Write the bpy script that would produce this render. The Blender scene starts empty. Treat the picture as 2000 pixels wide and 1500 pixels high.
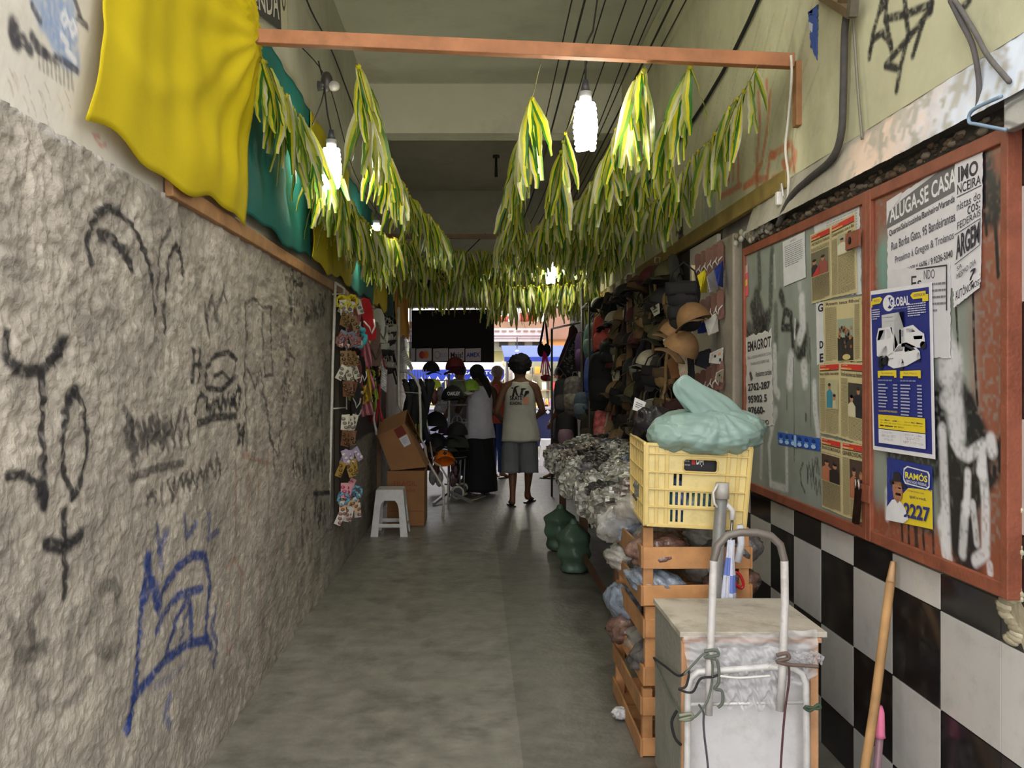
import bpy, bmesh, math, random
import numpy as np
from mathutils import Vector, Matrix, Euler
R_ = random.Random(7)
PI = math.pi
F, VX, VY, H = 1690.0, 930.0, 730.0, 1.5        # lens in pixels, vanishing point, eye height
XL, XR, XU, YE, ZC = -1.05, 1.41, 1.38, 13.0, 4.25
scene = bpy.context.scene
COL = scene.collection
# ---------------------------------------------------------------- camera, world, lights, exposure
cam = bpy.data.cameras.new('camera'); camo = bpy.data.objects.new('camera', cam); COL.objects.link(camo)
camo.location = (0, 0, H); camo.rotation_euler = (PI/2, 0, 0)
cam.sensor_width = 36; cam.lens = F/2000*36; cam.shift_x = 70/2000; cam.shift_y = -20/2000
cam.clip_start = .05; cam.clip_end = 200
scene.camera = camo
w = bpy.data.worlds.new('world'); scene.world = w; w.use_nodes = True
bg = w.node_tree.nodes['Background']; bg.inputs[0].default_value = (1.0, .985, .955, 1); bg.inputs[1].default_value = 2.0
scene.view_settings.view_transform = 'Standard'; scene.view_settings.look = 'None'
scene.view_settings.gamma = 1; scene.view_settings.exposure = 0.70
BULB_W, BULB_COL = 58.0, (1, .96, .80)
BULBS = [(.495, 3.92, 2.80), (-.79, 4.72, 2.80), (-.83, 7.2, 2.80), (.80, 9.3, 2.76)]
for i, (x, y, z) in enumerate(BULBS):
    l = bpy.data.lights.new('bulb_light', 'POINT'); l.energy = BULB_W; l.color = BULB_COL; l.shadow_soft_size = .06
    o = bpy.data.objects.new('bulb_light', l); o.location = (x, y, z-.19); COL.objects.link(o)
# ---------------------------------------------------------------- helpers
def lin(c):
    r = []
    for k in c[:3]:
        k = max(0, min(1, k/255.)); r.append(k/12.92 if k <= .04045 else ((k+.055)/1.055)**2.4)
    return (*r, 1)
def A(px, py, Y): return Vector(((px-VX)*Y/F, Y, H-(py-VY)*Y/F))
def RW(px, py, X=XR): return A(px, py, X*F/(px-VX))
def LW(px, py, X=XL): return A(px, py, X*F/(px-VX))
ORG = {}
def tag(o, label=None, cat=None, group=None, kind=None):
    if label: o['label'] = label
    if cat: o['category'] = cat
    if group: o['group'] = group
    if kind: o['kind'] = kind
    return o
def thing(name, label, cat, loc=(0, 0, 0), rz=0, group=None):
    o = bpy.data.objects.new(name, None); COL.objects.link(o); o.empty_display_size = .05
    o.location = loc; o.rotation_euler = (0, 0, rz)
    ORG[o] = Vector(loc)
    return tag(o, label, cat, group)
class MB:
    def __init__(s): s.v = []; s.f = []; s.c = []; s.sm = []
    def add(s, vs, fs, col, sm=False):
        b = len(s.v); s.v.extend([tuple(v) for v in vs]); c = lin(col)
        for f in fs: s.f.append([b+i for i in f]); s.c.append(c); s.sm.append(sm)
        return s
    def poly(s, pts, col): return s.add(pts, [list(range(len(pts)))], col)
    def box(s, c, d, col, M=None):
        c = Vector(c); vs = [Vector((sx*d[0]/2, sy*d[1]/2, sz*d[2]/2)) for sx in (-1, 1) for sy in (-1, 1) for sz in (-1, 1)]
        if M is not None: vs = [M @ v for v in vs]
        return s.add([v+c for v in vs], [(0, 1, 3, 2), (4, 6, 7, 5), (0, 4, 5, 1), (2, 3, 7, 6), (0, 2, 6, 4), (1, 5, 7, 3)], col)
    def bb(s, x0, x1, y0, y1, z0, z1, col): return s.box(((x0+x1)/2, (y0+y1)/2, (z0+z1)/2), (x1-x0, y1-y0, z1-z0), col)
    def beam(s, p, q, w, h, col, up=(0, 0, 1)):
        p = Vector(p); q = Vector(q); d = (q-p); L = d.length; d.normalize(); u = Vector(up)
        a = d.cross(u)
        if a.length < 1e-4: a = d.cross(Vector((1, 0, 0)))
        a.normalize(); b = a.cross(d)
        M = Matrix((a, d, b)).transposed()
        return s.box((p+q)/2, (w, L, h), col, M)
    def tube(s, pts, r, col, n=7, closed=False, sm=True):
        pts = [Vector(p) for p in pts]; m = len(pts); vs = []; rr = r if isinstance(r, (list, tuple)) else [r]*m
        pn = None
        for i, p in enumerate(pts):
            if closed: t = pts[(i+1) % m]-pts[i-1]
            else: t = pts[min(i+1, m-1)]-pts[max(i-1, 0)]
            t.normalize()
            if pn is None: pn = t.cross(Vector((0, 0, 1)) if abs(t.z) < .9 else Vector((1, 0, 0)))
            else: pn = pn-t*pn.dot(t)
            pn.normalize(); bn = t.cross(pn)
            for k in range(n):
                a = 2*PI*k/n; vs.append(p+(pn*math.cos(a)+bn*math.sin(a))*rr[i])
        fs = []
        for i in range(m if closed else m-1):
            j = (i+1) % m
            for k in range(n): l = (k+1) % n; fs.append((i*n+k, i*n+l, j*n+l, j*n+k))
        if not closed: fs += [list(range(n))[::-1], [(m-1)*n+k for k in range(n)]]
        return s.add(vs, fs, col, sm)
    def loft(s, rings, col, cap=True, sm=True, closed=True):
        n = len(rings[0]); vs = [p for r in rings for p in r]; fs = []
        for i in range(len(rings)-1):
            for k in range(n if closed else n-1): l = (k+1) % n; fs.append((i*n+k, i*n+l, (i+1)*n+l, (i+1)*n+k))
        if cap: fs += [list(range(n))[::-1], [(len(rings)-1)*n+k for k in range(n)]]
        return s.add(vs, fs, col, sm)
    def ell(s, c, r, col, nu=14, nv=9, M=None, fn=None, cut=(0, 1)):
        rings = []; c = Vector(c)
        for i in range(nv+1):
            t = PI*(cut[0]+(cut[1]-cut[0])*i/nv); ring = []
            for k in range(nu):
                a = 2*PI*k/nu
                v = Vector((math.sin(t)*math.cos(a), math.sin(t)*math.sin(a), math.cos(t)))
                if fn: v = v*fn(v)
                v = Vector((v.x*r[0], v.y*r[1], v.z*r[2]))
                if M is not None: v = M @ v
                ring.append(v+c)
            rings.append(ring)
        return s.loft(rings, col, cap=False)
    def grid(s, P, nu, nv, col, sm=True):
        vs = [P(i/nu, j/nv) for j in range(nv+1) for i in range(nu+1)]
        fs = [(j*(nu+1)+i, j*(nu+1)+i+1, (j+1)*(nu+1)+i+1, (j+1)*(nu+1)+i) for j in range(nv) for i in range(nu)]
        return s.add(vs, fs, col, sm)
    def gcols(s, nfaces, fn):                       # recolour the last nfaces
        for k in range(nfaces): s.c[-nfaces+k] = lin(fn(k))
    def build(s, name, m, parent=None, bevel=0, local=False, solid=0, sub=0):
        me = bpy.data.meshes.new(name)
        org = Vector((0, 0, 0))
        if parent is not None:
            if not local: org = ORG[parent]
        elif not local:
            a = np.array([tuple(v) for v in s.v]); mn = a.min(0); mx = a.max(0); org = Vector(((mn[0]+mx[0])/2, (mn[1]+mx[1])/2, mn[2]))
        me.from_pydata([(v[0]-org.x, v[1]-org.y, v[2]-org.z) for v in s.v], [], s.f)
        ca = me.color_attributes.new('Col', 'FLOAT_COLOR', 'CORNER')
        lt = np.array([len(f) for f in s.f]); cc = np.repeat(np.array(s.c, dtype=np.float32), lt, axis=0)
        ca.data.foreach_set('color', cc.ravel())
        me.polygons.foreach_set('use_smooth', np.array(s.sm, dtype=bool))
        me.materials.append(m); me.update()
        o = bpy.data.objects.new(name, me); COL.objects.link(o)
        if parent is not None: o.parent = parent
        elif not local: o.location = org
        ORG[o] = org
        if solid: md = o.modifiers.new('s', 'SOLIDIFY'); md.thickness = solid; md.offset = 0
        if bevel: md = o.modifiers.new('b', 'BEVEL'); md.width = bevel; md.segments = 2; md.limit_method = 'ANGLE'
        if sub: md = o.modifiers.new('u', 'SUBSURF'); md.levels = sub; md.render_levels = sub
        return o
def dup(root, loc, rot=None, label=None, group=None, scale=None):
    r = root.copy(); COL.objects.link(r); r.location = loc
    if rot is not None: r.rotation_euler = rot
    if scale is not None: r.scale = scale
    if label: r['label'] = label
    if group: r['group'] = group
    for ch in root.children:
        c = ch.copy(); COL.objects.link(c); c.parent = r
        for g in ch.children: d = g.copy(); COL.objects.link(d); d.parent = c
    return r
USED = set()
def _x(): pass
def proto_or_dup(root, loc, rot, label, group=None, scale=None):
    """the first time moves the original, afterwards copies it"""
    if root not in USED:
        USED.add(root); root.location = loc
        if rot is not None: root.rotation_euler = rot
        if scale is not None: root.scale = scale
        root['label'] = label
        if group: root['group'] = group
        return root
    return dup(root, loc, rot, label, group, scale)
def struct(o): o['kind'] = 'structure'; return o
# ---------------------------------------------------------------- materials (base colour comes from the surface's own paint)
def mat(name, rough=.7, metal=0, amt=.15, scale=8, bump=0, bscale=60, alpha=1, spec=.5, stretch=None, trans=0, tint=None, emit=0, dirt=0, dirtcol=(70, 60, 45), dscale=5, sss=0):
    m = bpy.data.materials.new(name); m.use_nodes = True; nt = m.node_tree; N = nt.nodes; Lk = nt.links
    b = N['Principled BSDF']; b.inputs['Roughness'].default_value = rough; b.inputs['Metallic'].default_value = metal
    b.inputs['Specular IOR Level'].default_value = spec
    at = N.new('ShaderNodeAttribute'); at.attribute_name = 'Col'; src = at.outputs['Color']
    tc = N.new('ShaderNodeTexCoord'); mp = N.new('ShaderNodeMapping'); Lk.new(tc.outputs['Object'], mp.inputs[0])
    if stretch: mp.inputs['Scale'].default_value = stretch
    nz = N.new('ShaderNodeTexNoise'); nz.inputs['Scale'].default_value = scale; nz.inputs['Detail'].default_value = 6; Lk.new(mp.outputs[0], nz.inputs['Vector'])
    mr = N.new('ShaderNodeMapRange'); mr.inputs[1].default_value = .25; mr.inputs[2].default_value = .75; mr.inputs[3].default_value = 1-amt; mr.inputs[4].default_value = 1+amt
    Lk.new(nz.outputs['Fac'], mr.inputs[0])
    mx = N.new('ShaderNodeMix'); mx.data_type = 'RGBA'; mx.blend_type = 'MULTIPLY'; mx.inputs[0].default_value = 1
    Lk.new(src, mx.inputs[6]); Lk.new(mr.outputs[0], mx.inputs[7]); out = mx.outputs[2]
    if dirt:
        n2 = N.new('ShaderNodeTexNoise'); n2.inputs['Scale'].default_value = dscale; n2.inputs['Detail'].default_value = 9; n2.inputs['Roughness'].default_value = .7; Lk.new(tc.outputs['Object'], n2.inputs['Vector'])
        m2 = N.new('ShaderNodeMapRange'); m2.inputs[1].default_value = .5; m2.inputs[2].default_value = .72; m2.inputs[3].default_value = 0; m2.inputs[4].default_value = dirt; Lk.new(n2.outputs['Fac'], m2.inputs[0])
        x2 = N.new('ShaderNodeMix'); x2.data_type = 'RGBA'; Lk.new(m2.outputs[0], x2.inputs[0]); Lk.new(out, x2.inputs[6]); x2.inputs[7].default_value = lin(dirtcol); out = x2.outputs[2]
    Lk.new(out, b.inputs['Base Color'])
    if bump:
        n3 = N.new('ShaderNodeTexNoise'); n3.inputs['Scale'].default_value = bscale; n3.inputs['Detail'].default_value = 5; Lk.new(mp.outputs[0], n3.inputs['Vector'])
        bp = N.new('ShaderNodeBump'); bp.inputs['Strength'].default_value = bump; bp.inputs['Distance'].default_value = .01; Lk.new(n3.outputs['Fac'], bp.inputs['Height']); Lk.new(bp.outputs[0], b.inputs['Normal'])
    if alpha < 1: b.inputs['Alpha'].default_value = alpha
    if trans:
        tr = N.new('ShaderNodeBsdfTranslucent'); Lk.new(out, tr.inputs[0]); ms = N.new('ShaderNodeMixShader'); ms.inputs[0].default_value = trans
        Lk.new(b.outputs[0], ms.inputs[1]); Lk.new(tr.outputs[0], ms.inputs[2]); Lk.new(ms.outputs[0], N['Material Output'].inputs[0])
    if emit: Lk.new(out, b.inputs['Emission Color']); b.inputs['Emission Strength'].default_value = emit
    return m
M = dict(
 plaster=mat('rough_plaster', .95, amt=.28, scale=7, bump=.9, bscale=55, dirt=.55, dirtcol=(62, 58, 50), dscale=2.2),
 wall=mat('painted_wall', .85, amt=.10, scale=3, bump=.25, bscale=30, dirt=.35, dirtcol=(110, 105, 85), dscale=1.6),
 ceil=mat('ceiling_paint', .9, amt=.10, scale=1.5, bump=.15, bscale=20, dirt=.4, dirtcol=(100, 98, 80), dscale=.9),
 conc=mat('concrete', .85, amt=.22, scale=6, bump=.5, bscale=50, dirt=.5, dirtcol=(70, 66, 58), dscale=3),
 floor=mat('cement_floor', .42, amt=.26, scale=9, bump=.4, bscale=26, dirt=.6, dirtcol=(52, 50, 46), dscale=3.4, spec=.4),
 tile=mat('glazed_tile', .16, amt=.06, scale=5, bump=.03, bscale=9, dirt=.25, dirtcol=(110, 104, 92), dscale=9),
 wood=mat('bare_wood', .7, amt=.25, scale=9, bump=.25, bscale=40, stretch=(1, 1, 1), dirt=.3, dirtcol=(90, 62, 34), dscale=7),
 rust=mat('rusty_steel', .6, metal=.1, amt=.22, scale=14, bump=.25, bscale=80, dirt=.4, dirtcol=(84, 44, 30), dscale=12),
 board=mat('painted_board', .5, amt=.12, scale=6, bump=.08, bscale=25),
 paper=mat('printed_paper', .6, amt=.06, scale=20, bump=.10, bscale=14),
 cloth=mat('cloth', .85, amt=.12, scale=9, bump=.3, bscale=160),
 banner=mat('banner_fabric', .75, amt=.10, scale=3, bump=.15, bscale=120, trans=.25),
 ribbon=mat('plastic_ribbon', .35, amt=.12, scale=30, trans=.4),
 plastic=mat('moulded_plastic', .38, amt=.06, scale=12, dirt=.25, dirtcol=(120, 110, 90), dscale=14),
 glossy=mat('glossy_plastic', .18, amt=.08, scale=12),
 bag=mat('thin_plastic_bag', .32, amt=.1, scale=8, bump=1.0, bscale=11, trans=.25),
 film=mat('clear_film', .14, amt=.1, scale=18, bump=.6, bscale=22, alpha=.42, spec=.9),
 wrap=mat('wrapped_garment', .2, amt=.5, scale=26, bump=1.0, bscale=34, spec=.9, dirt=.5, dirtcol=(46, 44, 44), dscale=11),  # strong tone noise paints white glints into the plastic
 metal=mat('painted_metal', .38, metal=.1, amt=.1, scale=25, dirt=.35, dirtcol=(110, 85, 60), dscale=22),
 chrome=mat('bright_metal', .25, metal=.9, amt=.05),
 skin=mat('skin', .55, amt=.08, scale=14),
 hair=mat('hair', .8, amt=.3, scale=60, bump=.8, bscale=90),
 card=mat('cardboard', .85, amt=.10, scale=6, bump=.1, bscale=60),
 glow=mat('lit_lamp', .4, amt=0, emit=22),
 dark=mat('dark_fabric', .8, amt=.2, scale=25, bump=.3, bscale=120),
 print=mat('flower_print', .7, amt=.75, scale=26, bump=.2, bscale=100),
)
# ---------------------------------------------------------------- noise and paint on grids
rng = np.random.default_rng(5)
def vnoise(u, v, cell):
    U = u/cell; V = v/cell; u0 = np.floor(U).astype(int); v0 = np.floor(V).astype(int)
    T = rng.random((256, 256)); fu = U-u0; fv = V-v0; fu = fu*fu*(3-2*fu); fv = fv*fv*(3-2*fv)
    g = lambda a, b: T[a % 256, b % 256]
    return (g(u0, v0)*(1-fu)+g(u0+1, v0)*fu)*(1-fv)+(g(u0, v0+1)*(1-fu)+g(u0+1, v0+1)*fu)*fv
def seg_dist(U, V, p, q):
    dx, dy = q[0]-p[0], q[1]-p[1]; L = dx*dx+dy*dy+1e-12
    t = np.clip(((U-p[0])*dx+(V-p[1])*dy)/L, 0, 1)
    return np.hypot(U-p[0]-t*dx, V-p[1]-t*dy)
def painted(name, Ys, Zs, side, X, base, strokes, disp, m, edge=None):
    """wall surface on the plane x = X as a fine grid; strokes = (points in (Y,Z), width, colour, strength)"""
    U, V = np.meshgrid(Ys, Zs); Cc = np.empty(U.shape+(3,)); Cc[:] = np.array(lin(base)[:3])
    if edge is not None: edge(U, V, Cc)
    rag = vnoise(U, V, .012)
    for pts, wd, c, k in strokes:
        c = np.array(lin(c)[:3])
        D = np.full(U.shape, 9.)
        for p, q in zip(pts[:-1], pts[1:]):
            y0, y1 = min(p[0], q[0])-wd*2, max(p[0], q[0])+wd*2
            i0 = np.searchsorted(Ys, y0); i1 = np.searchsorted(Ys, y1)
            if i1 <= i0: continue
            D[:, i0:i1] = np.minimum(D[:, i0:i1], seg_dist(U[:, i0:i1], V[:, i0:i1], p, q))
        a = np.clip((wd*.62-D)/(wd*.35)+.3, 0, 1)*k*np.clip(.45+rag*1.1, 0, 1)
        Cc[:] = Cc*(1-a[..., None])+c*a[..., None]
    off = disp(U, V) if disp is not None else np.zeros(U.shape)
    X3 = X-side*off
    co = np.stack([X3, U, V], -1).reshape(-1, 3)
    nv, nu = U.shape; idx = np.arange(nu*nv).reshape(nv, nu)
    q = np.stack([idx[:-1, :-1], idx[:-1, 1:], idx[1:, 1:], idx[1:, :-1]], -1).reshape(-1, 4)
    if side > 0: q = q[:, ::-1]
    me = bpy.data.meshes.new(name); me.from_pydata(co.tolist(), [], q.tolist())
    ca = me.color_attributes.new('Col', 'FLOAT_COLOR', 'POINT')
    c4 = np.ones((nu*nv, 4), dtype=np.float32); c4[:, :3] = Cc.reshape(-1, 3); ca.data.foreach_set('color', c4.ravel())
    me.polygons.foreach_set('use_smooth', np.ones(len(q), dtype=bool)); me.materials.append(m); me.update()
    o = bpy.data.objects.new(name, me); COL.objects.link(o); ORG[o] = Vector((0, 0, 0))
    return o
# ---------------------------------------------------------------- text and flat print
TC = {}
def tgeo(s, bold):
    if (s, bold) in TC: return TC[(s, bold)]
    cu = bpy.data.curves.new('t', 'FONT'); cu.body = s; cu.resolution_u = 3; cu.offset = bold
    ob = bpy.data.objects.new('t', cu); COL.objects.link(ob)
    dg = bpy.context.evaluated_depsgraph_get(); me = bpy.data.meshes.new_from_object(ob.evaluated_get(dg))
    v = [tuple(x.co[:2]) for x in me.vertices]; f = [list(p.vertices) for p in me.polygons]
    bpy.data.objects.remove(ob); bpy.data.curves.remove(cu); bpy.data.meshes.remove(me)
    if not v: v = [(0, 0), (1, 0), (1, 1)]; f = []
    xs = [a[0] for a in v]; ys = [a[1] for a in v]; x0, x1, y0, y1 = min(xs), max(xs), min(ys), max(ys)
    v = [((a[0]-x0)/max(1e-6, x1-x0), 1-(a[1]-y0)/max(1e-6, y1-y0)) for a in v]
    TC[(s, bold)] = (v, f); return v, f
class Sheet:
    """flat printed sheet between four corners (tl, tr, br, bl) with s to the right and t downwards"""
    def __init__(s, tl, tr, br, bl, n):
        s.c = [Vector(x) for x in (tl, tr, br, bl)]; s.n = Vector(n); s.mb = MB(); s.k = 1
    def P(s, u, v, off=0):
        a, b, c, d = s.c; return (a*(1-u)+b*u)*(1-v)+(d*(1-u)+c*u)*v+s.n*off
    def base(s, col, torn=0, seed=1, th=.0012):
        r = random.Random(seed); n = 26; out = []
        for e in range(4):
            for i in range(n):
                t = i/n; j = r.random()*torn if torn else 0
                if r.random() < .3: j *= 1.8
                out.append([(t, j), (1-j, t), (1-t, 1-j), (j, 1-t)][e])
        top = [s.P(u, v, th) for u, v in out]; bot = [s.P(u, v, 0) for u, v in out]; m = len(out)
        s.mb.add(top+bot, [list(range(m))]+[(i, i+m, (i+1) % m+m, (i+1) % m) for i in range(m)], col)
        s.th = th; return s
    def off(s): s.k += 1; return s.th+.0003*min(s.k, 14)
    def rect(s, u0, v0, u1, v1, col): s.mb.poly([s.P(*q, s.off() if i == 0 else s.th+.0003*min(s.k, 14)) for i, q in enumerate([(u0, v0), (u1, v0), (u1, v1), (u0, v1)])], col); return s
    def pg(s, pts, col):
        o = s.off(); s.mb.poly([s.P(u, v, o) for u, v in pts], col); return s
    def el(s, u, v, ru, rv, col, n=20): return s.pg([(u+ru*math.cos(2*PI*i/n), v+rv*math.sin(2*PI*i/n)) for i in range(n)], col)
    def text(s, t, u0, v0, u1, v1, col, bold=0.0, slant=0):
        v, f = tgeo(t, bold); o = s.off()
        s.mb.add([s.P(u0+(a+(1-b)*slant)*(u1-u0), v0+b*(v1-v0), o) for a, b in v], f, col); return s
    def lines(s, u0, v0, u1, v1, n, col, fill=.5, seed=0, words=True):
        if n < 1: return s
        r = random.Random(seed); o = s.off(); h = (v1-v0)/n
        for i in range(n):
            u = u0; y = v0+i*h
            while u < u1-.01:
                L = min(u1-u, (u1-u0)*r.uniform(.06, .2)) if words else u1-u0
                if i == n-1 and u > u0+(u1-u0)*.6: break
                s.mb.poly([s.P(a, b, o) for a, b in ((u, y), (u+L, y), (u+L, y+h*fill), (u, y+h*fill))], col)
                u += L+(u1-u0)*.025
        return s
    def put(s, name, label, cat='poster', group=None, m=None, parent=None):
        o = s.mb.build(name, m or M['paper'], parent)
        if parent is None: tag(o, label, cat, group)
        elif label: o['label'] = label
        return o
def rsheet(c, X=XR-.03):     # corners in photo pixels, on the board plane
    return Sheet(*[RW(x, y, X) for x, y in c], n=(-1, 0, 0))
def lsheet(c, X=XL+.02):
    return Sheet(*[LW(x, y, X) for x, y in c], n=(1, 0, 0))
# ================================================================ THE SETTING
S_ = lambda pts, w, c, k=1., f=None: ([tuple(f(x, y)[1:]) for x, y in pts], w, c, k)
LP = lambda x, y: LW(x, y)
BK = (28, 26, 30); FK = (48, 44, 44); BL = (22, 52, 122)
def ls(pts, w=.02, c=BK, k=.95): return S_(pts, w, c, k, LP)
def zig(x0, y0, x1, y1, n, h, seed, dy=0):
    r = random.Random(seed); out = []
    for i in range(n+1):
        t = i/n; out.append((x0+(x1-x0)*t+r.uniform(-1, 1)*(x1-x0)/n*.6, y0+(y1-y0)*t+(h/2 if i % 2 else -h/2)*r.uniform(.5, 1)))
    return out
st = [
 ls([(168, 515), (165, 480), (172, 440), (185, 412), (205, 405), (232, 420), (258, 455), (275, 490), (285, 530), (293, 575), (297, 612)], .022),
 ls([(190, 460), (213, 468), (233, 490), (250, 522)], .038), ls([(176, 425), (198, 408), (225, 412)], .03, k=.6),
 ls([(318, 648), (315, 600), (320, 530), (326, 495), (335, 478), (346, 492), (355, 538)], .022), ls([(300, 580), (302, 525), (312, 470), (324, 448)], .018, k=.8),
 ls([(2, 655), (3, 700), (18, 718), (45, 727), (75, 722), (100, 700), (117, 672)], .03), ls([(75, 722), (76, 800), (78, 900), (78, 984)], .028),
 ls([(78, 984), (66, 945), (42, 927), (5, 930)], .024), ls([(105, 700), (117, 672)], .045), ls([(70, 960), (80, 984)], .04),
 ls([(135, 765), (120, 800), (115, 860), (120, 930), (135, 972), (150, 950), (162, 900), (163, 840), (155, 790), (138, 762)], .024), ls([(128, 775), (140, 765)], .04),
 ls([(120, 1000), (122, 1080), (118, 1165)], .026), ls([(85, 1062), (120, 1072), (150, 1042)], .032), ls([(95, 1065), (130, 1065)], .04, k=.6),
 ls([(62, 1260), (50, 1215), (58, 1180), (75, 1165)], .035, FK, .6), ls([(150, 1235), (175, 1190), (180, 1160)], .03, FK, .5), ls([(40, 1280), (65, 1275), (85, 1262)], .04, FK, .6),
 ls([(125, 1255), (135, 1190)], .035, FK, .5), ls([(190, 1150), (215, 1140), (222, 1165)], .04, FK, .55), ls([(185, 1270), (215, 1280), (230, 1262)], .035, FK, .5), ls([(10, 1215), (25, 1260), (20, 1330)], .03, FK, .4),
 ls([(60, 1330), (70, 1370), (100, 1380)], .03, FK, .35), ls([(110, 1390), (150, 1350), (165, 1330)], .03, FK, .35),
 ls([(372, 685), (370, 745)], .026), ls([(383, 685), (381, 742)], .026), ls([(370, 715), (384, 712)], .02),
 ls([(396, 760), (398, 722), (415, 695), (440, 688), (455, 702), (450, 740), (425, 762), (400, 758)], .022), ls([(415, 735), (430, 725), (445, 748)], .018), ls([(428, 762), (455, 735)], .02),
 ls([(378, 806), (376, 785), (386, 770), (400, 785), (405, 800)], .024), ls([(380, 828), (410, 816), (458, 812), (466, 765), (458, 755), (450, 790)], .03),
 ls(zig(400, 795, 458, 780, 12, 34, 3), .026), ls([(460, 832), (460, 865), (469, 830), (469, 864)], .032),
 ls(zig(240, 855, 362, 830, 19, 78, 4), .02, FK, .8), ls(zig(250, 840, 350, 850, 15, 60, 8), .018, FK, .7), ls([(248, 935), (290, 918), (352, 905)], .028, FK, .8), ls([(238, 802), (252, 850), (255, 905)], .034, FK, .8),
 ls([(285, 985), (292, 960), (300, 985)], .02, FK, .7), ls([(312, 985), (316, 945)], .018, FK, .7), ls(zig(325, 960, 426, 905, 17, 46, 5), .018, FK, .85), ls([(285, 970), (302, 962)], .018, FK, .7),
 ls([(398, 595), (402, 655)], .028, FK, .8), ls([(400, 625), (412, 580), (418, 625), (430, 560), (436, 590)], .024, FK, .8),
 ls([(476, 880), (475, 740), (477, 592), (490, 582), (508, 594), (510, 700), (512, 735)], .018, FK, .85), ls([(508, 600), (525, 600), (525, 732), (512, 735)], .018, FK, .85),
 ls([(480, 720), (495, 760), (505, 720), (512, 780), (530, 880), (533, 915)], .018, FK, .85), ls([(522, 850), (540, 895), (548, 800), (562, 690)], .02, FK, .85), ls([(545, 760), (560, 690), (572, 700), (556, 790)], .018, FK, .8),
 ls([(478, 740), (474, 860)], .03, FK, .35), ls([(490, 760), (495, 880)], .05, FK, .3), ls([(440, 700), (436, 640)], .02, FK, .3),
]
for (x0, y0, x1, y1, n, h, sd, k) in [(555, 565, 585, 545, 9, 60, 11, .9), (560, 610, 585, 600, 8, 60, 12, .9), (592, 620, 632, 590, 14, 50, 13, .9), (565, 550, 590, 560, 6, 30, 14, .9),
   (580, 760, 600, 740, 7, 60, 15, .7), (598, 770, 628, 800, 10, 80, 16, .7), (566, 905, 600, 900, 11, 90, 17, .8), (600, 910, 632, 890, 9, 80, 18, .8), (585, 1020, 612, 1040, 6, 110, 19, .6),
   (610, 985, 634, 1010, 9, 80, 20, .9), (545, 640, 560, 680, 5, 70, 21, .5), (500, 770, 520, 800, 5, 60, 23, .5)]:
    st.append(ls(zig(x0, y0, x1, y1, n, h, sd), .016+.006*(x0 > 590), FK, k))
st += [ls([(610, 965), (640, 962)], .03), ls([(586, 1100), (588, 1000), (600, 960)], .018, FK, .8)]
OR = (150, 84, 52)
for p in ([(455, 900), (458, 960), (456, 1040)], [(478, 880), (482, 970), (478, 1030)], [(500, 900), (503, 985)], [(520, 880), (524, 990)], [(440, 1110), (455, 1088), (470, 1120), (466, 1200), (452, 1262), (440, 1275), (436, 1200), (448, 1150)],
          [(500, 1080), (508, 1160), (500, 1250)], [(535, 1010), (540, 1090)], [(556, 1020), (562, 1090)], [(470, 890), (520, 905)]): st.append(ls(p, .022, OR, .38))
st += [ls(p, w, BL, k) for p, w, k in (
 ([(303, 1028), (308, 1075), (320, 1040)], .03, .7), ([(355, 1008), (358, 1050), (378, 1022)], .028, .7), ([(405, 1005), (400, 1052), (422, 1036)], .028, .7), ([(306, 1075), (312, 1110)], .03, .5),
 ([(245, 1425), (262, 1330), (268, 1240), (275, 1150), (284, 1090), (291, 1135), (301, 1185), (315, 1150), (340, 1110), (370, 1085), (395, 1085), (404, 1130), (401, 1200), (398, 1250)], .034, .95),
 ([(398, 1250), (362, 1258), (320, 1288), (285, 1330), (250, 1372), (243, 1422)], .034, .95), ([(284, 1095), (282, 1160)], .06, .8), ([(298, 1150), (305, 1190)], .05, .7),
 ([(300, 1235), (318, 1195), (345, 1163), (388, 1150)], .032, .9), ([(322, 1270), (340, 1215), (360, 1170), (368, 1180), (370, 1255)], .03, .9), ([(348, 1262), (355, 1215), (366, 1190)], .024, .7),
 ([(400, 1245), (408, 1262)], .04, .9), ([(418, 1190), (410, 1230), (420, 1255), (414, 1300)], .034, .75), ([(325, 1362), (314, 1400), (326, 1422)], .034, .6), ([(300, 1340), (330, 1320), (355, 1300)], .03, .3))]
pxs = np.concatenate([np.arange(-220, 640, 2.3), np.arange(640, 794, 3.2)])
Ys = XL*F/(pxs-VX); Zs = np.arange(0, 2.105, .0062)
def dispL(U, V):
    d = vnoise(U, V, .11)*.5+vnoise(U, V, .04)*.9+vnoise(U, V, .018)*.8+vnoise(U, V, .3)*.6
    r = np.clip((V-.05)/2.0, .35, 1.0)
    return -.013*(d-1.3)*(0.45+.75*r)-.004
def edgeL(U, V, C):
    n = vnoise(U, V, .02)*.35+vnoise(U, V, .09)*.35+vnoise(U, V, .5)*.3
    C *= (.62+.8*n)[..., None]
    zz = 2.085+.03*(vnoise(U, V, .06)-.5)
    a = np.clip((V-zz)/.012, 0, 1)[..., None]
    C[:] = C*(1-a)+np.array(lin((196, 190, 184))[:3])*a
    # shade below the cloths painted into the plaster, deepening down the passage
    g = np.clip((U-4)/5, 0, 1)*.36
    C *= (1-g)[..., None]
struct(painted('wall_left', Ys, Zs, 1, XL+.004, (166, 158, 147), st, dispL, M['plaster'], edgeL))
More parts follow.
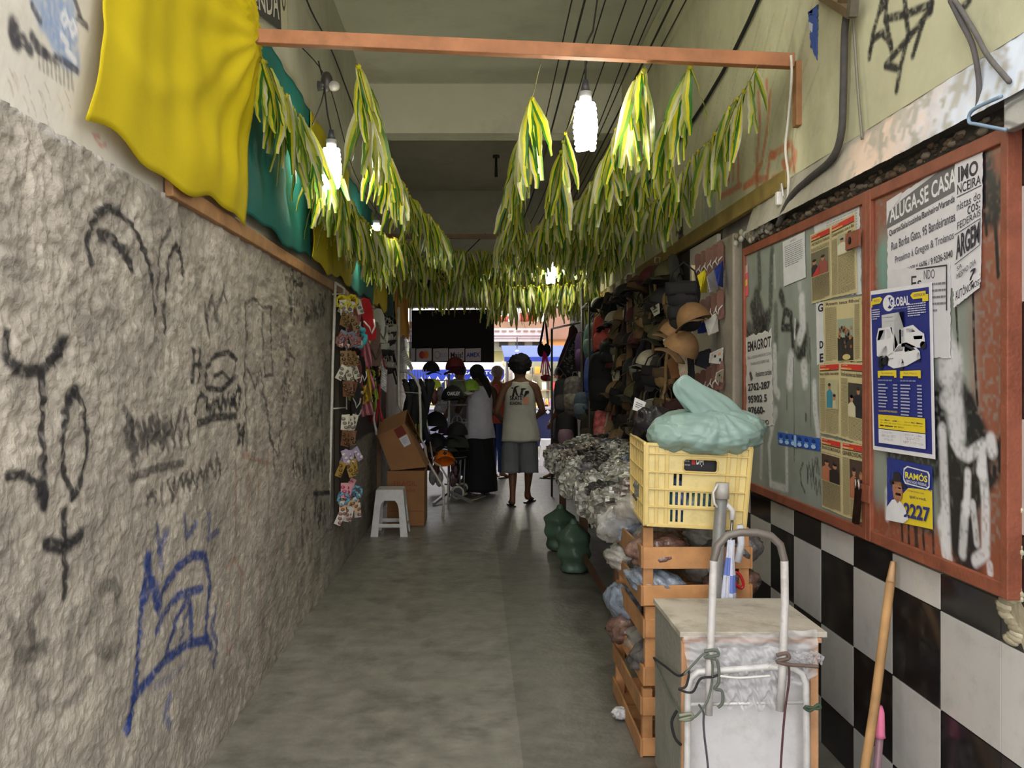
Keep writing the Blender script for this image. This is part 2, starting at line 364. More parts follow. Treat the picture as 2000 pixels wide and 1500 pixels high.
# upper left wall
us = []
U0 = lambda pts, w, c, k=.9: us.append(S_(pts, w, c, k, LP))
U0([(25, 48), (22, 65), (28, 82), (45, 78), (58, 98)], .03, (50, 48, 60)); U0([(62, 72), (75, 95), (88, 105)], .028, (50, 48, 60)); U0([(26, 52), (30, 80)], .045, (60, 55, 66), .8)
for x0, y0, x1, y1 in ((66, 0, 80, 40), (85, 0, 96, 60), (100, 5, 108, 90), (112, 0, 122, 110), (124, 20, 133, 120), (136, 0, 146, 125)):
    U0([(x0, y0), (x1, y1)], .05, (120, 150, 196), .6)
for x0, y0, x1, y1 in ((145, 0, 158, 40), (150, 35, 168, 52), (108, 110, 150, 138), (70, 95, 110, 120), (60, 10, 76, 40)): U0([(x0, y0), (x1, y1)], .02, (60, 56, 66), .8)
for t in range(9): U0([(75+t*8, 110+t*4), (77+t*8, 135+t*5)], .01, (90, 86, 84), .6)
U0([(118, 35), (126, 22), (132, 40), (124, 50), (118, 35)], .012, (225, 225, 230)); U0([(135, 50), (142, 40), (148, 58), (140, 70), (135, 50)], .012, (225, 225, 230)); U0([(120, 70), (130, 85)], .02, (225, 225, 230)); U0([(130, 100), (145, 118)], .02, (225, 225, 230))
for t in range(14): x = 10+R_.random()*120; y = 120+x*.45+R_.random()*60; U0([(x, y), (x+6, y+14), (x+9, y+30)], .005, (150, 110, 100), .4)
U0([(185, 270), (195, 285), (205, 282)], .012, (190, 90, 90), .5); U0([(180, 262), (192, 268)], .012, (190, 90, 90), .5)
YsU = np.concatenate([XL*F/(np.arange(-200, 640, 3.0)-VX), np.arange(6.2, 13.05, .1)]); ZsU = np.concatenate([np.arange(2.10, 2.7, .007), np.arange(2.7, ZC+.01, .05)])
def edgeU(U, V, C):
    n = vnoise(U, V, .35)*.5+vnoise(U, V, .1)*.5
    C *= (.86+.2*n)[..., None]
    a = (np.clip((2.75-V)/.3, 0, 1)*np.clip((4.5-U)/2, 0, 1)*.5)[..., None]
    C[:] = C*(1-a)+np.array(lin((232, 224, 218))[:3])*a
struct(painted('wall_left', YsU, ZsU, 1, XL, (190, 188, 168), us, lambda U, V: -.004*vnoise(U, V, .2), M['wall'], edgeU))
# upper right wall with its graffiti
rp = lambda x, y: RW(x, y, XU); us = []
U1 = lambda pts, w, c=BK, k=.97: us.append(S_(pts, w, c, k, rp))
for p in ([(1724, 0), (1716, 32), (1706, 68), (1699, 112)], [(1700, 98), (1708, 76), (1724, 64), (1738, 80), (1742, 98)], [(1732, 0), (1732, 40), (1741, 88)], [(1768, -10), (1771, 28), (1776, 76)],
          [(1730, 38), (1776, 26), (1822, 8)], [(1818, 22), (1772, 78), (1730, 128), (1752, 133)], [(1806, 38), (1794, 76), (1784, 108)], [(1773, 76), (1760, 128), (1752, 176)], [(1735, 0), (1722, 20)], [(1878, 22), (1896, 0)], [(1820, 5), (1820, 22)]): U1(p, .026)
OG = (206, 112, 74)
for p in ([(1408, 300), (1418, 262), (1432, 250), (1442, 290), (1444, 362)], [(1424, 280), (1424, 352)], [(1434, 272), (1433, 350)], [(1408, 385), (1448, 362)], [(1415, 240), (1438, 250)], [(1482, 180), (1484, 240), (1480, 300), (1480, 385)], [(1505, 180), (1500, 250), (1488, 320), (1470, 352), (1455, 365)],
          [(1455, 365), (1480, 350), (1500, 350)], [(1508, 305), (1530, 290), (1545, 280), (1552, 300), (1545, 322), (1530, 318), (1540, 340), (1510, 350)], [(1538, 275), (1535, 330)], [(1498, 180), (1498, 160)], [(1555, 300), (1552, 330)], [(1500, 345), (1505, 300), (1515, 305)]): U1(p, .034, OG, .75)
for sd in range(7): U1(zig(1308+sd*4, 350+sd*8, 1336, 520-sd*6, 9, 30, 40+sd), .018, (40, 38, 42), .9)
for t in range(7): U1([(1372+t*4, 375+t*3), (1374+t*4, 450-t*2)], .03, (110, 130, 160), .45)
for t in range(9): x = 1350+t*24; U1([(x+60, 60+t*8), (x+20, 230), (x, 330)], .012, (150, 146, 120), .35)
for t in range(5): U1([(1485+t*26, 40-t*10), (1462+t*26, 130-t*8)], .02, (150, 146, 124), .4)
for t in range(16): x = 1290+t*17; y = 640-(x-1130)*.62; U1([(x, y-40), (x+1, y-4)], .02, (235, 236, 236), .75)
Yr = np.concatenate([XU*F/(np.arange(2150, 1225, -2.4)-VX), np.arange(8.0, 13.05, .12)]); Zr = np.concatenate([np.arange(2.36, 3.3, .007), np.arange(3.3, ZC+.01, .02)])
def edgeR(U, V, C):
    n = vnoise(U, V, .4)*.5+vnoise(U, V, .12)*.3+vnoise(U, V, .03)*.2
    C *= (.84+.22*n)[..., None]
struct(painted('wall_right', Yr, Zr, -1, XU, (204, 201, 168), us, lambda U, V: -.004*vnoise(U, V, .25), M['wall'], edgeR))
# bevelled ledge above the notice board, worn to pink and blue
def edgeB(U, V, C):
    n = vnoise(U, V, .06)*.6+vnoise(U, V, .02)*.4
    near = np.clip((3.25-U)/.2, 0, 1)*np.clip((2.40-.055*(U-2.2)**1-V)/.02, 0, 1)
    mid = (np.abs(vnoise(U, V, .15)-.5) < .5)
    pk = np.array(lin((232, 206, 188))[:3]); bl = np.array(lin((214, 222, 236))[:3]); gr = np.array(lin((172, 166, 152))[:3])
    t = np.clip((2.9-U)/.5+n-.5, 0, 1)[..., None]
    cc = pk*(1-t)+bl*t
    a = (near*(np.clip((.66-n)*9, 0, 1)*.85+.15))[..., None]
    C[:] = gr*(.85+.3*n)[..., None]*(1-a)+cc*a
Yb = np.arange(.6, 4.3, .02); Zb = np.arange(2.195, 2.372, .012)
def dispB(U, V): return (2.36-V)/.165*-.045+.006*(vnoise(U, V, .03)-.5)
struct(painted('trim_1', Yb, Zb, -1, XU, (140, 134, 120), [], dispB, M['wall'], edgeB))
m = MB(); r = random.Random(3)                       # crumbling dark groove under it
m.bb(1.385, 1.50, .6, 4.5, 2.142, 2.20, (40, 34, 28))
for i in range(260):
    y = 2.25+r.random()*2.1; s = r.uniform(.006, .018)
    m.ell((1.383+r.random()*.012, y, 2.155+r.random()*.04), (s, s*1.5, s*.7), r.choice([(70, 58, 44), (96, 76, 56), (52, 42, 34), (120, 108, 92)]), 6, 4)
struct(m.build('trim_2', M['conc']))
# floor and street
m = MB()
m.grid(lambda u, v: Vector((XL-.1+u*(XR-XL+.2), .2+v*(YE-.2), .004*math.sin(u*7+v*11)*0)), 2, 4, (112, 109, 98)); m.gcols(8, lambda k: (132, 129, 119) if k % 2 == 0 else (114, 111, 103))
struct(m.build('floor', M['floor'], local=True))
m = MB(); m.bb(-9, 9, YE, 34, -.12, 0, (128, 124, 126)); struct(m.build('floor', M['floor']))
m = MB(); m.bb(-9, 9, -9, .2, -.12, 0, (128, 124, 118)); struct(m.build('floor', M['floor']))
# ceiling, cross beam, far wall over the exit
CE = (198, 196, 176)
m = MB(); m.bb(XL-.2, XU+.3, 2.4, 8.2, ZC, ZC+.2, CE); struct(m.build('ceiling', M['ceil']))
m = MB(); m.bb(XL-.2, XU+.3, 8.45, YE+.3, ZC, ZC+.2, (190, 187, 168)); struct(m.build('ceiling', M['ceil']))
m = MB(); m.bb(XL-.1, XU+.1, 8.2, 8.46, 3.78, ZC+.05, (212, 208, 186)); struct(m.build('trim_3', M['ceil']))
yy = lambda x, y: A(x, y, YE-.01)
m = MB(); m.bb(XL-.2, XR+.2, YE, YE+.25, 2.55, ZC, (184, 180, 164)); ew = struct(m.build('wall_back', M['wall']))
g = MB(); r = random.Random(5)
def bstroke(mb, pts, w, col, Y, dn=.004):
    pts = [A(x, y, Y) for x, y in pts]
    for i, (p, q) in enumerate(zip(pts[:-1], pts[1:])):
        d = (q-p).normalized(); nn = Vector((-d.z, 0, d.x))*w/2; p = p-d*w*.3; q = q+d*w*.3
        mb.poly([p+nn, q+nn, q-nn, p-nn], col)
for p in ([(822, 530), (824, 560), (835, 572), (838, 548)], [(838, 572), (850, 560), (848, 535), (845, 575)], [(850, 575), (866, 552), (862, 530), (868, 572), (880, 560)], [(880, 560), (890, 545), (884, 572), (900, 560), (915, 568)], [(850, 520), (862, 545), (875, 522)], [(815, 545), (812, 575), (830, 580)]):
    bstroke(g, p, .035, (24, 22, 24), YE-.004)
struct(g.build('trim_4', M['wall']))
sh = Sheet(A(926, 516, 12.97), A(966, 516, 12.97), A(966, 568, 12.97), A(926, 568, 12.97), (0, -1, 0)); sh.base((30, 42, 90)).el(.5, .5, .3, .26, (150, 160, 190)).el(.5, .5, .22, .18, (30, 42, 90)).rect(.3, .45, .7, .55, (150, 160, 190))
sh.put('street_plate', 'small dark blue plate with a pale ring high on the far wall above the exit', 'sign')
m = MB(); m.bb(XL-.2, XR+.2, YE-.03, YE+.28, 2.5, 2.56, (150, 146, 138)); struct(m.build('trim_5', M['conc']))
# solid masses behind the thin wall skins, so that light stays out
m = MB(); m.bb(XL-.3, XL-.03, 1.0, YE+.2, 0, ZC+.2, (150, 146, 138)); struct(m.build('wall_left', M['conc']))
m = MB(); m.bb(XR+.03, XR+.3, 1.0, YE+.2, 0, ZC+.2, (150, 146, 138)); struct(m.build('wall_right', M['conc']))
# chequered tiles on the right wall
m = MB(); r = random.Random(8); y0 = 2.316; zr = .784
m.bb(XR+.004, XR+.02, .9, 4.94, 0, 2.2, (96, 92, 84))
for i in range(-5, 9):
    for j in range(-3, 5):
        ya, yb = y0+i*.302+.0015, y0+(i+1)*.302-.0015; za, zb = zr+j*.3+.0015, zr+(j+1)*.3-.0015
        if za < 0: za = 0
        if zb > 2.19: zb = 2.19
        if yb > 4.62: yb = 4.62
        if za >= .783 and ya > 2.3: zb = min(zb, .895)
        if za > .9 and ya > 2.3 or yb-ya < .02 or yb < 1.2: continue
        blk = (i+j) % 2 == 1 if i < 0 else (i+j) % 2 == 0
        c = (24, 24, 27) if blk else (196, 193, 190)
        if not blk: k = r.uniform(.95, 1.03); c = tuple(x*k for x in c)
        m.bb(XR-.006, XR+.006, ya, yb, za, zb, c)
struct(m.build('wall_right', M['tile'], bevel=.0012))
m = MB()                                              # broken plaster by the board's corner
for i in range(30):
    z = .80+i*.012; m.ell((XR-.004, 2.285-.03*math.sin(i*.7)-.012*r.random(), z), (.012, .03+.012*r.random(), .014), r.choice([(176, 166, 140), (150, 140, 116), (190, 182, 158)]), 7, 5)
m.poly([RW(1966, 1172, XR-.007), RW(2010, 1300, XR-.007), RW(2010, 1205, XR-.007), RW(1985, 1160, XR-.007)], (168, 158, 132))
struct(m.build('trim_6', M['conc']))
# pilaster between board and stall, stall wall
m = MB(); m.bb(1.365, XR+.03, 4.60, 4.93, 0, 2.25, (158, 148, 134)); struct(m.build('trim_7', M['conc'], bevel=.01))
m = MB(); m.bb(XR-.004, XR+.03, 4.93, YE, 0, 2.37, (112, 106, 92)); struct(m.build('wall_right', M['wall']))
# ragged brick course above pilaster
m = MB(); r = random.Random(4)
for i in range(70): y = 4.05+r.random()*1.0; m.ell((1.375+.01*r.random(), y, 2.17+r.random()*.07), (.015, .03*r.random()+.012, .018), r.choice([(170, 164, 150), (140, 130, 112), (190, 186, 176)]), 7, 5)
struct(m.build('trim_8', M['conc']))
# ================================================================ NOTICE BOARD with its sheets
XB = XR-.03
T = thing('notice_board', 'rust framed double door board covered in torn bills above the tiles', 'notice board', (XR-.02, 3.44, .9))
BR = (140, 78, 56)
def bstk():
    out = []; P = lambda x, y: RW(x, y, XB)
    def a(pts, w, c=BK, k=.95): out.append(S_(pts, w, c, k, P))
    GW = (206, 206, 208); DG = (70, 72, 72)
    # left leaf: worn black spray, torn white paper remains
    for p, w, k in (([(1482, 500), (1484, 560)], .05, .7), ([(1508, 490), (1506, 540), (1505, 600)], .05, .7), ([(1470, 600), (1480, 640), (1500, 620)], .08, .9), ([(1478, 580), (1492, 640), (1488, 680)], .09, .85), ([(1462, 640), (1500, 650)], .06, .7),
                    ([(1456, 650), (1470, 665)], .05, .9), ([(1525, 575), (1530, 590)], .05, .9), ([(1532, 610), (1528, 640), (1545, 640), (1545, 615), (1535, 608)], .035, .95), ([(1555, 640), (1570, 660), (1568, 690), (1560, 690)], .06, .95), ([(1548, 650), (1550, 690)], .04, .9), ([(1515, 600), (1516, 680)], .05, .5), ([(1575, 640), (1580, 700)], .04, .5)): a(p, w, k=k)
    for p, w, k in (([(1566, 585), (1568, 640), (1562, 660)], .06, .95), ([(1545, 700), (1542, 745)], .07, .95), ([(1570, 715), (1572, 745)], .06, .9), ([(1553, 625), (1552, 660)], .016, 1), ([(1513, 680), (1514, 760), (1520, 770)], .045, .9), ([(1590, 750), (1592, 800), (1598, 850)], .04, .85),
                    ([(1505, 810), (1510, 830), (1502, 870), (1505, 945)], .03, .8), ([(1515, 805), (1506, 830)], .05, .8), ([(1505, 945), (1537, 955), (1536, 850)], .03, .85), ([(1480, 800), (1488, 850), (1486, 930)], .035, .6), ([(1460, 720), (1470, 735)], .03, .5), ([(1560, 540), (1562, 560)], .04, .4), ([(1512, 500), (1514, 560)], .02, .4), ([(1497, 770), (1505, 790)], .08, .9)): a(p, w, GW, k)
    a([(1550, 700), (1551, 900)], .008, DG, .8); a([(1582, 660), (1584, 840)], .008, DG, .8); a([(1536, 760), (1537, 800)], .008, DG, .8)
    a([(1568, 905), (1563, 920), (1565, 945), (1572, 962)], .012, (40, 40, 40), .8); a(zig(1576, 925, 1600, 905, 9, 46, 9), .009, (50, 50, 50), .8); a(zig(1582, 940, 1602, 950, 7, 40, 10), .009, (50, 50, 50), .8)
    a([(1574, 810), (1574, 820)], .015)
    # right leaf: brown worn edges, black blotches with runs, scratched white
    bw = (140, 76, 52)
    for p, w, k in (([(1690, 400), (1960, 268)], .22, .9), ([(1955, 260), (1962, 1150)], .24, .92), ([(1700, 1045), (1960, 1160)], .20, .95), ([(1700, 420), (1706, 560)], .10, .9), ([(1690, 1020), (1810, 1090)], .14, .8), ([(1900, 1120), (1960, 1150)], .22, .9)): a(p, w, bw, k)
    a([(1722, 500), (1724, 560)], .07, (84, 160, 150), .5)
    for p, w, k in (([(1919, 300), (1924, 330), (1922, 350)], .075, 1), ([(1925, 370), (1940, 375), (1938, 410)], .09, 1), ([(1932, 400), (1944, 440), (1950, 540)], .014, 1), ([(1925, 420), (1927, 458)], .012, 1), ([(1900, 560), (1903, 690), (1909, 790)], .010, 1), ([(1866, 575), (1874, 735)], .009, 1),
                    ([(1845, 735), (1870, 760), (1890, 820), (1915, 870)], .08, 1), ([(1855, 760), (1890, 790), (1912, 850), (1900, 890)], .07, 1), ([(1838, 780), (1842, 860), (1850, 900), (1880, 960), (1890, 1040)], .10, 1), ([(1850, 900), (1860, 990), (1880, 1060)], .12, 1), ([(1905, 900), (1895, 960), (1880, 1010)], .11, 1), ([(1960, 880), (1930, 930), (1905, 960)], .07, 1), ([(1870, 1030), (1890, 1090)], .12, .95), ([(1848, 1040), (1850, 1080)], .03, .9),
                    ([(1760, 1000), (1764, 1080)], .012, 1), ([(1774, 1010), (1776, 1086)], .012, 1), ([(1788, 1020), (1792, 1098)], .022, .9), ([(1802, 1030), (1806, 1092)], .012, 1), ([(1822, 1040), (1824, 1110)], .012, .9), ([(1898, 1090), (1899, 1125)], .01, .9), ([(1770, 1005), (1815, 1030)], .04, .8), ([(1745, 890), (1800, 910), (1838, 905)], .09, .9)): a(p, w, k=k)
    for p, w, k in (([(1838, 630), (1850, 680), (1846, 730)], .07, .9), ([(1862, 700), (1862, 780), (1868, 830)], .08, .8), ([(1845, 780), (1870, 790)], .05, .7), ([(1865, 800), (1872, 850)], .06, .85), ([(1840, 840), (1845, 960), (1850, 1070)], .04, .9), ([(1862, 860), (1872, 880), (1890, 890), (1920, 870), (1915, 920)], .035, .95), ([(1935, 860), (1938, 880)], .04, .95), ([(1890, 925), (1888, 1000)], .03, .9),
                    ([(1918, 900), (1925, 980), (1925, 1080), (1905, 1095)], .035, .95), ([(1885, 990), (1880, 1080)], .035, .8), ([(1838, 1020), (1848, 1080), (1852, 1090)], .04, .9), ([(1900, 985), (1908, 1060)], .025, .8), ([(1933, 1105), (1934, 1118)], .025, .9), ([(1733, 960), (1733, 1010)], .03, .8), ([(1842, 1000), (1845, 1080)], .03, .7)): a(p, w, (214, 212, 216), k)
    return out
def edgeN(U, V, C):
    n = vnoise(U, V, .05)*.5+vnoise(U, V, .2)*.5
    C *= (.85+.3*n)[..., None]
Yn = XB*F/(np.arange(1972, 1444, -1.6)-VX); Zn = np.arange(.917, 2.14, .0045)
pan = painted('door_leaf', Yn, Zn, -1, XB, (138, 144, 136), bstk(), lambda U, V: 0*U, M['board'], edgeN)
pan.parent = T; pan.location = -ORG[T]
y0, y1, z0, z1 = 2.227, 4.446, .916, 2.142
m = MB()
for (ya, za, yb, zb) in ((y0, z0+.02, y1, z0+.02), (y0, z1-.02, y1, z1-.02)): m.bb(XB-.012, XR-.003, ya, yb, za-.02, za+.02, BR)
for y in (y0+.014, y1-.014, 3.050, 3.018): m.bb(XB-.014, XR-.003, y-.015, y+.015, z0, z1, BR)
m.build('frame', M['rust'], T, bevel=.003)
for (x, y) in ((1668, 468), (1686, 962)):
    c = RW(x, y, XB-.02); m = MB(); m.bb(c.x-.006, c.x, c.y-.055, c.y+.06, c.z-.03, c.z+.03, BR); m.ell((c.x-.008, c.y+.02, c.z), (.003, .012, .014), (30, 22, 20), 10, 5)
    o = m.build('hasp', M['rust'], T, bevel=.004)
    if y > 900:
        m = MB(); cc = c+Vector((-.012, .02, -.05)); m.box(cc, (.018, .022, .13), (70, 60, 55), Matrix.Rotation(.2, 3, 'X')); m.tube([cc+Vector((0, -.015, .05)), cc+Vector((0, -.012, .095)), cc+Vector((0, .012, .095)), cc+Vector((0, .015, .05))], .004, (150, 150, 150)); m.build('padlock', M['chrome'], o)
W_ = (214, 211, 216); INK = (44, 40, 52)
# bills on the right leaf
s = rsheet([(1733, 394), (1868, 306), (1874, 560), (1733, 600)]).base(W_, .012, 3)
s.pg([(0, .12), (.25, .07), (.5, .05), (.75, .03), (1, .02), (1, .26), (0, .26)], (104, 102, 104)); s.text('ALUGA-SE CASA', .05, .08, 1.0, .22, (226, 224, 226), .02)
s.pg([(0, 0), (.25, 0), (.2, .06), (.05, .11), (0, .22)], W_)
s.text('Quarto/Sala/cozinha/Banheiro/Varanda', .04, .285, .98, .35, INK, .012).text('Rua Borba Gato, 95 Bandeirantes', .08, .41, .98, .50, (70, 66, 80), .006).text('Proximo à Gregos & Troianos', .14, .555, .96, .64, (80, 76, 90), .004).text('Contato: (21)3764-6606 / 9.9236-5040', .06, .70, .94, .775, INK, .008)
s.put('rental_bill', 'white bill headed ALUGA-SE CASA pasted high on the right leaf of the notice board')
s = rsheet([(1864, 312), (1921, 292), (1916, 552), (1868, 600)], XB-.004).base(W_, .02, 4)
s.text('IMO', .15, .06, .85, .17, INK, .03).text('NCEIRA', .12, .18, .95, .25, INK, .01).rect(.1, .262, .98, .268, INK).text('nistas do', .1, .30, .95, .36, INK).text('cos:', .5, .37, .95, .43, INK).text('FEDERAIS', .12, .44, .97, .49, INK)
s.rect(.02, .51, .98, .516, INK).text('ARGEM', .06, .53, .95, .69, INK, .03).rect(.02, .71, .98, .716, INK).rect(.97, .51, .99, .716, INK).text('SA', .1, .74, .3, .77, INK).text('MESMO DIA', .1, .79, .85, .83, INK).text('?', .62, .85, .86, .95, INK)
s.put('loan_bill', 'tall narrow white bill reading IMO and ARGEM at the right of the rental bill')
s = rsheet([(1733, 528), (1857, 512), (1857, 700), (1735, 700)], XB-.003).base((208, 205, 210), .01, 5)
s.text('Es', .42, .10, .58, .26, INK).text('NDO', .62, .05, .78, .15, (90, 88, 96)).rect(.5, .02, .95, .035, INK).rect(.945, .02, .96, .5, INK).lines(.65, .2, .94, .55, 5, (120, 118, 126), .3, 2)
s.put('lettered_bill', 'white bill with the letters Es NDO half covered by the blue poster')
s = rsheet([(1860, 548), (1916, 530), (1914, 562), (1863, 602)], XB-.008).base(W_, .03, 6).text('AUTÔNOMOS', .1, .35, .97, .8, INK, .01)
s.put('strip_bill', 'small white strip reading AUTÔNOMOS below the loan bill')
BLU = (32, 40, 122); YEL = (226, 200, 40); WH = (222, 220, 226)
s = rsheet([(1699, 569), (1820, 551), (1827, 897), (1706, 878)], XB-.010).base(WH, 0)
s.rect(.03, .025, .965, .975, BLU)
s.el(.34, .09, .10, .05, WH).el(.36, .09, .055, .035, BLU).pg([(.27, .08), (.34, .06), (.36, .1), (.3, .13)], WH)
s.text('GLOBAL', .36, .06, .68, .115, WH, .03).text('PROTEÇÃO VEICULAR', .42, .122, .66, .134, (170, 172, 200))
s.pg([(.03, .065), (.06, .065), (.06, .05), (.2, .045), (.24, .06), (.2, .085), (.06, .09), (.06, .105), (.03, .105)], YEL).text('MOTOS', .09, .058, .19, .074, BLU)
s.pg([(.70, .06), (.74, .045), (.93, .045), (.93, .065), (.965, .065), (.965, .105), (.88, .105), (.88, .085), (.74, .085)], YEL).text('ASSISTENCIA 24h', .75, .055, .92, .072, BLU)
s.lines(.06, .12, .2, .19, 5, (200, 200, 220), .45, 3).lines(.66, .11, .93, .19, 6, (200, 200, 220), .45, 4)
# lorry, pickup, motorbike and saloon
s.pg([(.23, .16), (.60, .15), (.60, .36), (.44, .40), (.40, .24), (.23, .24)], (196, 196, 198)).pg([(.44, .155), (.60, .15), (.60, .36), (.44, .40)], (178, 178, 182)).rect(.24, .175, .43, .179, (150, 150, 156)).rect(.24, .2, .43, .204, (150, 150, 156))
s.pg([(.17, .24), (.37, .235), (.42, .3), (.42, .4), (.2, .43), (.13, .41), (.13, .30)], WH).pg([(.18, .255), (.29, .25), (.27, .31), (.145, .315)], (40, 44, 56)).pg([(.31, .25), (.36, .25), (.39, .3), (.31, .31)], (50, 54, 66)).el(.20, .42, .05, .025, (30, 30, 36))
s.pg([(.55, .25), (.74, .235), (.83, .27), (.90, .29), (.91, .34), (.84, .37), (.55, .36)], WH).pg([(.56, .262), (.6, .26), (.6, .3), (.56, .3)], (44, 46, 58)).pg([(.63, .255), (.72, .25), (.77, .275), (.63, .28)], (60, 62, 72)).pg([(.74, .30), (.88, .30), (.87, .32), (.75, .32)], (90, 92, 100)).el(.88, .355, .045, .022, (30, 30, 36)).el(.62, .37, .04, .02, (40, 40, 46))
s.pg([(.2, .37), (.3, .35), (.34, .4), (.3, .46), (.19, .48), (.16, .43)], (30, 30, 38)).el(.2, .465, .045, .03, (16, 16, 20)).el(.3, .44, .04, .03, (20, 20, 24))
s.pg([(.30, .41), (.43, .385), (.50, .345), (.63, .335), (.76, .36), (.83, .39), (.84, .43), (.62, .475), (.42, .49), (.32, .47), (.29, .44)], WH).pg([(.43, .39), (.51, .352), (.60, .345), (.57, .385)], (40, 44, 54)).pg([(.61, .345), (.72, .36), (.77, .38), (.6, .395)], (50, 54, 64)).el(.54, .465, .045, .035, (30, 30, 36)).el(.54, .465, .022, .018, (150, 150, 156)).el(.81, .425, .03, .028, (30, 30, 36)).pg([(.31, .43), (.42, .425), (.39, .445), (.31, .445)], (30, 32, 40))
for u in (.14, .52):
    s.pg([(u, .505), (u+.32, .5), (u+.32, .545), (u+.28, .545), (u+.28, .535), (u+.04, .535), (u+.04, .548), (u, .548)], YEL); s.text('Para Automóveis' if u < .3 else 'Para Motos', u+.06, .512, u+.26, .524, BLU)
    s.lines(u, .558, u+.33, .57, 1, (120, 124, 170), .8, 3)
    for k in range(10 if u > .3 else 8):
        y = .585+k*.0195; r2 = random.Random(k+int(u*10)); s.rect(u, y, u+.12+.05*r2.random(), y+.008, (170, 172, 200)); s.rect(u+.26, y, u+.33, y+.008, (170, 172, 200))
s.text('Garantidos MUITO MAIS VANTAGENS', .14, .745, .46, .757, YEL).text('Quanto mais rápido melhor', .55, .775, .8, .785, WH)
s.rect(.13, .775, .89, .86, YEL).lines(.16, .785, .86, .855, 4, (60, 56, 90), .42, 8).rect(.13, .865, .89, .95, WH)
s.text('NÃO TEM SPC', .18, .872, .38, .888, (80, 84, 140)).text('CARRO DESCONTO', .17, .895, .42, .909, (80, 84, 140)).text('INSTALADO', .23, .916, .38, .93, (80, 84, 140)).text('CONSULTOR: Ane Brito', .54, .874, .84, .886, (90, 94, 150)).text('98230-7222', .58, .893, .80, .91, (206, 60, 66)).text('R$70 A 1 Parcela', .55, .917, .85, .934, (206, 60, 66)).rect(.505, .865, .508, .95, (160, 160, 180))
s.put('vehicle_cover_poster', 'dark blue poster headed GLOBAL with white lorry and cars on the right leaf')
s = rsheet([(1733, 893), (1821, 911), (1823, 1034), (1733, 1015)], XB-.006).base((34, 48, 130), .004, 9)
s.pg([(.5, .42), (1, .38), (1, 1), (0, 1), (0, .85)], YEL)
for k in range(9): s.pg([(.15, 0), (.02+k*.12, .4), (.05+k*.12, .4)], (52, 74, 160))
s.pg([(.42, .12), (.50, .07), (.95, .09), (.98, .14), (.97, .34), (.92, .38), (.45, .36), (.41, .3)], (222, 222, 226)).pg([(.44, .14), (.51, .09), (.93, .11), (.95, .16), (.95, .32), (.90, .36), (.47, .34), (.43, .28)], (34, 48, 130))
s.text('RAMÓS', .46, .14, .93, .27, (230, 214, 60), .03).text('DEPUTADO FEDERAL', .47, .29, .92, .335, WH, .01).text('Compromisso com', .5, .44, .85, .48, (60, 60, 90)).text('igual a você.', .55, .52, .9, .58, (40, 44, 90), .01).text('2227', .42, .66, .97, .90, (34, 44, 120), .03)
s.pg([(.02, .8), (.15, .66), (.3, .62), (.45, .75), (.52, .92), (.4, 1), (.0, 1)], (220, 220, 226)).pg([(.17, .36), (.36, .35), (.40, .5), (.37, .62), (.28, .70), (.19, .62), (.16, .48)], (168, 116, 88)).pg([(.10, .36), (.17, .33), (.19, .22), (.27, .19), (.35, .23), (.37, .34), (.48, .40), (.46, .44), (.3, .40), (.12, .41)], (34, 30, 36)).pg([(.24, .53), (.35, .53), (.36, .57), (.23, .57)], (40, 30, 28)).pg([(.20, .45), (.25, .44), (.25, .46), (.2, .47)], (40, 30, 28)).pg([(.3, .44), (.36, .44), (.36, .46), (.3, .46)], (40, 30, 28))
s.put('election_poster', 'yellow and blue election poster numbered 2227 low on the right leaf')
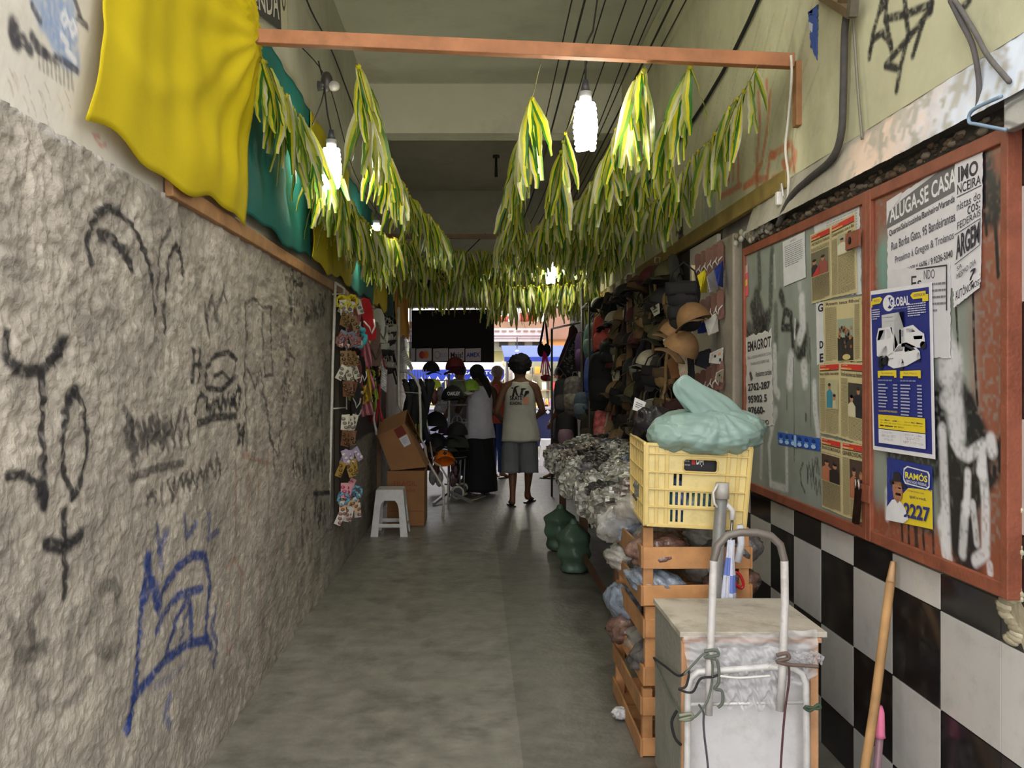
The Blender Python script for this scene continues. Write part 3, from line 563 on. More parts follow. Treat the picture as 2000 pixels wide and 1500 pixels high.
# newspaper pages on the left leaf
NP = (198, 184, 140); NI = (120, 108, 84); RED = (196, 52, 44); ORA = (222, 140, 50)
def page(c, dx, seed, title, photo, lab, name='newspaper_page', head=True, tx=.16):
    s = rsheet(c, XB-.003-dx).base(NP, .008, seed)
    y = .03
    if head: s.rect(.06, .03, .96, .10, RED).rect(.06, .075, .5, .10, ORA).text('CARTAS', .09, .036, .34, .052, (236, 226, 200)).text('PERFIL', .09, .08, .34, .096, (236, 226, 200)).rect(.06, .103, .96, .115, (60, 44, 36)); y = .13
    s.text(title, .06, y, .96, y+.055, (50, 44, 38), .014); y += .085
    pu0, pv0, pu1, pv1, kind = photo
    s.lines(.06, y, pu0-.03 if pu0 > .2 else .94, .97, int((.97-y)/.016), NI, .42, seed)
    if pu1 < .9: s.lines(pu1+.03, y, .95, .97, int((.97-y)/.016), NI, .42, seed+1)
    s.rect(pu0-.02, pv0-.01, pu1+.02, pv1+.012, NP)
    s.lines(max(.06, pu0), pv1+.02, .95, .97, int((.96-pv1)/.016), NI, .42, seed+2)
    rr = random.Random(seed); w = pu1-pu0; h = pv1-pv0
    bgc = {'crowd': (150, 160, 140), 'blue': (176, 170, 134), 'dark': (60, 56, 50), 'pair': (70, 52, 44), 'red': (110, 104, 84), 'white': (160, 160, 130)}[kind]
    s.rect(pu0, pv0, pu1, pv1, bgc)
    if kind == 'crowd':
        s.rect(pu0, pv0+h*.45, pu1, pv1, (44, 38, 36))
        for k in range(26): s.el(pu0+w*(.08+.84*rr.random()), pv0+h*(.2+.5*rr.random()), w*.06, h*.045, rr.choice([(150, 84, 60), (60, 40, 36), (120, 90, 70), (176, 120, 70), (40, 34, 36)]), 8)
        s.el(pu0+w*.6, pv1-h*.08, w*.25, h*.07, (200, 184, 120))
    else:
        pp = {'blue': [(.35, .12, (60, 130, 150), .5), (.75, .5, (190, 180, 150), .3)], 'dark': [(.7, .1, (30, 30, 36), .8), (.25, .35, (200, 190, 160), .5)], 'pair': [(.3, .2, (176, 110, 80), .55), (.75, .25, (40, 30, 30), .6)],
              'red': [(.2, .3, (40, 40, 40), .4), (.7, .25, (150, 80, 70), .5)], 'white': [(.3, .2, (206, 200, 180), .6), (.8, .0, (60, 60, 60), .4)]}[kind]
        for cx, cy, colr, bwd in pp:
            x = pu0+w*cx; yv = pv0+h*cy; s.pg([(max(pu0, x-w*bwd/2), yv+h*.32), (x-w*.08, yv+h*.22), (x+w*.08, yv+h*.22), (min(pu1, x+w*bwd/2), yv+h*.34), (min(pu1, x+w*bwd/2), pv1), (max(pu0, x-w*bwd/2), pv1)], colr)
            s.el(x, yv+h*.12, w*.11, h*.11, (176, 124, 92), 12); s.el(x, yv+h*.05, w*.12, h*.06, (40, 32, 30), 12)
        if kind == 'red': s.pg([(pu0+w*.05, pv1), (pu0+w*.5, pv0+h*.55), (pu0+w*.5, pv1)], (190, 50, 50))
    s.put(name, lab)
page([(1583, 459), (1623, 440), (1624, 583), (1586, 594)], 0, 21, 'A MOTIVAÇÃO DO TRABALHO', (.06, .28, .92, .62, 'red'), 'yellowed newspaper page with red header at the top left of the left leaf column')
page([(1623, 440), (1671, 414), (1675, 572), (1624, 583)], .001, 22, 'Compromisso com o Rio', (.32, .20, .92, .45, 'white'), 'yellowed newspaper page under the upper hasp with a man in white')
page([(1608, 588), (1684, 578), (1685, 706), (1610, 710)], .002, 23, "'Amem seus filhos'", (.40, .32, .80, .97, 'crowd'), "newspaper page headlined 'Amem seus filhos' with a crowd photograph", head=False)
page([(1600, 710), (1641, 706), (1642, 855), (1602, 846)], .001, 24, 'Nosso trabalho, nosso tempo', (.35, .24, .92, .62, 'blue'), 'newspaper page with a man in a blue shirt, left of the middle pair')
page([(1641, 706), (1688, 708), (1691, 872), (1642, 855)], .002, 25, 'Você escreve sua história', (.38, .26, .98, .68, 'dark'), 'newspaper page with a couple in dark clothes, right of the middle pair')
page([(1604, 851), (1644, 860), (1646, 1008), (1606, 990)], 0, 26, 'SINAIS DE MUDANÇA', (.06, .24, .94, .60, 'pair'), 'lowest newspaper page on the left with two face photographs side by side')
page([(1644, 860), (1692, 868), (1697, 1026), (1646, 1008)], .001, 27, 'GENEROSIDADE', (.36, .22, .96, .72, 'pair'), 'lowest newspaper page on the right headed GENEROSIDADE behind the padlock')
s = rsheet([(1590, 440), (1680, 398), (1684, 575), (1600, 585)], XB-.001).base((206, 206, 208), .02, 31).lines(.3, .05, .95, .3, 8, (150, 150, 156), .3, 4); s.put('backing_sheet', 'plain white sheet behind the top pair of newspaper pages')
s = rsheet([(1594, 592), (1609, 588), (1610, 712), (1596, 714)], XB-.001).base((210, 210, 214), .02, 32).text('G', .3, .03, .95, .16, INK, .03).text('D', .45, .62, .95, .74, INK, .04).text('E', .45, .82, .95, .96, INK, .04); s.put('backing_sheet', 'narrow white sheet with letters G D E left of the Amem seus filhos page')
s = rsheet([(1529, 472), (1572, 452), (1574, 542), (1531, 560)], XB-.003).base((206, 206, 208), .008, 33).text('AVISO', .36, .05, .62, .10, (90, 90, 100)).lines(.1, .14, .9, .62, 11, (130, 130, 140), .35, 7); s.put('typed_notice', 'small white typed notice near the top of the left leaf')
s = rsheet([(1456, 655), (1507, 640), (1512, 835), (1458, 835)], XB-.002).base((204, 203, 200), .03, 34)
s.text('EMAGROT', .1, .08, .98, .19, (48, 44, 50), .03).text('TRAZ A PESSOA AMADA EM TODAS', .08, .24, .98, .27, (110, 108, 112)).text('TRABALHOS ESPIRITAIS', .2, .31, .9, .34, (110, 108, 112)).pg([(.15, .42), (.22, .40), (.3, .48), (.22, .51)], (80, 78, 84)).text('Aceitamos cartões', .4, .41, .98, .47, (60, 58, 64), .01)
s.text('2762-287', .1, .53, .92, .61, (50, 48, 54), .03).text('95902 5', .1, .66, .8, .74, (50, 48, 54), .03).text('97660-', .1, .78, .72, .86, (50, 48, 54), .03).text('DESTINO', .3, .92, .85, .97, (70, 68, 74), .01)
s.put('phone_bill', 'torn white bill with telephone numbers 2762-287 at the far end of the left leaf')
s = rsheet([(1450, 525), (1461, 516), (1462, 578), (1451, 583)], XB-.003).base((224, 96, 112), .02, 35).rect(0, 0, 1, .25, (206, 190, 190)).rect(.55, .45, .9, .65, (230, 220, 90)); s.put('pink_sticker', 'small pink sticker at the upper far corner of the left leaf', 'sticker')
s = rsheet([(1518, 843), (1603, 856), (1603, 882), (1519, 868)], XB-.002).base((44, 88, 176), .03, 36)
for k in range(6): s.el(.1+k*.155, .3, .035, .18, (24, 48, 120)).el(.1+k*.155, .72, .05, .16, (170, 200, 236)).rect(.06+k*.155, .45, .15+k*.155, .55, (90, 150, 220))
s.rect(.44, .05, .5, .95, (150, 190, 236)); s.put('blue_sticker', 'long blue strip of printed water bottles across the left leaf', 'sticker')
# ================================================================ upper left: dark sign, bunting cloths, battens
s = lsheet([(462, -40), (562, -150), (562, 74), (462, -8)], XL+.012)
s = Sheet(LW(462, -8, XL+.02), LW(558, -90, XL+.02), LW(563, 72, XL+.02), LW(470, 2, XL+.02), (1, 0, 0)); s.base((64, 62, 62), .004, 3)
s.rect(.82, .02, .99, .98, (196, 190, 160)); s.text('VENDA', .1, .3, .78, .85, (206, 202, 190), .01)
s.el(.9, .5, .05, .2, (70, 66, 60)).el(.9, .5, .03, .14, (196, 190, 160))
s.put('dark_signboard', 'dark sign with faded pale letters on the upper left wall above the crossbar', 'sign')
m = MB(); p = LW(334, 371, XL+.03); q = Vector((XL+.03, 12.6, p.z)); m.beam((XL+.022, p.y, 2.125), (XL+.022, 6.9, 2.125), .03, .062, (170, 126, 84)); tag(m.build('wooden_batten', M['wood'], bevel=.004), 'long orange brown batten under the yellow and teal cloths, near length', 'batten')
m = MB(); m.beam((XL+.022, 7.0, 2.12), (XL+.022, 12.4, 2.12), .03, .06, (140, 100, 64)); tag(m.build('wooden_batten', M['wood'], bevel=.004), 'dark brown batten over the hair clip rack further down the left wall', 'batten')
m = MB(); m.beam((XR-.035, 3.80, 2.36), (XR-.035, 12.8, 2.345), .035, .085, (150, 128, 72)); tag(m.build('wooden_plank', M['wood'], bevel=.006), 'long yellowish plank on the right wall over the hanging merchandise', 'plank')
def cloth(y0, y1, z0, z1, col, seed, off0=.03, bulge=.05, label='', slant=0.0, jag=.03, pull=None, nu=60, nv=50):
    m = MB(); r = random.Random(seed); ph = [r.uniform(0, 6) for _ in range(8)]
    def P(u, v):
        y = y0+(y1-y0)*u+slant*v*(1-u); zb = z0+.02+.7*jag*(math.sin(u*9+ph[0])+.5*math.sin(u*23+ph[1]))
        z = zb+(z1-zb)*v
        fold = .5*math.sin(u*17+ph[2]+v*.9)+.3*math.sin(u*37+ph[3]+v*2)+.2*math.sin(u*8+ph[4]-v*2)
        sag = math.exp(-((v-.12)/.13)**2)*(.7+.5*math.sin(u*7+ph[5]))+.35*math.exp(-((v-.33-.12*math.sin(u*5+ph[6]))/.05)**2)
        x = XL+off0+bulge*(.22*fold*min(1, v*4+.3)+.45*sag+.2)
        if pull:
            d = math.exp(-(((y-pull[0])/.28)**2+((z-pull[1])/.30)**2)); x += .10*d; z += -.02*d
            ang = math.atan2(z-pull[1], y-pull[0]); x += .012*math.sin(ang*14)*math.exp(-(((y-pull[0])/.6)**2+((z-pull[1])/.6)**2))
        return Vector((max(x, XL+.035), y, z))
    m.grid(P, nu, nv, col)
    o = m.build('hanging_cloth', M['banner'], solid=.003); tag(o, label, 'cloth', 'bunting cloths along the left wall')
YC = (214, 196, 22); TC_ = (20, 116, 108)
cloth(2.20, 3.72, 2.12, 3.25, (222, 200, 8), 1, .035, .06, 'big bright yellow cloth at the near end of the left wall behind the crossbar end', slant=.38, pull=(3.55, 2.88))
cloth(3.66, 5.26, 2.165, 3.10, TC_, 2, .035, .05, 'broad teal cloth between the two nearest yellow cloths')
cloth(5.20, 6.75, 2.165, 3.08, YC, 3, .045, .05, 'yellow cloth hanging behind the second light bulb')
cloth(6.70, 8.30, 2.165, 3.06, TC_, 4, .04, .04, 'teal cloth behind the third light bulb')
cloth(8.25, 9.60, 2.165, 3.04, (200, 180, 20), 5, .045, .04, 'fifth cloth, a yellow one between two teal ones')
cloth(9.55, 10.6, 2.10, 3.02, (18, 92, 88), 6, .04, .04, 'last narrow teal cloth far down the left wall')
cloth(10.5, 12.6, 1.98, 2.95, (214, 150, 20), 7, .045, .05, 'orange yellow cloth beside the exit on the left wall')
# crossbars
wb = MB(); wb.beam((XL+.1, 3.55, 2.883), (XU-.03, 3.69, 2.832), .045, .058, (176, 118, 80)); tag(wb.build('wooden_crossbar', M['wood'], bevel=.003), 'near orange wooden bar spanning the passage between both walls', 'bar')
m = MB(); c = A(1564, 120, 3.69); m.bb(c.x-.03, c.x+.015, 3.66, 3.71, H+(730-248)*3.69/F, H+(730-122)*3.69/F, (150, 106, 66)); tag(m.build('wooden_block', M['wood'], bevel=.004), 'short upright wooden block under the right end of the near crossbar', 'block')
m = MB(); m.beam((XL+.02, 9.3, 2.98), (XU-.01, 9.3, 2.97), .04, .05, (110, 84, 62)); tag(m.build('wooden_crossbar', M['wood']), 'far dark wooden bar spanning the passage above the ribbon mass', 'bar')
# ================================================================ ribbon garlands
RIB = []
def ribbon_mesh(seed):
    r = random.Random(seed); m = MB(); G = (58, 118, 40); Y = (222, 212, 44); Wt = (206, 204, 168)
    cols = [G, Y, Wt] if seed % 3 == 0 else [G, Y, (178, 182, 90)] if seed % 3 == 1 else [(100, 140, 60), (190, 190, 70), Wt]
    for tail in range(2):
        L = r.uniform(.22, .36); w = r.uniform(.034, .048); sg = -1 if tail else 1; tw = r.uniform(-1.5, 1.5); a0 = r.uniform(0, PI); n = 9
        rows = []
        for i in range(n+1):
            t = i/n; cx = sg*(.018*math.sin(t*PI*.8)+.03*t*r.uniform(.7, 1.1)); cy = .008*math.sin(t*4+tail*2); a = a0+tw*t; ww = w*(.18+.82*math.sin(PI*min(.93, t*.95+.04))**.8)
            rows.append([Vector((cx+math.cos(a)*ww*k, cy+math.sin(a)*ww*k, -L*t)) for k in (-.5, -.17, .17, .5)])
        for i in range(n):
            for k in range(3): m.add([rows[i][k], rows[i][k+1], rows[i+1][k+1], rows[i+1][k]], [(0, 1, 2, 3)], cols[k])
    m.ell((0, 0, -.005), (.012, .012, .012), cols[1], 6, 4)
    return m.build('ribbon', M['ribbon'], local=True).data
for k in range(9): RIB.append(ribbon_mesh(k))
for o in [o for o in COL.objects if o.name.startswith('ribbon')]: bpy.data.objects.remove(o)
def garland(p, q, sag, sp, seed, label, wob=.03, gaps=()):
    p = Vector(p); q = Vector(q); n = 40; r = random.Random(seed)
    f = lambda t: p*(1-t)+q*t+Vector((wob*math.sin(t*9+seed), 0, -sag*4*t*(1-t)-.03*math.sin(t*31+seed)**2))
    T = thing('ribbon_garland', label, 'garland', p, group='green and yellow ribbon garlands under the ceiling')
    m = MB(); m.tube([f(i/n) for i in range(n+1)], .0022, (150, 150, 110), 4); m.build('string', M['ribbon'], T)
    L = (q-p).length; N = int(L/sp)
    for i in range(N):
        t = (i+.5+r.uniform(-.35, .35))/N
        if any(a < t < b for a, b in gaps): continue
        o = bpy.data.objects.new('ribbon', r.choice(RIB)); COL.objects.link(o); o.parent = T; o.location = f(t)-p
        o.rotation_euler = (r.uniform(-.25, .25), r.uniform(-.25, .25), r.uniform(0, 6.28)); s = r.uniform(.85, 1.15); o.scale = (s, s, s)
b0 = lambda x: Vector((x, 3.62+.0*x, 2.83))
garland((XL+.13, 3.6, 2.84), (-.62, 9.3, 2.95), .28, .085, 1, 'garland tied to the left end of the near crossbar against the cloths')
garland((-.88, 3.62, 2.83), (-.80, 9.3, 2.95), .20, .09, 12, 'garland running closest to the left wall past the hanging bulbs')
garland((-.53, 3.62, 2.83), (-.25, 9.3, 2.95), .17, .062, 2, 'garland left of the ceiling lamp hook, from the crossbar towards the exit')
garland((.27, 3.63, 2.82), (.25, 9.3, 2.95), .14, .075, 3, 'garland just left of the nearest light bulb', gaps=((.0, .05),))
garland((.47, 3.93, 2.72), (.50, 9.3, 2.95), .16, .085, 4, 'garland starting below the nearest light bulb', gaps=((0, .06),))
garland((.74, 3.64, 2.82), (.62, 9.3, 2.95), .16, .06, 5, 'garland right of the nearest light bulb, second from the right wall side')
garland((.92, 3.65, 2.82), (.85, 9.3, 2.95), .22, .06, 6, 'garland between the graffiti wall and the bright bulb')
garland((1.17, 3.66, 2.82), (1.12, 9.3, 2.95), .26, .075, 7, 'garland nearest to the orange graffiti on the right wall')
for k, (x0, x1, y, z0, z1, sp, lab) in enumerate([(XL+.03, XU-.02, 9.36, 2.90, 2.90, .034, 'cross garland tied under the far crossbar'), (-.2, XU-.02, 10.1, 2.84, 2.84, .033, 'cross garland next behind the far crossbar, right half'), (XL+.04, XU-.02, 10.9, 2.80, 2.84, .05, 'cross garland midway between far crossbar and exit'),
       (-.1, XU-.02, 11.6, 2.78, 2.80, .032, 'cross garland nearly at the exit, right half'), (XL+.04, XU-.02, 12.5, 2.78, 2.76, .045, 'cross garland hung right before the lintel of the exit')]):
    garland((x0, y, z0), (x1, y, z1), .06, sp, 30+k, lab, 0)
garland((XL+.12, 9.7, 2.60), (.12, 9.5, 2.66), .08, .05, 51, 'low loose garland before the black panel, left half', 0)
garland((.0, 9.6, 2.50), (XU-.03, 9.6, 2.54), .03, .034, 52, 'low garland before the street view, nearest of the two on the right half', 0)
garland((.1, 10.6, 2.43), (XU-.03, 10.6, 2.47), .03, .034, 53, 'low garland before the street view, farther of the two on the right half', 0)
garland((-.86, 8.7, 2.80), (-.1, 8.9, 2.82), .10, .05, 54, 'short garland sagging below the far crossbar on its left half', 0)
garland((-.86, 4.9, 2.62), (-.80, 8.6, 2.66), .10, .075, 55, 'second lower garland close in front of the yellow and teal cloths')
garland((.95, 6.0, 2.72), (1.2, 9.3, 2.72), .10, .06, 56, 'lower garland along the right wall before the yellowish plank')
# ================================================================ light bulbs and cables
def bulb(p, label, up):
    T = thing('light_bulb', label, 'lamp', p); m = MB(); x, y, z = p
    m.tube([(x, y, z+.03), (x, y, z-.03)], [.012, .024], (60, 62, 70), 12); m.tube([(x, y, z-.025), (x, y, z-.075)], [.03, .026], (190, 190, 196), 14); m.build('socket', M['plastic'], T)
    m = MB()
    for ph in (0, PI): m.tube([(x+.042*math.cos(a*2*PI*4+ph)*(1-.25*abs(2*a-1)), y+.042*math.sin(a*2*PI*4+ph)*(1-.25*abs(2*a-1)), z-.08-.20*a) for a in [i/60 for i in range(61)]], .0165, (255, 250, 235), 6)
    m.build('glass_spiral', M['glow'], T)
    m = MB(); m.tube([(x, y, z+.02)]+up, .005, (40, 38, 40), 6); m.build('cord', M['dark'], T)
bulb(BULBS[0], 'brightest bare spiral bulb hanging behind the near crossbar', [(.5, 3.95, 3.0), A(1158, 60, 4.3), A(1175, -60, 5.0)])
bulb(BULBS[1], 'bare spiral bulb hanging by the yellow cloth at the left wall', [A(640, 225, 4.75), A(632, 160, 4.85), A(622, 120, 5.2)])
bulb(BULBS[2], 'third bare bulb by the teal cloth further along the left wall', [A(730, 385, 7.2), A(718, 355, 7.3)])
bulb(BULBS[3], 'far bare bulb shining among the ribbons near the exit', [A(1074, 455, 9.3)])
m = MB(); c = A(652, 168, 4.85); m.ell(c, (.035, .03, .028), (170, 165, 160)); m.tube([c+Vector((-.09, 0, .0)), c+Vector((-.03, 0, 0))], [.03, .02], (70, 66, 62), 8); m.ell(A(638, 160, 4.85), (.035, .03, .06), (56, 50, 46), 8, 6); m.tube([A(636, 165, 4.85), A(628, 200, 4.8), A(610, 245, 4.75)], .004, (50, 46, 44), 5)
tag(m.build('unlit_lamp_socket', M['plastic']), 'unlit small bulb and taped socket above the bulb at the yellow cloth', 'lamp')
T = thing('ceiling_hook', 'dark ceiling rose with a short hanging rod beyond the beam', 'lamp fitting', (.25, 10.9, ZC-.1)); c = A(969, 300, 10.9)
m = MB(); m.tube([(c.x, c.y, ZC-.17+.17), (c.x, c.y, ZC-.03)], .045, (44, 40, 36), 12); m.build('rose', M['metal'], T)
m = MB(); m.tube([(c.x, c.y, ZC-.02), (c.x, c.y, ZC-.27)], [.014, .02], (40, 36, 34), 8); m.build('rod', M['metal'], T)
def cable(pts, r, col, lab, cat='cable', name='cable', n=6, grp=None, smooth=True):
    P = [Vector(p) for p in pts]
    if smooth and len(P) > 2:
        Q = []
        for i in range(len(P)-1):
            a = P[max(i-1, 0)]; b = P[i]; c = P[i+1]; d = P[min(i+2, len(P)-1)]
            for k in range(6):
                t = k/6; Q.append(.5*((2*b)+(c-a)*t+(2*a-5*b+4*c-d)*t*t+(3*b-a-3*c+d)*t**3))
        P = Q+[P[-1]]
    m = MB(); m.tube(P, r, col, n); return tag(m.build(name, M['dark'] if sum(col) < 300 else M['plastic']), lab, cat, grp)
CB = (34, 32, 32)
nm = ['first', 'second', 'third', 'fourth', 'fifth', 'sixth', 'seventh', 'eighth']
for i, (x, z) in enumerate([(.62, 4.0), (.70, 3.98), (.84, 4.0), (.97, 3.98), (1.12, 4.02), (1.16, 3.95), (1.24, 3.9), (1.30, 3.86)]):
    cable([(x, 2.6, z+.06), (x+.01, 5.5, z-.03), (x, 8.2, 3.76), (x+.005, 11, 3.74), (x*.97, 13, 3.76)], .005+.003*(i in (1, 6)), CB, f'{nm[i]} thin dark cable along the ceiling counted from the bright bulb to the right wall', grp='cables under the ceiling')
cable([(XU-.02, y, z) for y, z in ((2.9, 3.78), (3.8, 3.42), (5.1, 3.12), (8, 2.95))], .011, (22, 20, 22), 'thick black cable slanting down the upper right wall')
cable([(XL+.03, 4.7, 3.95), (XL+.03, 5.2, 3.75), (XL+.02, 6.3, 3.8), (XL+.04, 8.1, 3.6)], .006, CB, 'dark cable along the top of the left wall')
cable([(XL+.03, 5.0, 3.4), (XL+.03, 6.0, 3.5), (XL+.02, 7.3, 3.2), (XL+.04, 9.1, 3.15)], .004, CB, 'thin cable looping past the second bulb on the left wall')
q = lambda x, y, o=.03: RW(x, y, XU-o)
cable([q(1656, 20), q(1650, 60), q(1647, 180), q(1643, 260), q(1625, 310), q(1580, 350), q(1545, 385), q(1520, 440)], .014, (72, 68, 66), 'thick grey cable hanging in a long bend down the right wall', n=8)
cable([q(1664, 20, .02), q(1668, 60, .02), q(1676, 180, .02), q(1684, 272, .02)], .005, (120, 116, 104), 'thin grey wire right of the thick bent cable')
cable([A(1545, 108, 3.62), A(1546, 150, 3.64), q(1540, 230), q(1534, 290), q(1540, 345), q(1538, 392)], .006, (214, 210, 200), 'thin white cord hanging from the right end of the crossbar')
cable([q(1856, 0), q(1876, 40), q(1900, 90), q(1912, 160), q(1910, 212)], .008, (84, 80, 80), 'grey wire at the far right top, inner of the pair')
cable([q(1864, 0), q(1884, 30), q(1908, 70), q(1930, 110), q(1972, 160, .05)], .007, (96, 92, 90), 'grey wire at the far right top, outer of the pair')
cable([q(1956, 188, .06), q(1900, 215, .07), q(1893, 238, .07), q(1910, 243, .07), q(1966, 254, .05)], .005, (128, 152, 176), 'pale blue wire looping over the right end of the notice board')
cable([(-1.0, 12.7, 2.9), (-.4, 11.9, 2.96), (.1, 9.4, 3.02)], .006, CB, 'slack dark cable strung high before the exit')
m = MB(); p = q(1640, 0, .0); m.beam(q(1600, -12, .01), q(1665, 28, .05), .03, .03, (112, 92, 66)); m.beam(q(1664, 34, .05), q(1668, -12, .05), .03, .03, (92, 84, 72)); m.beam(q(1646, 10, .03), q(1652, -14, .03), .035, .03, (96, 78, 56)); tag(m.build('wall_bracket', M['rust']), 'worn wooden bracket holding the cables at the top of the right wall', 'bracket')
s = Sheet(q(1578, 22, .005), q(1599, 8, .005), q(1597, 120, .005), q(1583, 92, .005), (-1, 0, 0)); s.base((66, 92, 168), .10, 4, .002).pg([(.1, .3), (.5, .35), (.4, .55), (.05, .5)], (190, 196, 214)); s.put('torn_blue_bill', 'torn blue paper strip on the upper right wall beside the crossbar end')
m = MB(); a = q(1960, 190, .03); m.bb(XU-.03, XU, a.y-.11, a.y, a.z-.09, a.z+.0, (150, 148, 146)); tag(m.build('junction_box', M['metal'], bevel=.003), 'small grey metal box at the right end above the notice board', 'box')
T = thing('phone_charger', 'white plug on the ledge where the thick cable ends', 'charger', q(1522, 385, .03)); c = q(1522, 388, .035)
m = MB(); m.box(c, (.03, .03, .06), (226, 224, 220)); m.build('plug', M['plastic'], T, bevel=.005); m = MB(); m.tube([c+Vector((0, -.012, .03)), c+Vector((0, -.03, .06)), c+Vector((0, -.05, .0))], .004, (226, 224, 220)); m.build('cord', M['plastic'], T)
# ================================================================ crates, bags, cart on the right
def crump(seed, amp=.12, k=4, n=7):
    r = random.Random(seed); D = [(Vector((r.gauss(0, 1), r.gauss(0, 1), r.gauss(0, 1))).normalized()*r.uniform(.7, 1.6)*k, r.uniform(0, 6), r.uniform(.4, 1)) for _ in range(n)]
    D2 = [(d*2.6, p+1, a*.45) for d, p, a in D[:5]]
    return lambda v: 1+amp*(sum(a*(abs(math.sin(d.dot(v)+p))-.6) for d, p, a in D)+sum(a*(abs(math.sin(d.dot(v)+p))-.6) for d, p, a in D2))/n*3
WD = (196, 142, 92)
def crate(x0, x1, y0, y1, z0, z1, slats, label, seed, lean=0):
    T = thing('wooden_crate', label, 'crate', ((x0+x1)/2, (y0+y1)/2, z0), group='stack of wooden crates'); r = random.Random(seed)
    cv = lambda: (lambda q: tuple(c*q for c in WD))(r.uniform(.88, 1.1))
    for x in (x0+.022, x1-.022):
        for y in (y0+.02, y1-.02): m = MB(); m.bb(x-.02, x+.02, y-.017, y+.017, z0, z1, cv()); m.build('post', M['wood'], T, bevel=.002)
    for za, zb in slats:
        for y in (y0-.006, y1-.004): m = MB(); m.box(((x0+x1)/2, y+.004, (za+zb)/2), (x1-x0, .010, zb-za), cv(), Matrix.Rotation(r.uniform(-.012, .012), 3, 'Y')); m.build('slat', M['wood'], T, bevel=.002)
        for x in (x0-.004, x1+.004): m = MB(); m.box((x, (y0+y1)/2+.0, (za+zb)/2), (.010, y1-y0+.02, zb-za), tuple(c*.9 for c in cv()), Matrix.Rotation(r.uniform(-.012, .012), 3, 'X')); m.build('slat', M['wood'], T, bevel=.002)
    m = MB()
    for k in range(4): m.bb(x0+.005, x1-.005, y0+(y1-y0)*(k+.08)/4, y0+(y1-y0)*(k+.92)/4, z0+.002, z0+.012, cv())
    m.build('bottom', M['wood'], T)
crate(.655, 1.075, 3.40, 4.04, .588, .895, [(.735, .82), (.592, .671)], 'topmost wooden crate of the stack, under the yellow plastic crate', 1)
crate(.665, 1.085, 3.41, 4.05, .268, .582, [(.46, .535), (.272, .345)], 'middle wooden crate of the stack behind the white box', 2)
crate(.650, 1.070, 3.39, 4.06, 0, .262, [(.165, .235), (.004, .075)], 'bottom wooden crate standing on the floor', 3)
PK = [(176, 176, 172), (150, 148, 142), (120, 116, 110), (190, 186, 178), (90, 86, 84)]
def ridged(seed, amp, k, n=9):
    r = random.Random(seed); D = [(Vector((r.gauss(0, 1), r.gauss(0, 1), r.gauss(0, 1))).normalized()*r.uniform(.5, 2.2)*k, r.uniform(0, 6), r.uniform(.4, 1)) for _ in range(n)]
    return lambda v: 1+amp*sum(a*(.5-abs(math.sin(d.dot(v)+p+.6*math.sin(2.3*d.dot(v.yzx)))))/max(.6, d.length/k) for d, p, a in D)/n*3
def packet(c, rr, seed, label, group=None, col=None, mm='film', name='plastic_packet'):
    m = MB(); r = random.Random(seed); Mx = Euler((r.uniform(-.4, .4), r.uniform(-.4, .4), r.uniform(0, 3)))
    m.ell(c, rr, col or r.choice(PK), 34, 22, Mx.to_matrix(), crump(seed, .34, 5, 11))
    return tag(m.build(name, M[mm]), label, 'plastic bag', group)
k = 0
for z, y0, zz, lb in ((.655, 3.5, 1, 'top crate'), (.79, 3.5, 1, 'top crate'), (.36, 3.52, 1, 'middle crate')):
    for i in range(6):
        k += 1; x = .73+.27*(i % 2)+.04*math.sin(i); y = y0+.21*(i//2)
        packet((x, y, z), (.12, .10, .06), 100+k, 'crumpled plastic packet lying inside the '+lb, 'packets in the '+lb, mm='wrap' if k % 3 else 'film', col=[(180, 176, 170), (140, 150, 165), (120, 90, 80), (96, 92, 92), (196, 192, 186)][k % 5])
packet((.665, 3.9, .83), (.05, .13, .09), 7, 'clear plastic bag spilling over the left side of the top crate', col=(196, 192, 186)); packet((.70, 3.82, .90), (.08, .1, .06), 8, 'pale clear bag bulging below the yellow crate on the far side', col=(200, 196, 190))
packet((.665, 3.95, .46), (.05, .12, .08), 9, 'bluish plastic bag pressing through the side of the middle crate', col=(140, 152, 170), mm='wrap'); packet((.63, 3.75, .03), (.03, .04, .025), 10, 'crumpled white wrapper on the floor by the bottom crate', col=(200, 200, 206), mm='wrap')
# red handled scissors in the crate
c = A(1432, 1128, 3.36); m = MB()
for dx, dz in ((-.02, .01), (.02, -.01)): m.tube([c+Vector((dx+.03*math.cos(a)*.4-.025*math.sin(a)*.6, 0, dz+.03*math.sin(a)+.02*math.cos(a)*.5)) for a in [i/14*2*PI for i in range(14)]], .006, (196, 40, 44), 7, closed=True)
T = thing('scissors', 'red handled scissors stuck in the top crate beside the furled umbrella', 'scissors', c); m.build('handle', M['glossy'], T)
m = MB(); m.tube([c+Vector((-.03, 0, .035)), c+Vector((-.06, .03, .07))], .005, (150, 150, 150), 6); m.build('blade', M['chrome'], T)
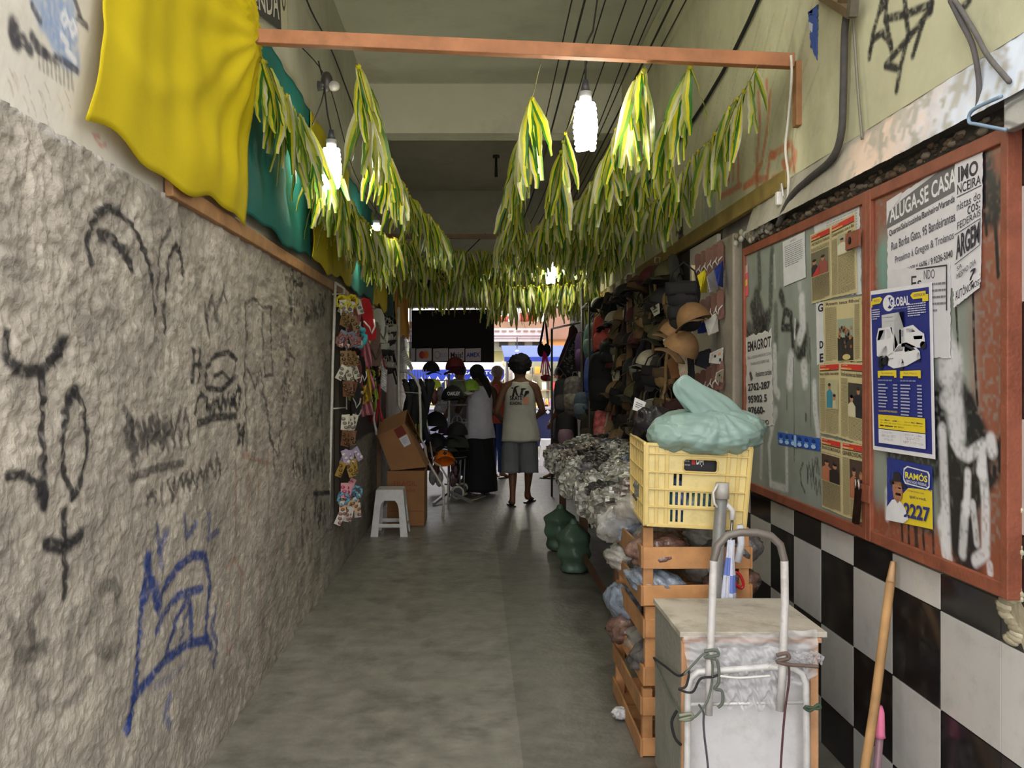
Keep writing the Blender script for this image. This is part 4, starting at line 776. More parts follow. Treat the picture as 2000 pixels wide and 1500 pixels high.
# yellow plastic crate
def holed(mb, P, holes, col):
    us = sorted({0, 1, *[h[0] for h in holes], *[h[2] for h in holes]}); vs = sorted({0, 1, *[h[1] for h in holes], *[h[3] for h in holes]})
    for a, b in zip(us[:-1], us[1:]):
        for c, d in zip(vs[:-1], vs[1:]):
            u = (a+b)/2; v = (c+d)/2
            if any(h[0] < u < h[2] and h[1] < v < h[3] for h in holes): continue
            mb.add([P(a, c), P(b, c), P(b, d), P(a, d)], [(0, 1, 2, 3)], col)
YCR = (224, 204, 140); wX, wY, hZ = .395, .50, .315
T = thing('plastic_crate', 'cream yellow ribbed plastic crate on top of the wooden crates', 'crate', (.865, 3.60, .905), -.06); T.rotation_euler = (0, math.radians(2.2), math.radians(-4))
def cpt(side, u, v, o=0):     # u 0..1 to the right, v 0 top .. 1 bottom, tapering downwards
    tp = 1-.06*v; z = hZ*(1-v)
    x = (u-.5)
    if side == 0: return Vector((x*wX*tp, -wY/2*tp-o, z))
    if side == 1: return Vector((-x*wX*tp, wY/2*tp+o, z))
    if side == 2: return Vector((-wX/2*tp-o, -x*wY*tp, z))
    return Vector((wX/2*tp+o, x*wY*tp, z))
fr = [(.37, .17, .69, .31)]+[(.27+.055*i, .35, .30+.055*i, .50) for i in range(2)]+[(.235+.056*i, .58, .265+.056*i, .74) for i in range(10)]+[(.245+.055*i, .80, .27+.055*i, .95) for i in range(3)]
lt = [(.30, .17, .70, .30)]+[(.20+.06*i, .38, .23+.06*i, .52) for i in range(10)]+[(.20+.06*i, .60, .23+.06*i, .76) for i in range(10)]
for sd, hl, nmn in ((0, fr, 'front_panel'), (1, fr, 'back_panel'), (2, [], 'side_panel'), (3, lt, 'side_panel')):
    m = MB(); holed(m, lambda u, v: cpt(sd, u, v), hl, YCR)
    o = m.build(nmn, M['plastic'], T, local=True, solid=.004)
    m = MB(); C2 = (218, 192, 120)
    for v in (.0, .11, .34, .55, .77, 1.0): m.beam(cpt(sd, 0, v, .005), cpt(sd, 1, v, .005), .014, .006 if v not in (0, 1) else .012, C2)
    for u in ((0, .10, .2, .80, .90, 1) if sd < 2 else (0, .12, .24, .36, .5, .64, .76, .88, 1)): m.beam(cpt(sd, u, 0, .005), cpt(sd, u, 1, .005), .006 if 0 < u < 1 else .014, .014, C2, up=(0, 1, 0) if sd > 1 else (1, 0, 0))
    if sd == 0:
        loop = [(.37, .17), (.69, .17), (.69, .31), (.37, .31)]; m.tube([cpt(0, u, v, .003) for u, v in ((.385, .16), (.675, .16), (.70, .19), (.70, .29), (.675, .32), (.385, .32), (.36, .29), (.36, .19))], .004, C2, 6, closed=True)
    m.build('ribs', M['plastic'], T, local=True, bevel=.0015)
m = MB(); m.bb(-wX/2*.94, wX/2*.94, -wY/2*.94, wY/2*.94, 0, .006, YCR); m.build('bottom', M['plastic'], T, local=True)
bx = Sheet((.755, 3.388, 1.20), (.955, 3.384, 1.19), (.955, 3.384, 1.09), (.755, 3.388, 1.10), (0, -1, 0)); bx.base((34, 32, 36), 0, 1, .01).text('Digi', .52, .08, .66, .62, (226, 226, 226), .02).rect(.43, .1, .50, .5, (190, 40, 44)).lines(.1, .2, .4, .8, 4, (150, 150, 156), .3, 3)
bx.put('printed_box', 'black printed box seen through the handle hole of the yellow crate', 'box')
for i in range(5): packet((.75+.055*i, 3.43, 1.0), (.035, .03, .09), 60+i, 'small blue green packet behind the slots of the yellow crate', 'packets inside the yellow crate', col=[(70, 130, 130), (90, 120, 180), (130, 160, 150)][i % 3], mm='wrap')
packet((.80, 3.6, 1.0), (.12, .14, .09), 77, 'dull plastic bag at the bottom of the yellow crate', col=(110, 110, 104), mm='wrap')
packet((1.0, 3.62, 1.02), (.08, .14, .1), 78, 'grey plastic bag at the right inside of the yellow crate', col=(120, 124, 120), mm='wrap')
# big teal bag
TE = (158, 186, 178); c0 = A(1378, 848, 3.45)
T = thing('plastic_carrier_bag', 'large pale teal plastic bag with a twisted top on the yellow crate', 'plastic bag', c0-Vector((0, 0, .1)))
m = MB(); f1 = ridged(11, .17, 4.2, 12); nb = A(1392, 800, 3.43)
def bagfn(v):
    d = Vector((v.x*.24, v.y*.2, v.z*.1))+c0-nb; ang = math.atan2(d.z, d.x)
    return (f1(v)+(.11*abs(math.sin(ang*6+d.y*12))-.05)*math.exp(-d.length*3))*(1-.16*max(0, -v.z)**2)*(1+.10*max(0, v.x)*max(0, v.z))
m.ell(c0, (.235, .20, .108), TE, 130, 80, None, bagfn)
m.ell(A(1446, 838, 3.45), (.09, .14, .075), TE, 70, 46, None, ridged(14, .16, 3.5, 10)); m.ell(A(1310, 850, 3.42), (.095, .13, .07), TE, 70, 46, None, ridged(15, .16, 3.5, 10))
m.build('body', M['bag'], T)
m = MB(); rings = []; pth = [(1424, 866, .18, .14), (1412, 838, .145, .10), (1397, 814, .108, .08), (1380, 795, .082, .06), (1364, 780, .072, .05), (1349, 768, .066, .042), (1337, 757, .058, .034), (1328, 748, .048, .026), (1323, 741, .032, .014)]
r = random.Random(2)
for i, (x, y, rx, ry) in enumerate(pth):
    c = A(x, y, 3.44-.01*i); ring = []; d = Vector((.7, 0, .7)) if i > 1 else Vector((1, 0, .1)); d.normalize()
    for k in range(40):
        a = 2*PI*k/40; q_ = 1.06-.20*abs(math.sin(a*3+i*.35))-.12*abs(math.sin(a*5.5-i*.5)); ring.append(c+d*math.cos(a)*rx*q_+Vector((0, 1, 0))*math.sin(a)*ry*q_)
    rings.append(ring)
m.loft(rings, TE); m.build('twisted_top', M['bag'], T, sub=1)
packet(A(1278, 832, 3.75), (.085, .1, .085), 41, 'black plastic bag behind the teal bag on the yellow crate', col=(34, 32, 38), mm='bag'); m = MB(); c = A(1262, 812, 3.66)
s = Sheet(A(1240, 776, 3.9), A(1262, 786, 3.9), A(1254, 806, 3.9), A(1235, 800, 3.9), (0, -1, 0)); s.base((206, 204, 200), 0).lines(.2, .3, .8, .8, 3, (60, 60, 60), .4, 1); s.put('price_tag', 'white tag hanging over the bagged goods left of the teal bag', 'tag', m=M['paper'])
# pole and furled umbrella standing behind the box
a = Vector((.86, 3.28, 0)); b = A(1410, 945, 3.27)
T = thing('grey_roll', 'grey plastic wrapped pole leaning before the yellow crate', 'pole', a); m = MB(); m.tube([a, a.lerp(b, .5), b-Vector((0, 0, .03))], [.026, .025, .022], (126, 126, 124), 14); m.build('shaft', M['metal'], T)
m = MB(); m.tube([b-Vector((0, 0, .055)), b+Vector((.001, 0, .004))], [.027, .025], (176, 172, 168), 14); m.build('cap', M['plastic'], T)
m = MB(); m.tube([b+Vector((-.022, -.02, 0)), b+Vector((-.040, -.025, -.03)), b+Vector((-.036, -.025, -.07)), b+Vector((-.024, -.025, -.085))], .005, (210, 208, 206), 6); m.build('strap', M['plastic'], T)
a = Vector((.915, 3.29, 0)); b = A(1430, 1015, 3.27); d = b-a
T = thing('furled_umbrella', 'furled blue and white umbrella standing between crates and white box', 'umbrella', a); rings = []
for i in range(13):
    t = i/12; c = a+d*(.08+.84*t); R0 = .012+.026*math.sin(PI*min(1, (t*.8+.25)))**.8
    rings.append([c+Vector((math.cos(q_)*R0*(1+.22*math.sin(q_*8+t*6)), math.sin(q_)*R0*(1+.22*math.sin(q_*8+t*6)), 0)) for q_ in [2*PI*k/32 for k in range(32)]])
m = MB(); m.loft(rings, (62, 98, 190)); n = 12*32
m.gcols(12*32+2, lambda k: (60, 96, 188) if (k//32) < 7 else (206, 208, 222) if (k//32+k % 32//8) % 3 else (110, 130, 205)); m.build('canopy', M['cloth'], T)
m = MB(); m.tube([a, b], .006, (150, 150, 150), 8); m.build('shaft', M['chrome'], T); m = MB(); m.tube([b, b+Vector((.002, 0, .035)), b+Vector((-.018, 0, .055)), b+Vector((-.04, 0, .045)), b+Vector((-.044, 0, .01)), b+Vector((-.04, -.01, -.08))], .011, (208, 206, 204), 9); m.build('handle', M['plastic'], T)
m = MB(); m.tube([b+Vector((.03, 0, -.02)), b+Vector((.035, 0, -.09)), b+Vector((.02, 0, -.16))], .014, (196, 198, 206), 8); m.build('spare_sleeve', M['cloth'], T)
# white box on the hand truck
x0, x1, y0, y1, z1 = .665, 1.105, 2.80, 3.20, .665
T = thing('insulated_box', 'battered white box with plywood lid strapped to the white hand truck', 'box', ((x0+x1)/2, 3.0, .06))
m = MB(); m.bb(x0+.004, x1-.004, y0+.006, y1, .06, z1-.02, (206, 204, 206)); m.build('body', M['plastic'], T, bevel=.004)
m = MB(); m.bb(x0-.002, x0+.003, y0+.01, y1+.006, .06, z1-.022, (140, 138, 128)); m.build('side_sheet', M['conc'], T)
m = MB(); m.bb(x0-.006, x1+.03, y0-.004, y1+.02, z1-.018, z1, (190, 182, 168)); m.build('lid', mat('stained_lid', .7, amt=.2, scale=5, bump=.2, dirt=.8, dirtcol=(118, 104, 84), dscale=6), T, bevel=.002)
for xx in (x0+.011, x1-.012): m = MB(); m.bb(xx-.013, xx+.013, y0-.006, y0+.006, .06, z1-.03, (196, 148, 108)); m.build('corner_batten', M['wood'], T, bevel=.002)
m = MB(); m.bb(x0, x1+.01, y0-.010, y0+.004, z1-.034, z1-.019, (186, 140, 108)); m.build('lid_batten', M['wood'], T, bevel=.002)
def filmsheet(pts, seed, name='clear_wrap'):
    tl, tr, br, bl = [Vector(p) for p in pts]; r = random.Random(seed); m = MB()
    def P(u, v):
        p = (tl*(1-u)+tr*u)*(1-v)+(bl*(1-u)+br*u)*v
        p.y += -.012*abs(math.sin(u*11+v*7+seed))-.010*abs(math.sin(u*23-v*13))-.006*math.sin(v*31+u*5); p.z += .012*math.sin(u*19+seed)*v; return p
    m.grid(P, 46, 26, (206, 206, 210)); return m.build(name, M['film'], T)
Yf = 2.788
filmsheet([A(1332, 1240, Yf), A(1594, 1228, Yf), A(1592, 1330, Yf-.01), A(1345, 1345, Yf-.01)], 1); filmsheet([A(1400, 1262, Yf-.02), A(1530, 1262, Yf-.02), A(1508, 1385, Yf-.03), A(1418, 1375, Yf-.02)], 4); filmsheet([A(1540, 1270, Yf-.02), A(1592, 1270, Yf-.02), A(1606, 1285, Yf-.02), A(1560, 1310, Yf-.03)], 7)
T = thing('hand_truck', 'white painted tubular hand truck with a tall bent handle before the box', 'hand truck', (.87, 2.74, 0)); YT = 2.735
g = lambda x, y, Y=YT: A(x, y, Y)
hp = [g(1384, 1396), g(1386, 1300), g(1391, 1180), g(1394, 1095), g(1402, 1065), g(1420, 1046), g(1445, 1040), g(1478, 1040), g(1506, 1047), g(1524, 1064), g(1532, 1095), g(1533, 1180), g(1529, 1300), g(1523, 1388)]
m = MB(); m.tube(hp, .0125, (206, 202, 200), 12); i0 = len(m.f); nf = 12*(len(hp)-1)+2; m.gcols(nf, lambda k: (112, 104, 98) if 3*12 <= k < 10*12 and True else (206, 202, 200)); m.build('handle', M['metal'], T)
lp = [g(1338, 1800), g(1345, 1490), g(1346, 1350), g(1352, 1328), g(1366, 1316), g(1400, 1314), g(1510, 1306), g(1552, 1309), g(1570, 1318), g(1578, 1338), g(1580, 1490), g(1584, 1800)]
m = MB(); m.tube([p+Vector((0, .018, 0)) for p in lp], .011, (206, 204, 202), 10); m.build('frame', M['metal'], T)
for yv in (1380, 1640): m = MB(); m.tube([g(1348, yv)+Vector((0, .018, 0)), g(1580, yv-4)+Vector((0, .018, 0))], .006, (200, 198, 196), 8); m.build('crossbar', M['metal'], T)
m = MB(); m.bb(.68, 1.08, 2.72, 2.98, .05, .058, (170, 168, 166)); m.build('toe_plate', M['metal'], T)
m = MB(); m.tube([(.64, 2.70, .06), (1.11, 2.70, .06)], .008, (80, 80, 80)); m.build('axle', M['metal'], T)
for x in (.645, 1.10): m = MB(); m.tube([(x-.015, 2.70, .08), (x+.015, 2.70, .08)], .08, (40, 40, 42), 24, sm=False); w_ = m.build('wheel', M['plastic'], T, bevel=.005); m = MB(); m.tube([(x-.018, 2.70, .08), (x+.018, 2.70, .08)], .03, (200, 200, 200), 16, sm=False); m.build('hub', M['plastic'], w_)
def rope(pts, r, col, lab, Y=2.718, nm_='cord'): return cable([A(x, y, Y if len(z) == 0 else z[0]) for x, y, *z in pts], r, col, lab, 'rope', nm_, 6, 'cords tying the white box')
rope([(1277, 1285, 3.16), (1300, 1302, 2.95), (1326, 1320, 2.79), (1345, 1310, 2.72), (1340, 1340, 2.715), (1326, 1346, 2.715), (1352, 1352, 2.715), (1368, 1326), (1392, 1322), (1402, 1318)], .004, (36, 34, 40), 'black cord knotted around the left corner batten of the box')
rope([(1277, 1285, 3.16), (1300, 1342, 2.98), (1326, 1390, 2.79), (1345, 1402), (1362, 1396), (1385, 1360), (1392, 1300), (1378, 1276), (1352, 1300), (1336, 1318)], .0035, (96, 104, 92), 'green grey cord looping from the box side to the left handle tube')
rope([(1376, 1272), (1398, 1270), (1402, 1280), (1376, 1284), (1400, 1290), (1404, 1330), (1396, 1345), (1410, 1350), (1411, 1372), (1402, 1382)], .005, (92, 98, 88), 'dark green cord wound round the left handle tube')
rope([(1405, 1320), (1440, 1324), (1478, 1322), (1504, 1320)], .004, (214, 212, 208), 'short white cord stretched between the handle tubes')
rope([(1517, 1280), (1536, 1276), (1540, 1286), (1518, 1292), (1540, 1298), (1570, 1300), (1598, 1302)], .006, (104, 88, 80), 'brown rag knotted round the right handle tube')
rope([(1365, 1376), (1374, 1392), (1374, 1412), (1376, 1440), (1384, 1520), (1388, 1700)], .0035, (70, 70, 76), 'thin black elastic hanging down left on the box front')
rope([(1540, 1296), (1541, 1330), (1532, 1400), (1524, 1520), (1520, 1700)], .0035, (84, 50, 52), 'thin dark red cord hanging down from the right handle tube')
rope([(1570, 1382), (1582, 1388), (1598, 1376), (1600, 1384), (1572, 1380)], .005, (60, 78, 60), 'small green knot on the right side of the truck frame')
rope([(1322, 1388, 2.79), (1312, 1410, 2.79), (1318, 1440, 2.79), (1330, 1455, 2.79)], .005, (28, 28, 32), 'loose black end hanging at the left side of the box')
rope([(1326, 1398), (1350, 1394), (1350, 1404), (1328, 1406), (1352, 1400)], .006, (120, 124, 104), 'pale green cord tied round the left lower frame tube')
# sticks
a = Vector((1.13, 2.62, 0)); b = RW(1745, 1097, XR-.03)
T = thing('broomstick', 'bare wooden broomstick leaning against the chequered tiles', 'stick', a); m = MB(); m.tube([a, a.lerp(b, .5)+Vector((.006, 0, 0)), a.lerp(b, .93), b], [.0145, .0145, .0145, .009], (170, 130, 84), 12); m.build('shaft', M['wood'], T)
m = MB(); e = a.lerp(b, .93); m.tube([e+Vector((-.004, -.008, 0)), b+Vector((-.003, -.006, 0))], [.012, .006], (212, 170, 128), 8); m.build('splintered_tip', M['wood'], T)
a = Vector((1.28, 2.80, 0)); b = A(1718, 1378, 2.76)
T = thing('mop_handle', 'thin stick with a pink plastic top before the lower tiles', 'stick', a); m = MB(); m.tube([a, b-Vector((0, 0, .09))], .0125, (150, 116, 128), 10); m.build('shaft', M['metal'], T)
m = MB(); m.tube([b-Vector((0, 0, .10)), b-Vector((0, 0, .09)), b-Vector((0, 0, .02)), b], [.018, .016, .0145, .008], (232, 120, 160), 12); m.build('grip', M['plastic'], T)
# market table with wrapped clothes, green bags beneath
T = thing('display_table', 'low wooden table hidden under the heap of wrapped clothes', 'table', (1.08, 6.7, 0)); m = MB(); m.bb(.80, 1.36, 4.98, 8.35, .69, .72, (112, 84, 58)); m.build('table_top', M['wood'], T)
for x in (.83, 1.33):
    for y in (5.02, 6.7, 8.3): m = MB(); m.bb(x-.03, x+.03, y-.03, y+.03, 0, .69, (100, 70, 48)); m.build('leg', M['wood'], T, bevel=.003)
m = MB(); m.bb(.80, .815, 4.98, 8.35, .1, .16, (96, 66, 44)); m.build('stretcher', M['wood'], T)
r = random.Random(12); BAGC = [(158, 156, 146), (126, 124, 116), (176, 172, 162), (70, 68, 66), (140, 130, 124), (44, 44, 48), (168, 164, 156), (120, 112, 120), (96, 100, 112)]
def garm(x, y, z, rx, ry, rz, col, lab, i, grp=True):
    m = MB(); Mx = Euler((r.uniform(-.35, .35), r.uniform(-.35, .35), r.uniform(0, 3))).to_matrix(); m.ell((x, y, z), (rx, ry, rz), col, 24, 15, Mx, crump(200+i, .50, 5.0, 12)); m.sm = [False]*len(m.sm); m.gcols(24*15, lambda k: (lambda g_: tuple(min(235, q*g_) for q in col))(r.choice((.6, .8, .9, 1, 1.05, 1.15, 1.5))))  # faces vary at random: garment tones and painted plastic glints
    tag(m.build('wrapped_garment', M['wrap']), lab, 'wrapped clothes', 'clothes in plastic on the table' if grp else None)
i = 0
for gy in range(17):
    for gx in range(4):
        i += 1; y = 5.12+gy*.2+r.uniform(-.06, .06); x = .80+gx*.16+r.uniform(-.04, .04); z = .76+.035*gx+r.uniform(0, .05)+(-.03 if gx == 0 else 0)
        ar = 'near half' if gy < 8 else 'far half'; sd = 'aisle edge' if gx == 0 else 'wall side' if gx == 3 else 'middle'
        garm(x, y, z, .12, .11, .065, r.choice(BAGC), f'garment in clear plastic, {sd} of the heap, {ar} of the table', i)
for (px, py, Y, c, lab) in ((1168, 889, 7.3, (206, 30, 34), 'bright red wrapped garment at the far end of the heap'), (1238, 960, 6.0, (226, 120, 170), 'striped pink and white wrapped garment in the heap'), (1170, 945, 6.8, (60, 70, 140), 'blue wrapped garment by the aisle edge of the heap'), (1195, 925, 6.3, (170, 120, 100), 'brownish wrapped garment with bright glints in mid heap'), (1265, 893, 6.4, (30, 32, 40), 'black wrapped garment near the yellow crate')):
    i += 1; p = A(px, py, Y); garm(p.x, p.y, p.z, .07, .07, .035, c, lab, i, False)
for k in range(9):
    i += 1; y = 5.2+k*.37; garm(.735, y, .66+r.uniform(-.06, .05), .05, .10, .11, r.choice(BAGC[:3]), 'plastic wrapped garment sagging over the aisle edge of the table', i)
def gbag(c, rx, rz, seed, lab):
    T = thing('green_bag', lab, 'plastic bag', (c[0], c[1], 0)); m = MB(); rings = []; r = random.Random(seed); ph = r.uniform(0, 6)
    for k in range(20):
        t = k/19; R0 = rx*(.78+.3*math.sin(t*PI*.9)+.09*math.sin(t*19+ph))*(1 if t < .8 else 1-(t-.8)*3.4); rings.append([Vector((c[0]+math.cos(a)*R0*(1+.06*math.sin(a*5+t*7+ph)+.03*math.sin(a*11)), c[1]+math.sin(a)*R0*(1+.06*math.sin(a*5+t*7)), rz*t+.001)) for a in [2*PI*j/28 for j in range(28)]])
    m.loft(rings, (92, 118, 100)); m.build('bag_body', M['bag'], T, sub=1)
    m = MB(); m.ell((c[0], c[1], rz*.98), (.035, .03, .04), (100, 128, 110), 10, 8, None, crump(seed, .3)); m.build('knot', M['bag'], T)
gbag((.74, 6.55, 0), .115, .37, 1, 'nearer dark green full bag standing on the floor below the table'); gbag((.715, 7.35, 0), .125, .36, 2, 'farther dark green full bag standing on the floor below the table')
# ---------------------------------------------------------------- hanging wares
PR = {}
def put(kind, colname, col, loc, rz, label, group, col2=None, scale=None, tilt=0):
    key = (kind, colname)
    if key not in PR: PR[key] = BUILD[kind](col, col2 or tuple(c*.6 for c in col))
    return proto_or_dup(PR[key], loc, (0, tilt, rz), label, group, scale)
def th0(name, cat):
    return thing(name, name, cat)
def b_cap(c, c2):
    T = th0('cap', 'cap'); m = MB(); m.ell((0, 0, -.1), (.092, .105, .11), c, 20, 8, None, None, (0, .5)); m.build('crown', M['dark'], T, local=True)
    m = MB(); m.grid(lambda u, v: Vector(((u-.5)*.17*(1-.25*v*v), -.09-.075*v, -.1-.012*v-.03*(2*u-1)**2*(1-.3*v)+.0)), 10, 4, c2); m.build('brim', M['dark'], T, local=True, solid=.004)
    m = MB(); m.ell((0, 0, .01), (.009, .009, .005), c2, 8, 4); m.build('button', M['dark'], T, local=True); return T
def b_slipper(c, c2):
    T = th0('slipper', 'slipper'); m = MB(); out = [(-.03, 0), (-.04, -.05), (-.036, -.12), (-.045, -.2), (-.03, -.245), (0, -.255), (.03, -.245), (.045, -.2), (.036, -.12), (.04, -.05), (.03, 0), (0, .01)]
    n = len(out); m.add([(x, -.006, z) for x, z in out]+[(x, .006, z) for x, z in out], [list(range(n)), list(range(n, 2*n))[::-1]]+[(i, i+n, (i+1) % n+n, (i+1) % n) for i in range(n)], c); m.build('sole', M['plastic'], T, local=True)
    m = MB(); m.tube([(-.036, -.01, -.13), (-.02, -.04, -.17), (0, -.02, -.215), (.02, -.04, -.17), (.036, -.01, -.13)], .006, c2, 6); m.build('strap', M['plastic'], T, local=True); return T
def b_pouch(c, c2):
    T = th0('shoulder_pouch', 'bag'); m = MB(); m.ell((0, 0, -.17), (.09, .035, .075), c, 18, 10, None, lambda v: 1/max(abs(v.x), abs(v.z), .72)**.5); m.build('body', M['dark'], T, local=True)
    m = MB(); m.grid(lambda u, v: Vector(((u-.5)*.17, -.036-.006*math.sin(v*3), -.105-.07*v)), 6, 4, c2); m.build('flap', M['dark'], T, local=True, solid=.004)
    m = MB(); m.tube([(-.085, 0, -.14), (-.06, 0, -.05), (0, 0, 0), (.06, 0, -.05), (.085, 0, -.14)], .005, c2, 6); m.build('strap', M['dark'], T, local=True); return T
def b_belt(c, c2):
    T = th0('belt', 'belt'); m = MB(); m.tube([(0, -.02*math.sin(i), 0-.05*i) for i in range(9)], .012, c, 6); m.build('strip', M['dark'], T, local=True)
    m = MB(); m.tube([(-.02, -.01, .0), (.02, -.01, .0), (.02, -.01, .035), (-.02, -.01, .035)], .004, (190, 186, 170), 6, closed=True, sm=False); m.build('buckle', M['chrome'], T, local=True); return T
def b_cloth(c, c2):
    T = th0('hanging_scarf', 'scarf'); m = MB()
    m.grid(lambda u, v: Vector(((u-.5)*(.05+.10*v), .025*math.sin(u*11+v*3)*(.3+v), -.30*v)), 16, 10, c); m.gcols(160, lambda k: c if (k % 16) % 4 < 2 else c2); m.build('fabric', M['cloth'], T, local=True, solid=.003)
    m = MB(); m.tube([(0, 0, 0), (0, .0, .03), (.01, .0, .045)], .003, (150, 150, 150), 5); m.build('hook', M['chrome'], T, local=True); return T
def b_clipcard(c, c2):
    T = th0('hair_clip_card', 'hair clips'); m = MB(); m.box((0, 0, -.06), (.05, .003, .11), c); m.build('card', M['paper'], T, local=True)
    m = MB()
    for k in range(3): m.ell((-.012+.012*k, -.008, -.035-.03*k), (.016, .007, .012), c2, 8, 5)
    m.build('clip', M['glossy'], T, local=True); return T
def b_scrunchie(c, c2):
    T = th0('hair_band', 'hair band'); m = MB(); m.tube([((.035+.006*math.cos(a*9))*math.cos(a), .01*math.sin(a*5), -.045+(.04+.005*math.cos(a*9))*math.sin(a)) for a in [i/30*2*PI for i in range(30)]], .010, c, 6, closed=True); m.build('ring', M['cloth'], T, local=True)
    m = MB(); m.box((0, -.012, -.075), (.025, .003, .03), (206, 204, 196)); m.build('label_card', M['paper'], T, local=True); return T
def b_backpack(c, c2, w=.30, h=.42, mt='dark'):
    T = th0('backpack', 'backpack'); m = MB(); m.ell((0, 0, -h/2-.03), (w/2, .09, h/2), c, 26, 16, None, lambda v: 1/max(abs(v.x), abs(v.z)*.95, .70)**.55); m.build('main_body', M[mt], T, local=True)
    m = MB(); m.ell((0, -.085, -h*.70), (w*.38, .05, h*.22), c2, 20, 12, None, lambda v: 1/max(abs(v.x), abs(v.z), .72)**.5); m.build('front_pocket', M[mt], T, local=True)
    for s in (-1, 1): m = MB(); m.tube([(s*w*.2, .06, -.05), (s*w*.24, .13, -.15), (s*w*.26, .12, -.3), (s*w*.3, .05, -h*.9)], .014, c2, 6); m.build('shoulder_strap', M[mt], T, local=True)
    m = MB(); m.tube([(-.035, .02, -.03), (-.02, .02, .02), (.02, .02, .02), (.035, .02, -.03)], .006, c2, 6); m.build('top_loop', M[mt], T, local=True)
    m = MB(); m.tube([(w*.46*math.cos(a), -.045, -h/2-.03+h*.46*math.sin(a)) for a in [PI*i/12 for i in range(13)]], .004, (150, 150, 146), 5); m.build('zip', M['chrome'], T, local=True); return T
BUILD = dict(cap=b_cap, slipper=b_slipper, pouch=b_pouch, belt=b_belt, scarf=b_cloth, clips=b_clipcard, band=b_scrunchie, backpack=b_backpack)
ordn = ['topmost', 'second', 'third', 'fourth', 'fifth', 'sixth', 'lowest', 'lowest']
r = random.Random(21)
DC = [('black', (20, 18, 20)), ('dark brown', (56, 40, 30)), ('black', (26, 24, 26)), ('brown', (98, 70, 44)), ('charcoal', (44, 42, 40)), ('dark red', (84, 30, 32)), ('tan', (136, 108, 72)), ('cream', (186, 178, 156)), ('olive', (80, 74, 44))]
KN = {'cap': 'cap', 'slipper': 'slipper', 'pouch': 'shoulder pouch', 'belt': 'belt', 'scarf': 'scarf'}
m = MB()                                               # dark backing net behind the wares
m.bb(XR-.035, XR-.012, 5.58, 9.6, .78, 2.30, (34, 30, 26)); tag(m.build('display_board', M['dark'], bevel=.004), 'dark backing board behind the hanging caps and pouches', 'panel')
m = MB(); m.bb(XR-.035, XR-.012, 4.94, 5.57, .75, 2.30, (188, 182, 172)); tag(m.build('pegboard', M['wall'], bevel=.003), 'pale pegboard with slippers beside the concrete pilaster', 'panel')
for row in range(7):
    z = 2.26-row*.205; y = 5.62
    while y < 9.4:
        st_ = .15+.022*(y-5.6); cn, c = r.choice(DC); kind = r.choice(['cap', 'cap', 'pouch', 'slipper', 'belt', 'scarf', 'pouch'])
        sec = 'near the pale pegboard' if y < 6.2 else 'before the wood post' if y < 7.15 else 'beyond the wood post' if y < 8.3 else 'beside the backpacks'
        put(kind, cn, c, (XR-.10-r.uniform(0, .05), y, z+r.uniform(-.03, .03)), -PI/2+r.uniform(.3, 1.3), f'{cn} {KN[kind]} in the {ordn[row]} row of hanging wares {sec}', 'dark wares hanging on the right', scale=None, tilt=r.uniform(-.35, .35)); y += st_*r.uniform(.8, 1.2)
m = MB(); m.bb(XR-.16, XR-.12, 7.15, 7.2, .72, 2.32, (112, 82, 54)); tag(m.build('wood_post', M['wood'], bevel=.003), 'thin upright wood post among the hanging wares', 'post')
def plate(q, name, lab, cat, col, cols2=None, th=.006, m_='cloth'):
    pts = [RW(x, y, X) for x, y, X in q]; n = (pts[1]-pts[0]).cross(pts[3]-pts[0]).normalized(); n = -n if n.y > 0 else n
    s = Sheet(*pts, n); s.base(col, .03, len(lab), th)
    for c in cols2 or []: s.rect(*c)
    s.put(name, lab, cat, m=M[m_])
X1, X2 = XR-.06, XR-.14
plate([(1360, 540, X2), (1384, 521, X1), (1380, 572, X1), (1368, 574, X2)], 'yellow_flannel', 'yellow cloth hanging on the pale pegboard, upper left', 'cloth', (224, 206, 30))
plate([(1394, 525, X2), (1412, 508, X1), (1411, 562, X1), (1401, 558, X2)], 'blue_flannel', 'deep blue cloth hanging on the pale pegboard, upper right', 'cloth', (36, 56, 140))
plate([(1379, 540, X2), (1398, 524, X1), (1402, 566, X1), (1386, 572, X2)], 'grey_flannel', 'light grey cloth between the yellow and the blue one', 'cloth', (170, 166, 168))
plate([(1360, 626, X2), (1386, 612, X1), (1383, 650, X1), (1362, 652, X2)], 'blue_flannel', 'deep blue cloth hanging in the middle of the pale pegboard', 'cloth', (38, 54, 130))
plate([(1374, 624, X2), (1402, 611, X1), (1404, 648, X1), (1383, 656, X2)], 'cream_flannel', 'cream white cloth beside the middle blue one', 'cloth', (206, 204, 190))
plate([(1386, 690, X2), (1412, 678, X1), (1410, 712, X1), (1384, 708, X2)], 'spotted_cloth', 'white cloth with dark and orange spots low on the pegboard', 'cloth', (196, 192, 180), [(.3, .3, .45, .5, (40, 50, 60)), (.6, .2, .8, .4, (206, 150, 110)), (.7, .6, .85, .8, (40, 50, 60)), (.1, .1, .2, .3, (206, 160, 120))])
plate([(1398, 728, X2), (1412, 720, X1), (1411, 748, X1), (1396, 742, X2)], 'spotted_cloth', 'small pale spotted cloth lowest on the pegboard', 'cloth', (200, 194, 176), [(.3, .3, .5, .5, (60, 60, 60)), (.6, .5, .8, .7, (200, 150, 100))])
plate([(1357, 690, X2), (1384, 680, X1), (1382, 722, X1), (1356, 712, X2)], 'dark_pouch', 'dark navy pouch between both lower rows of the pegboard', 'pouch', (30, 30, 40), th=.05, m_='dark')
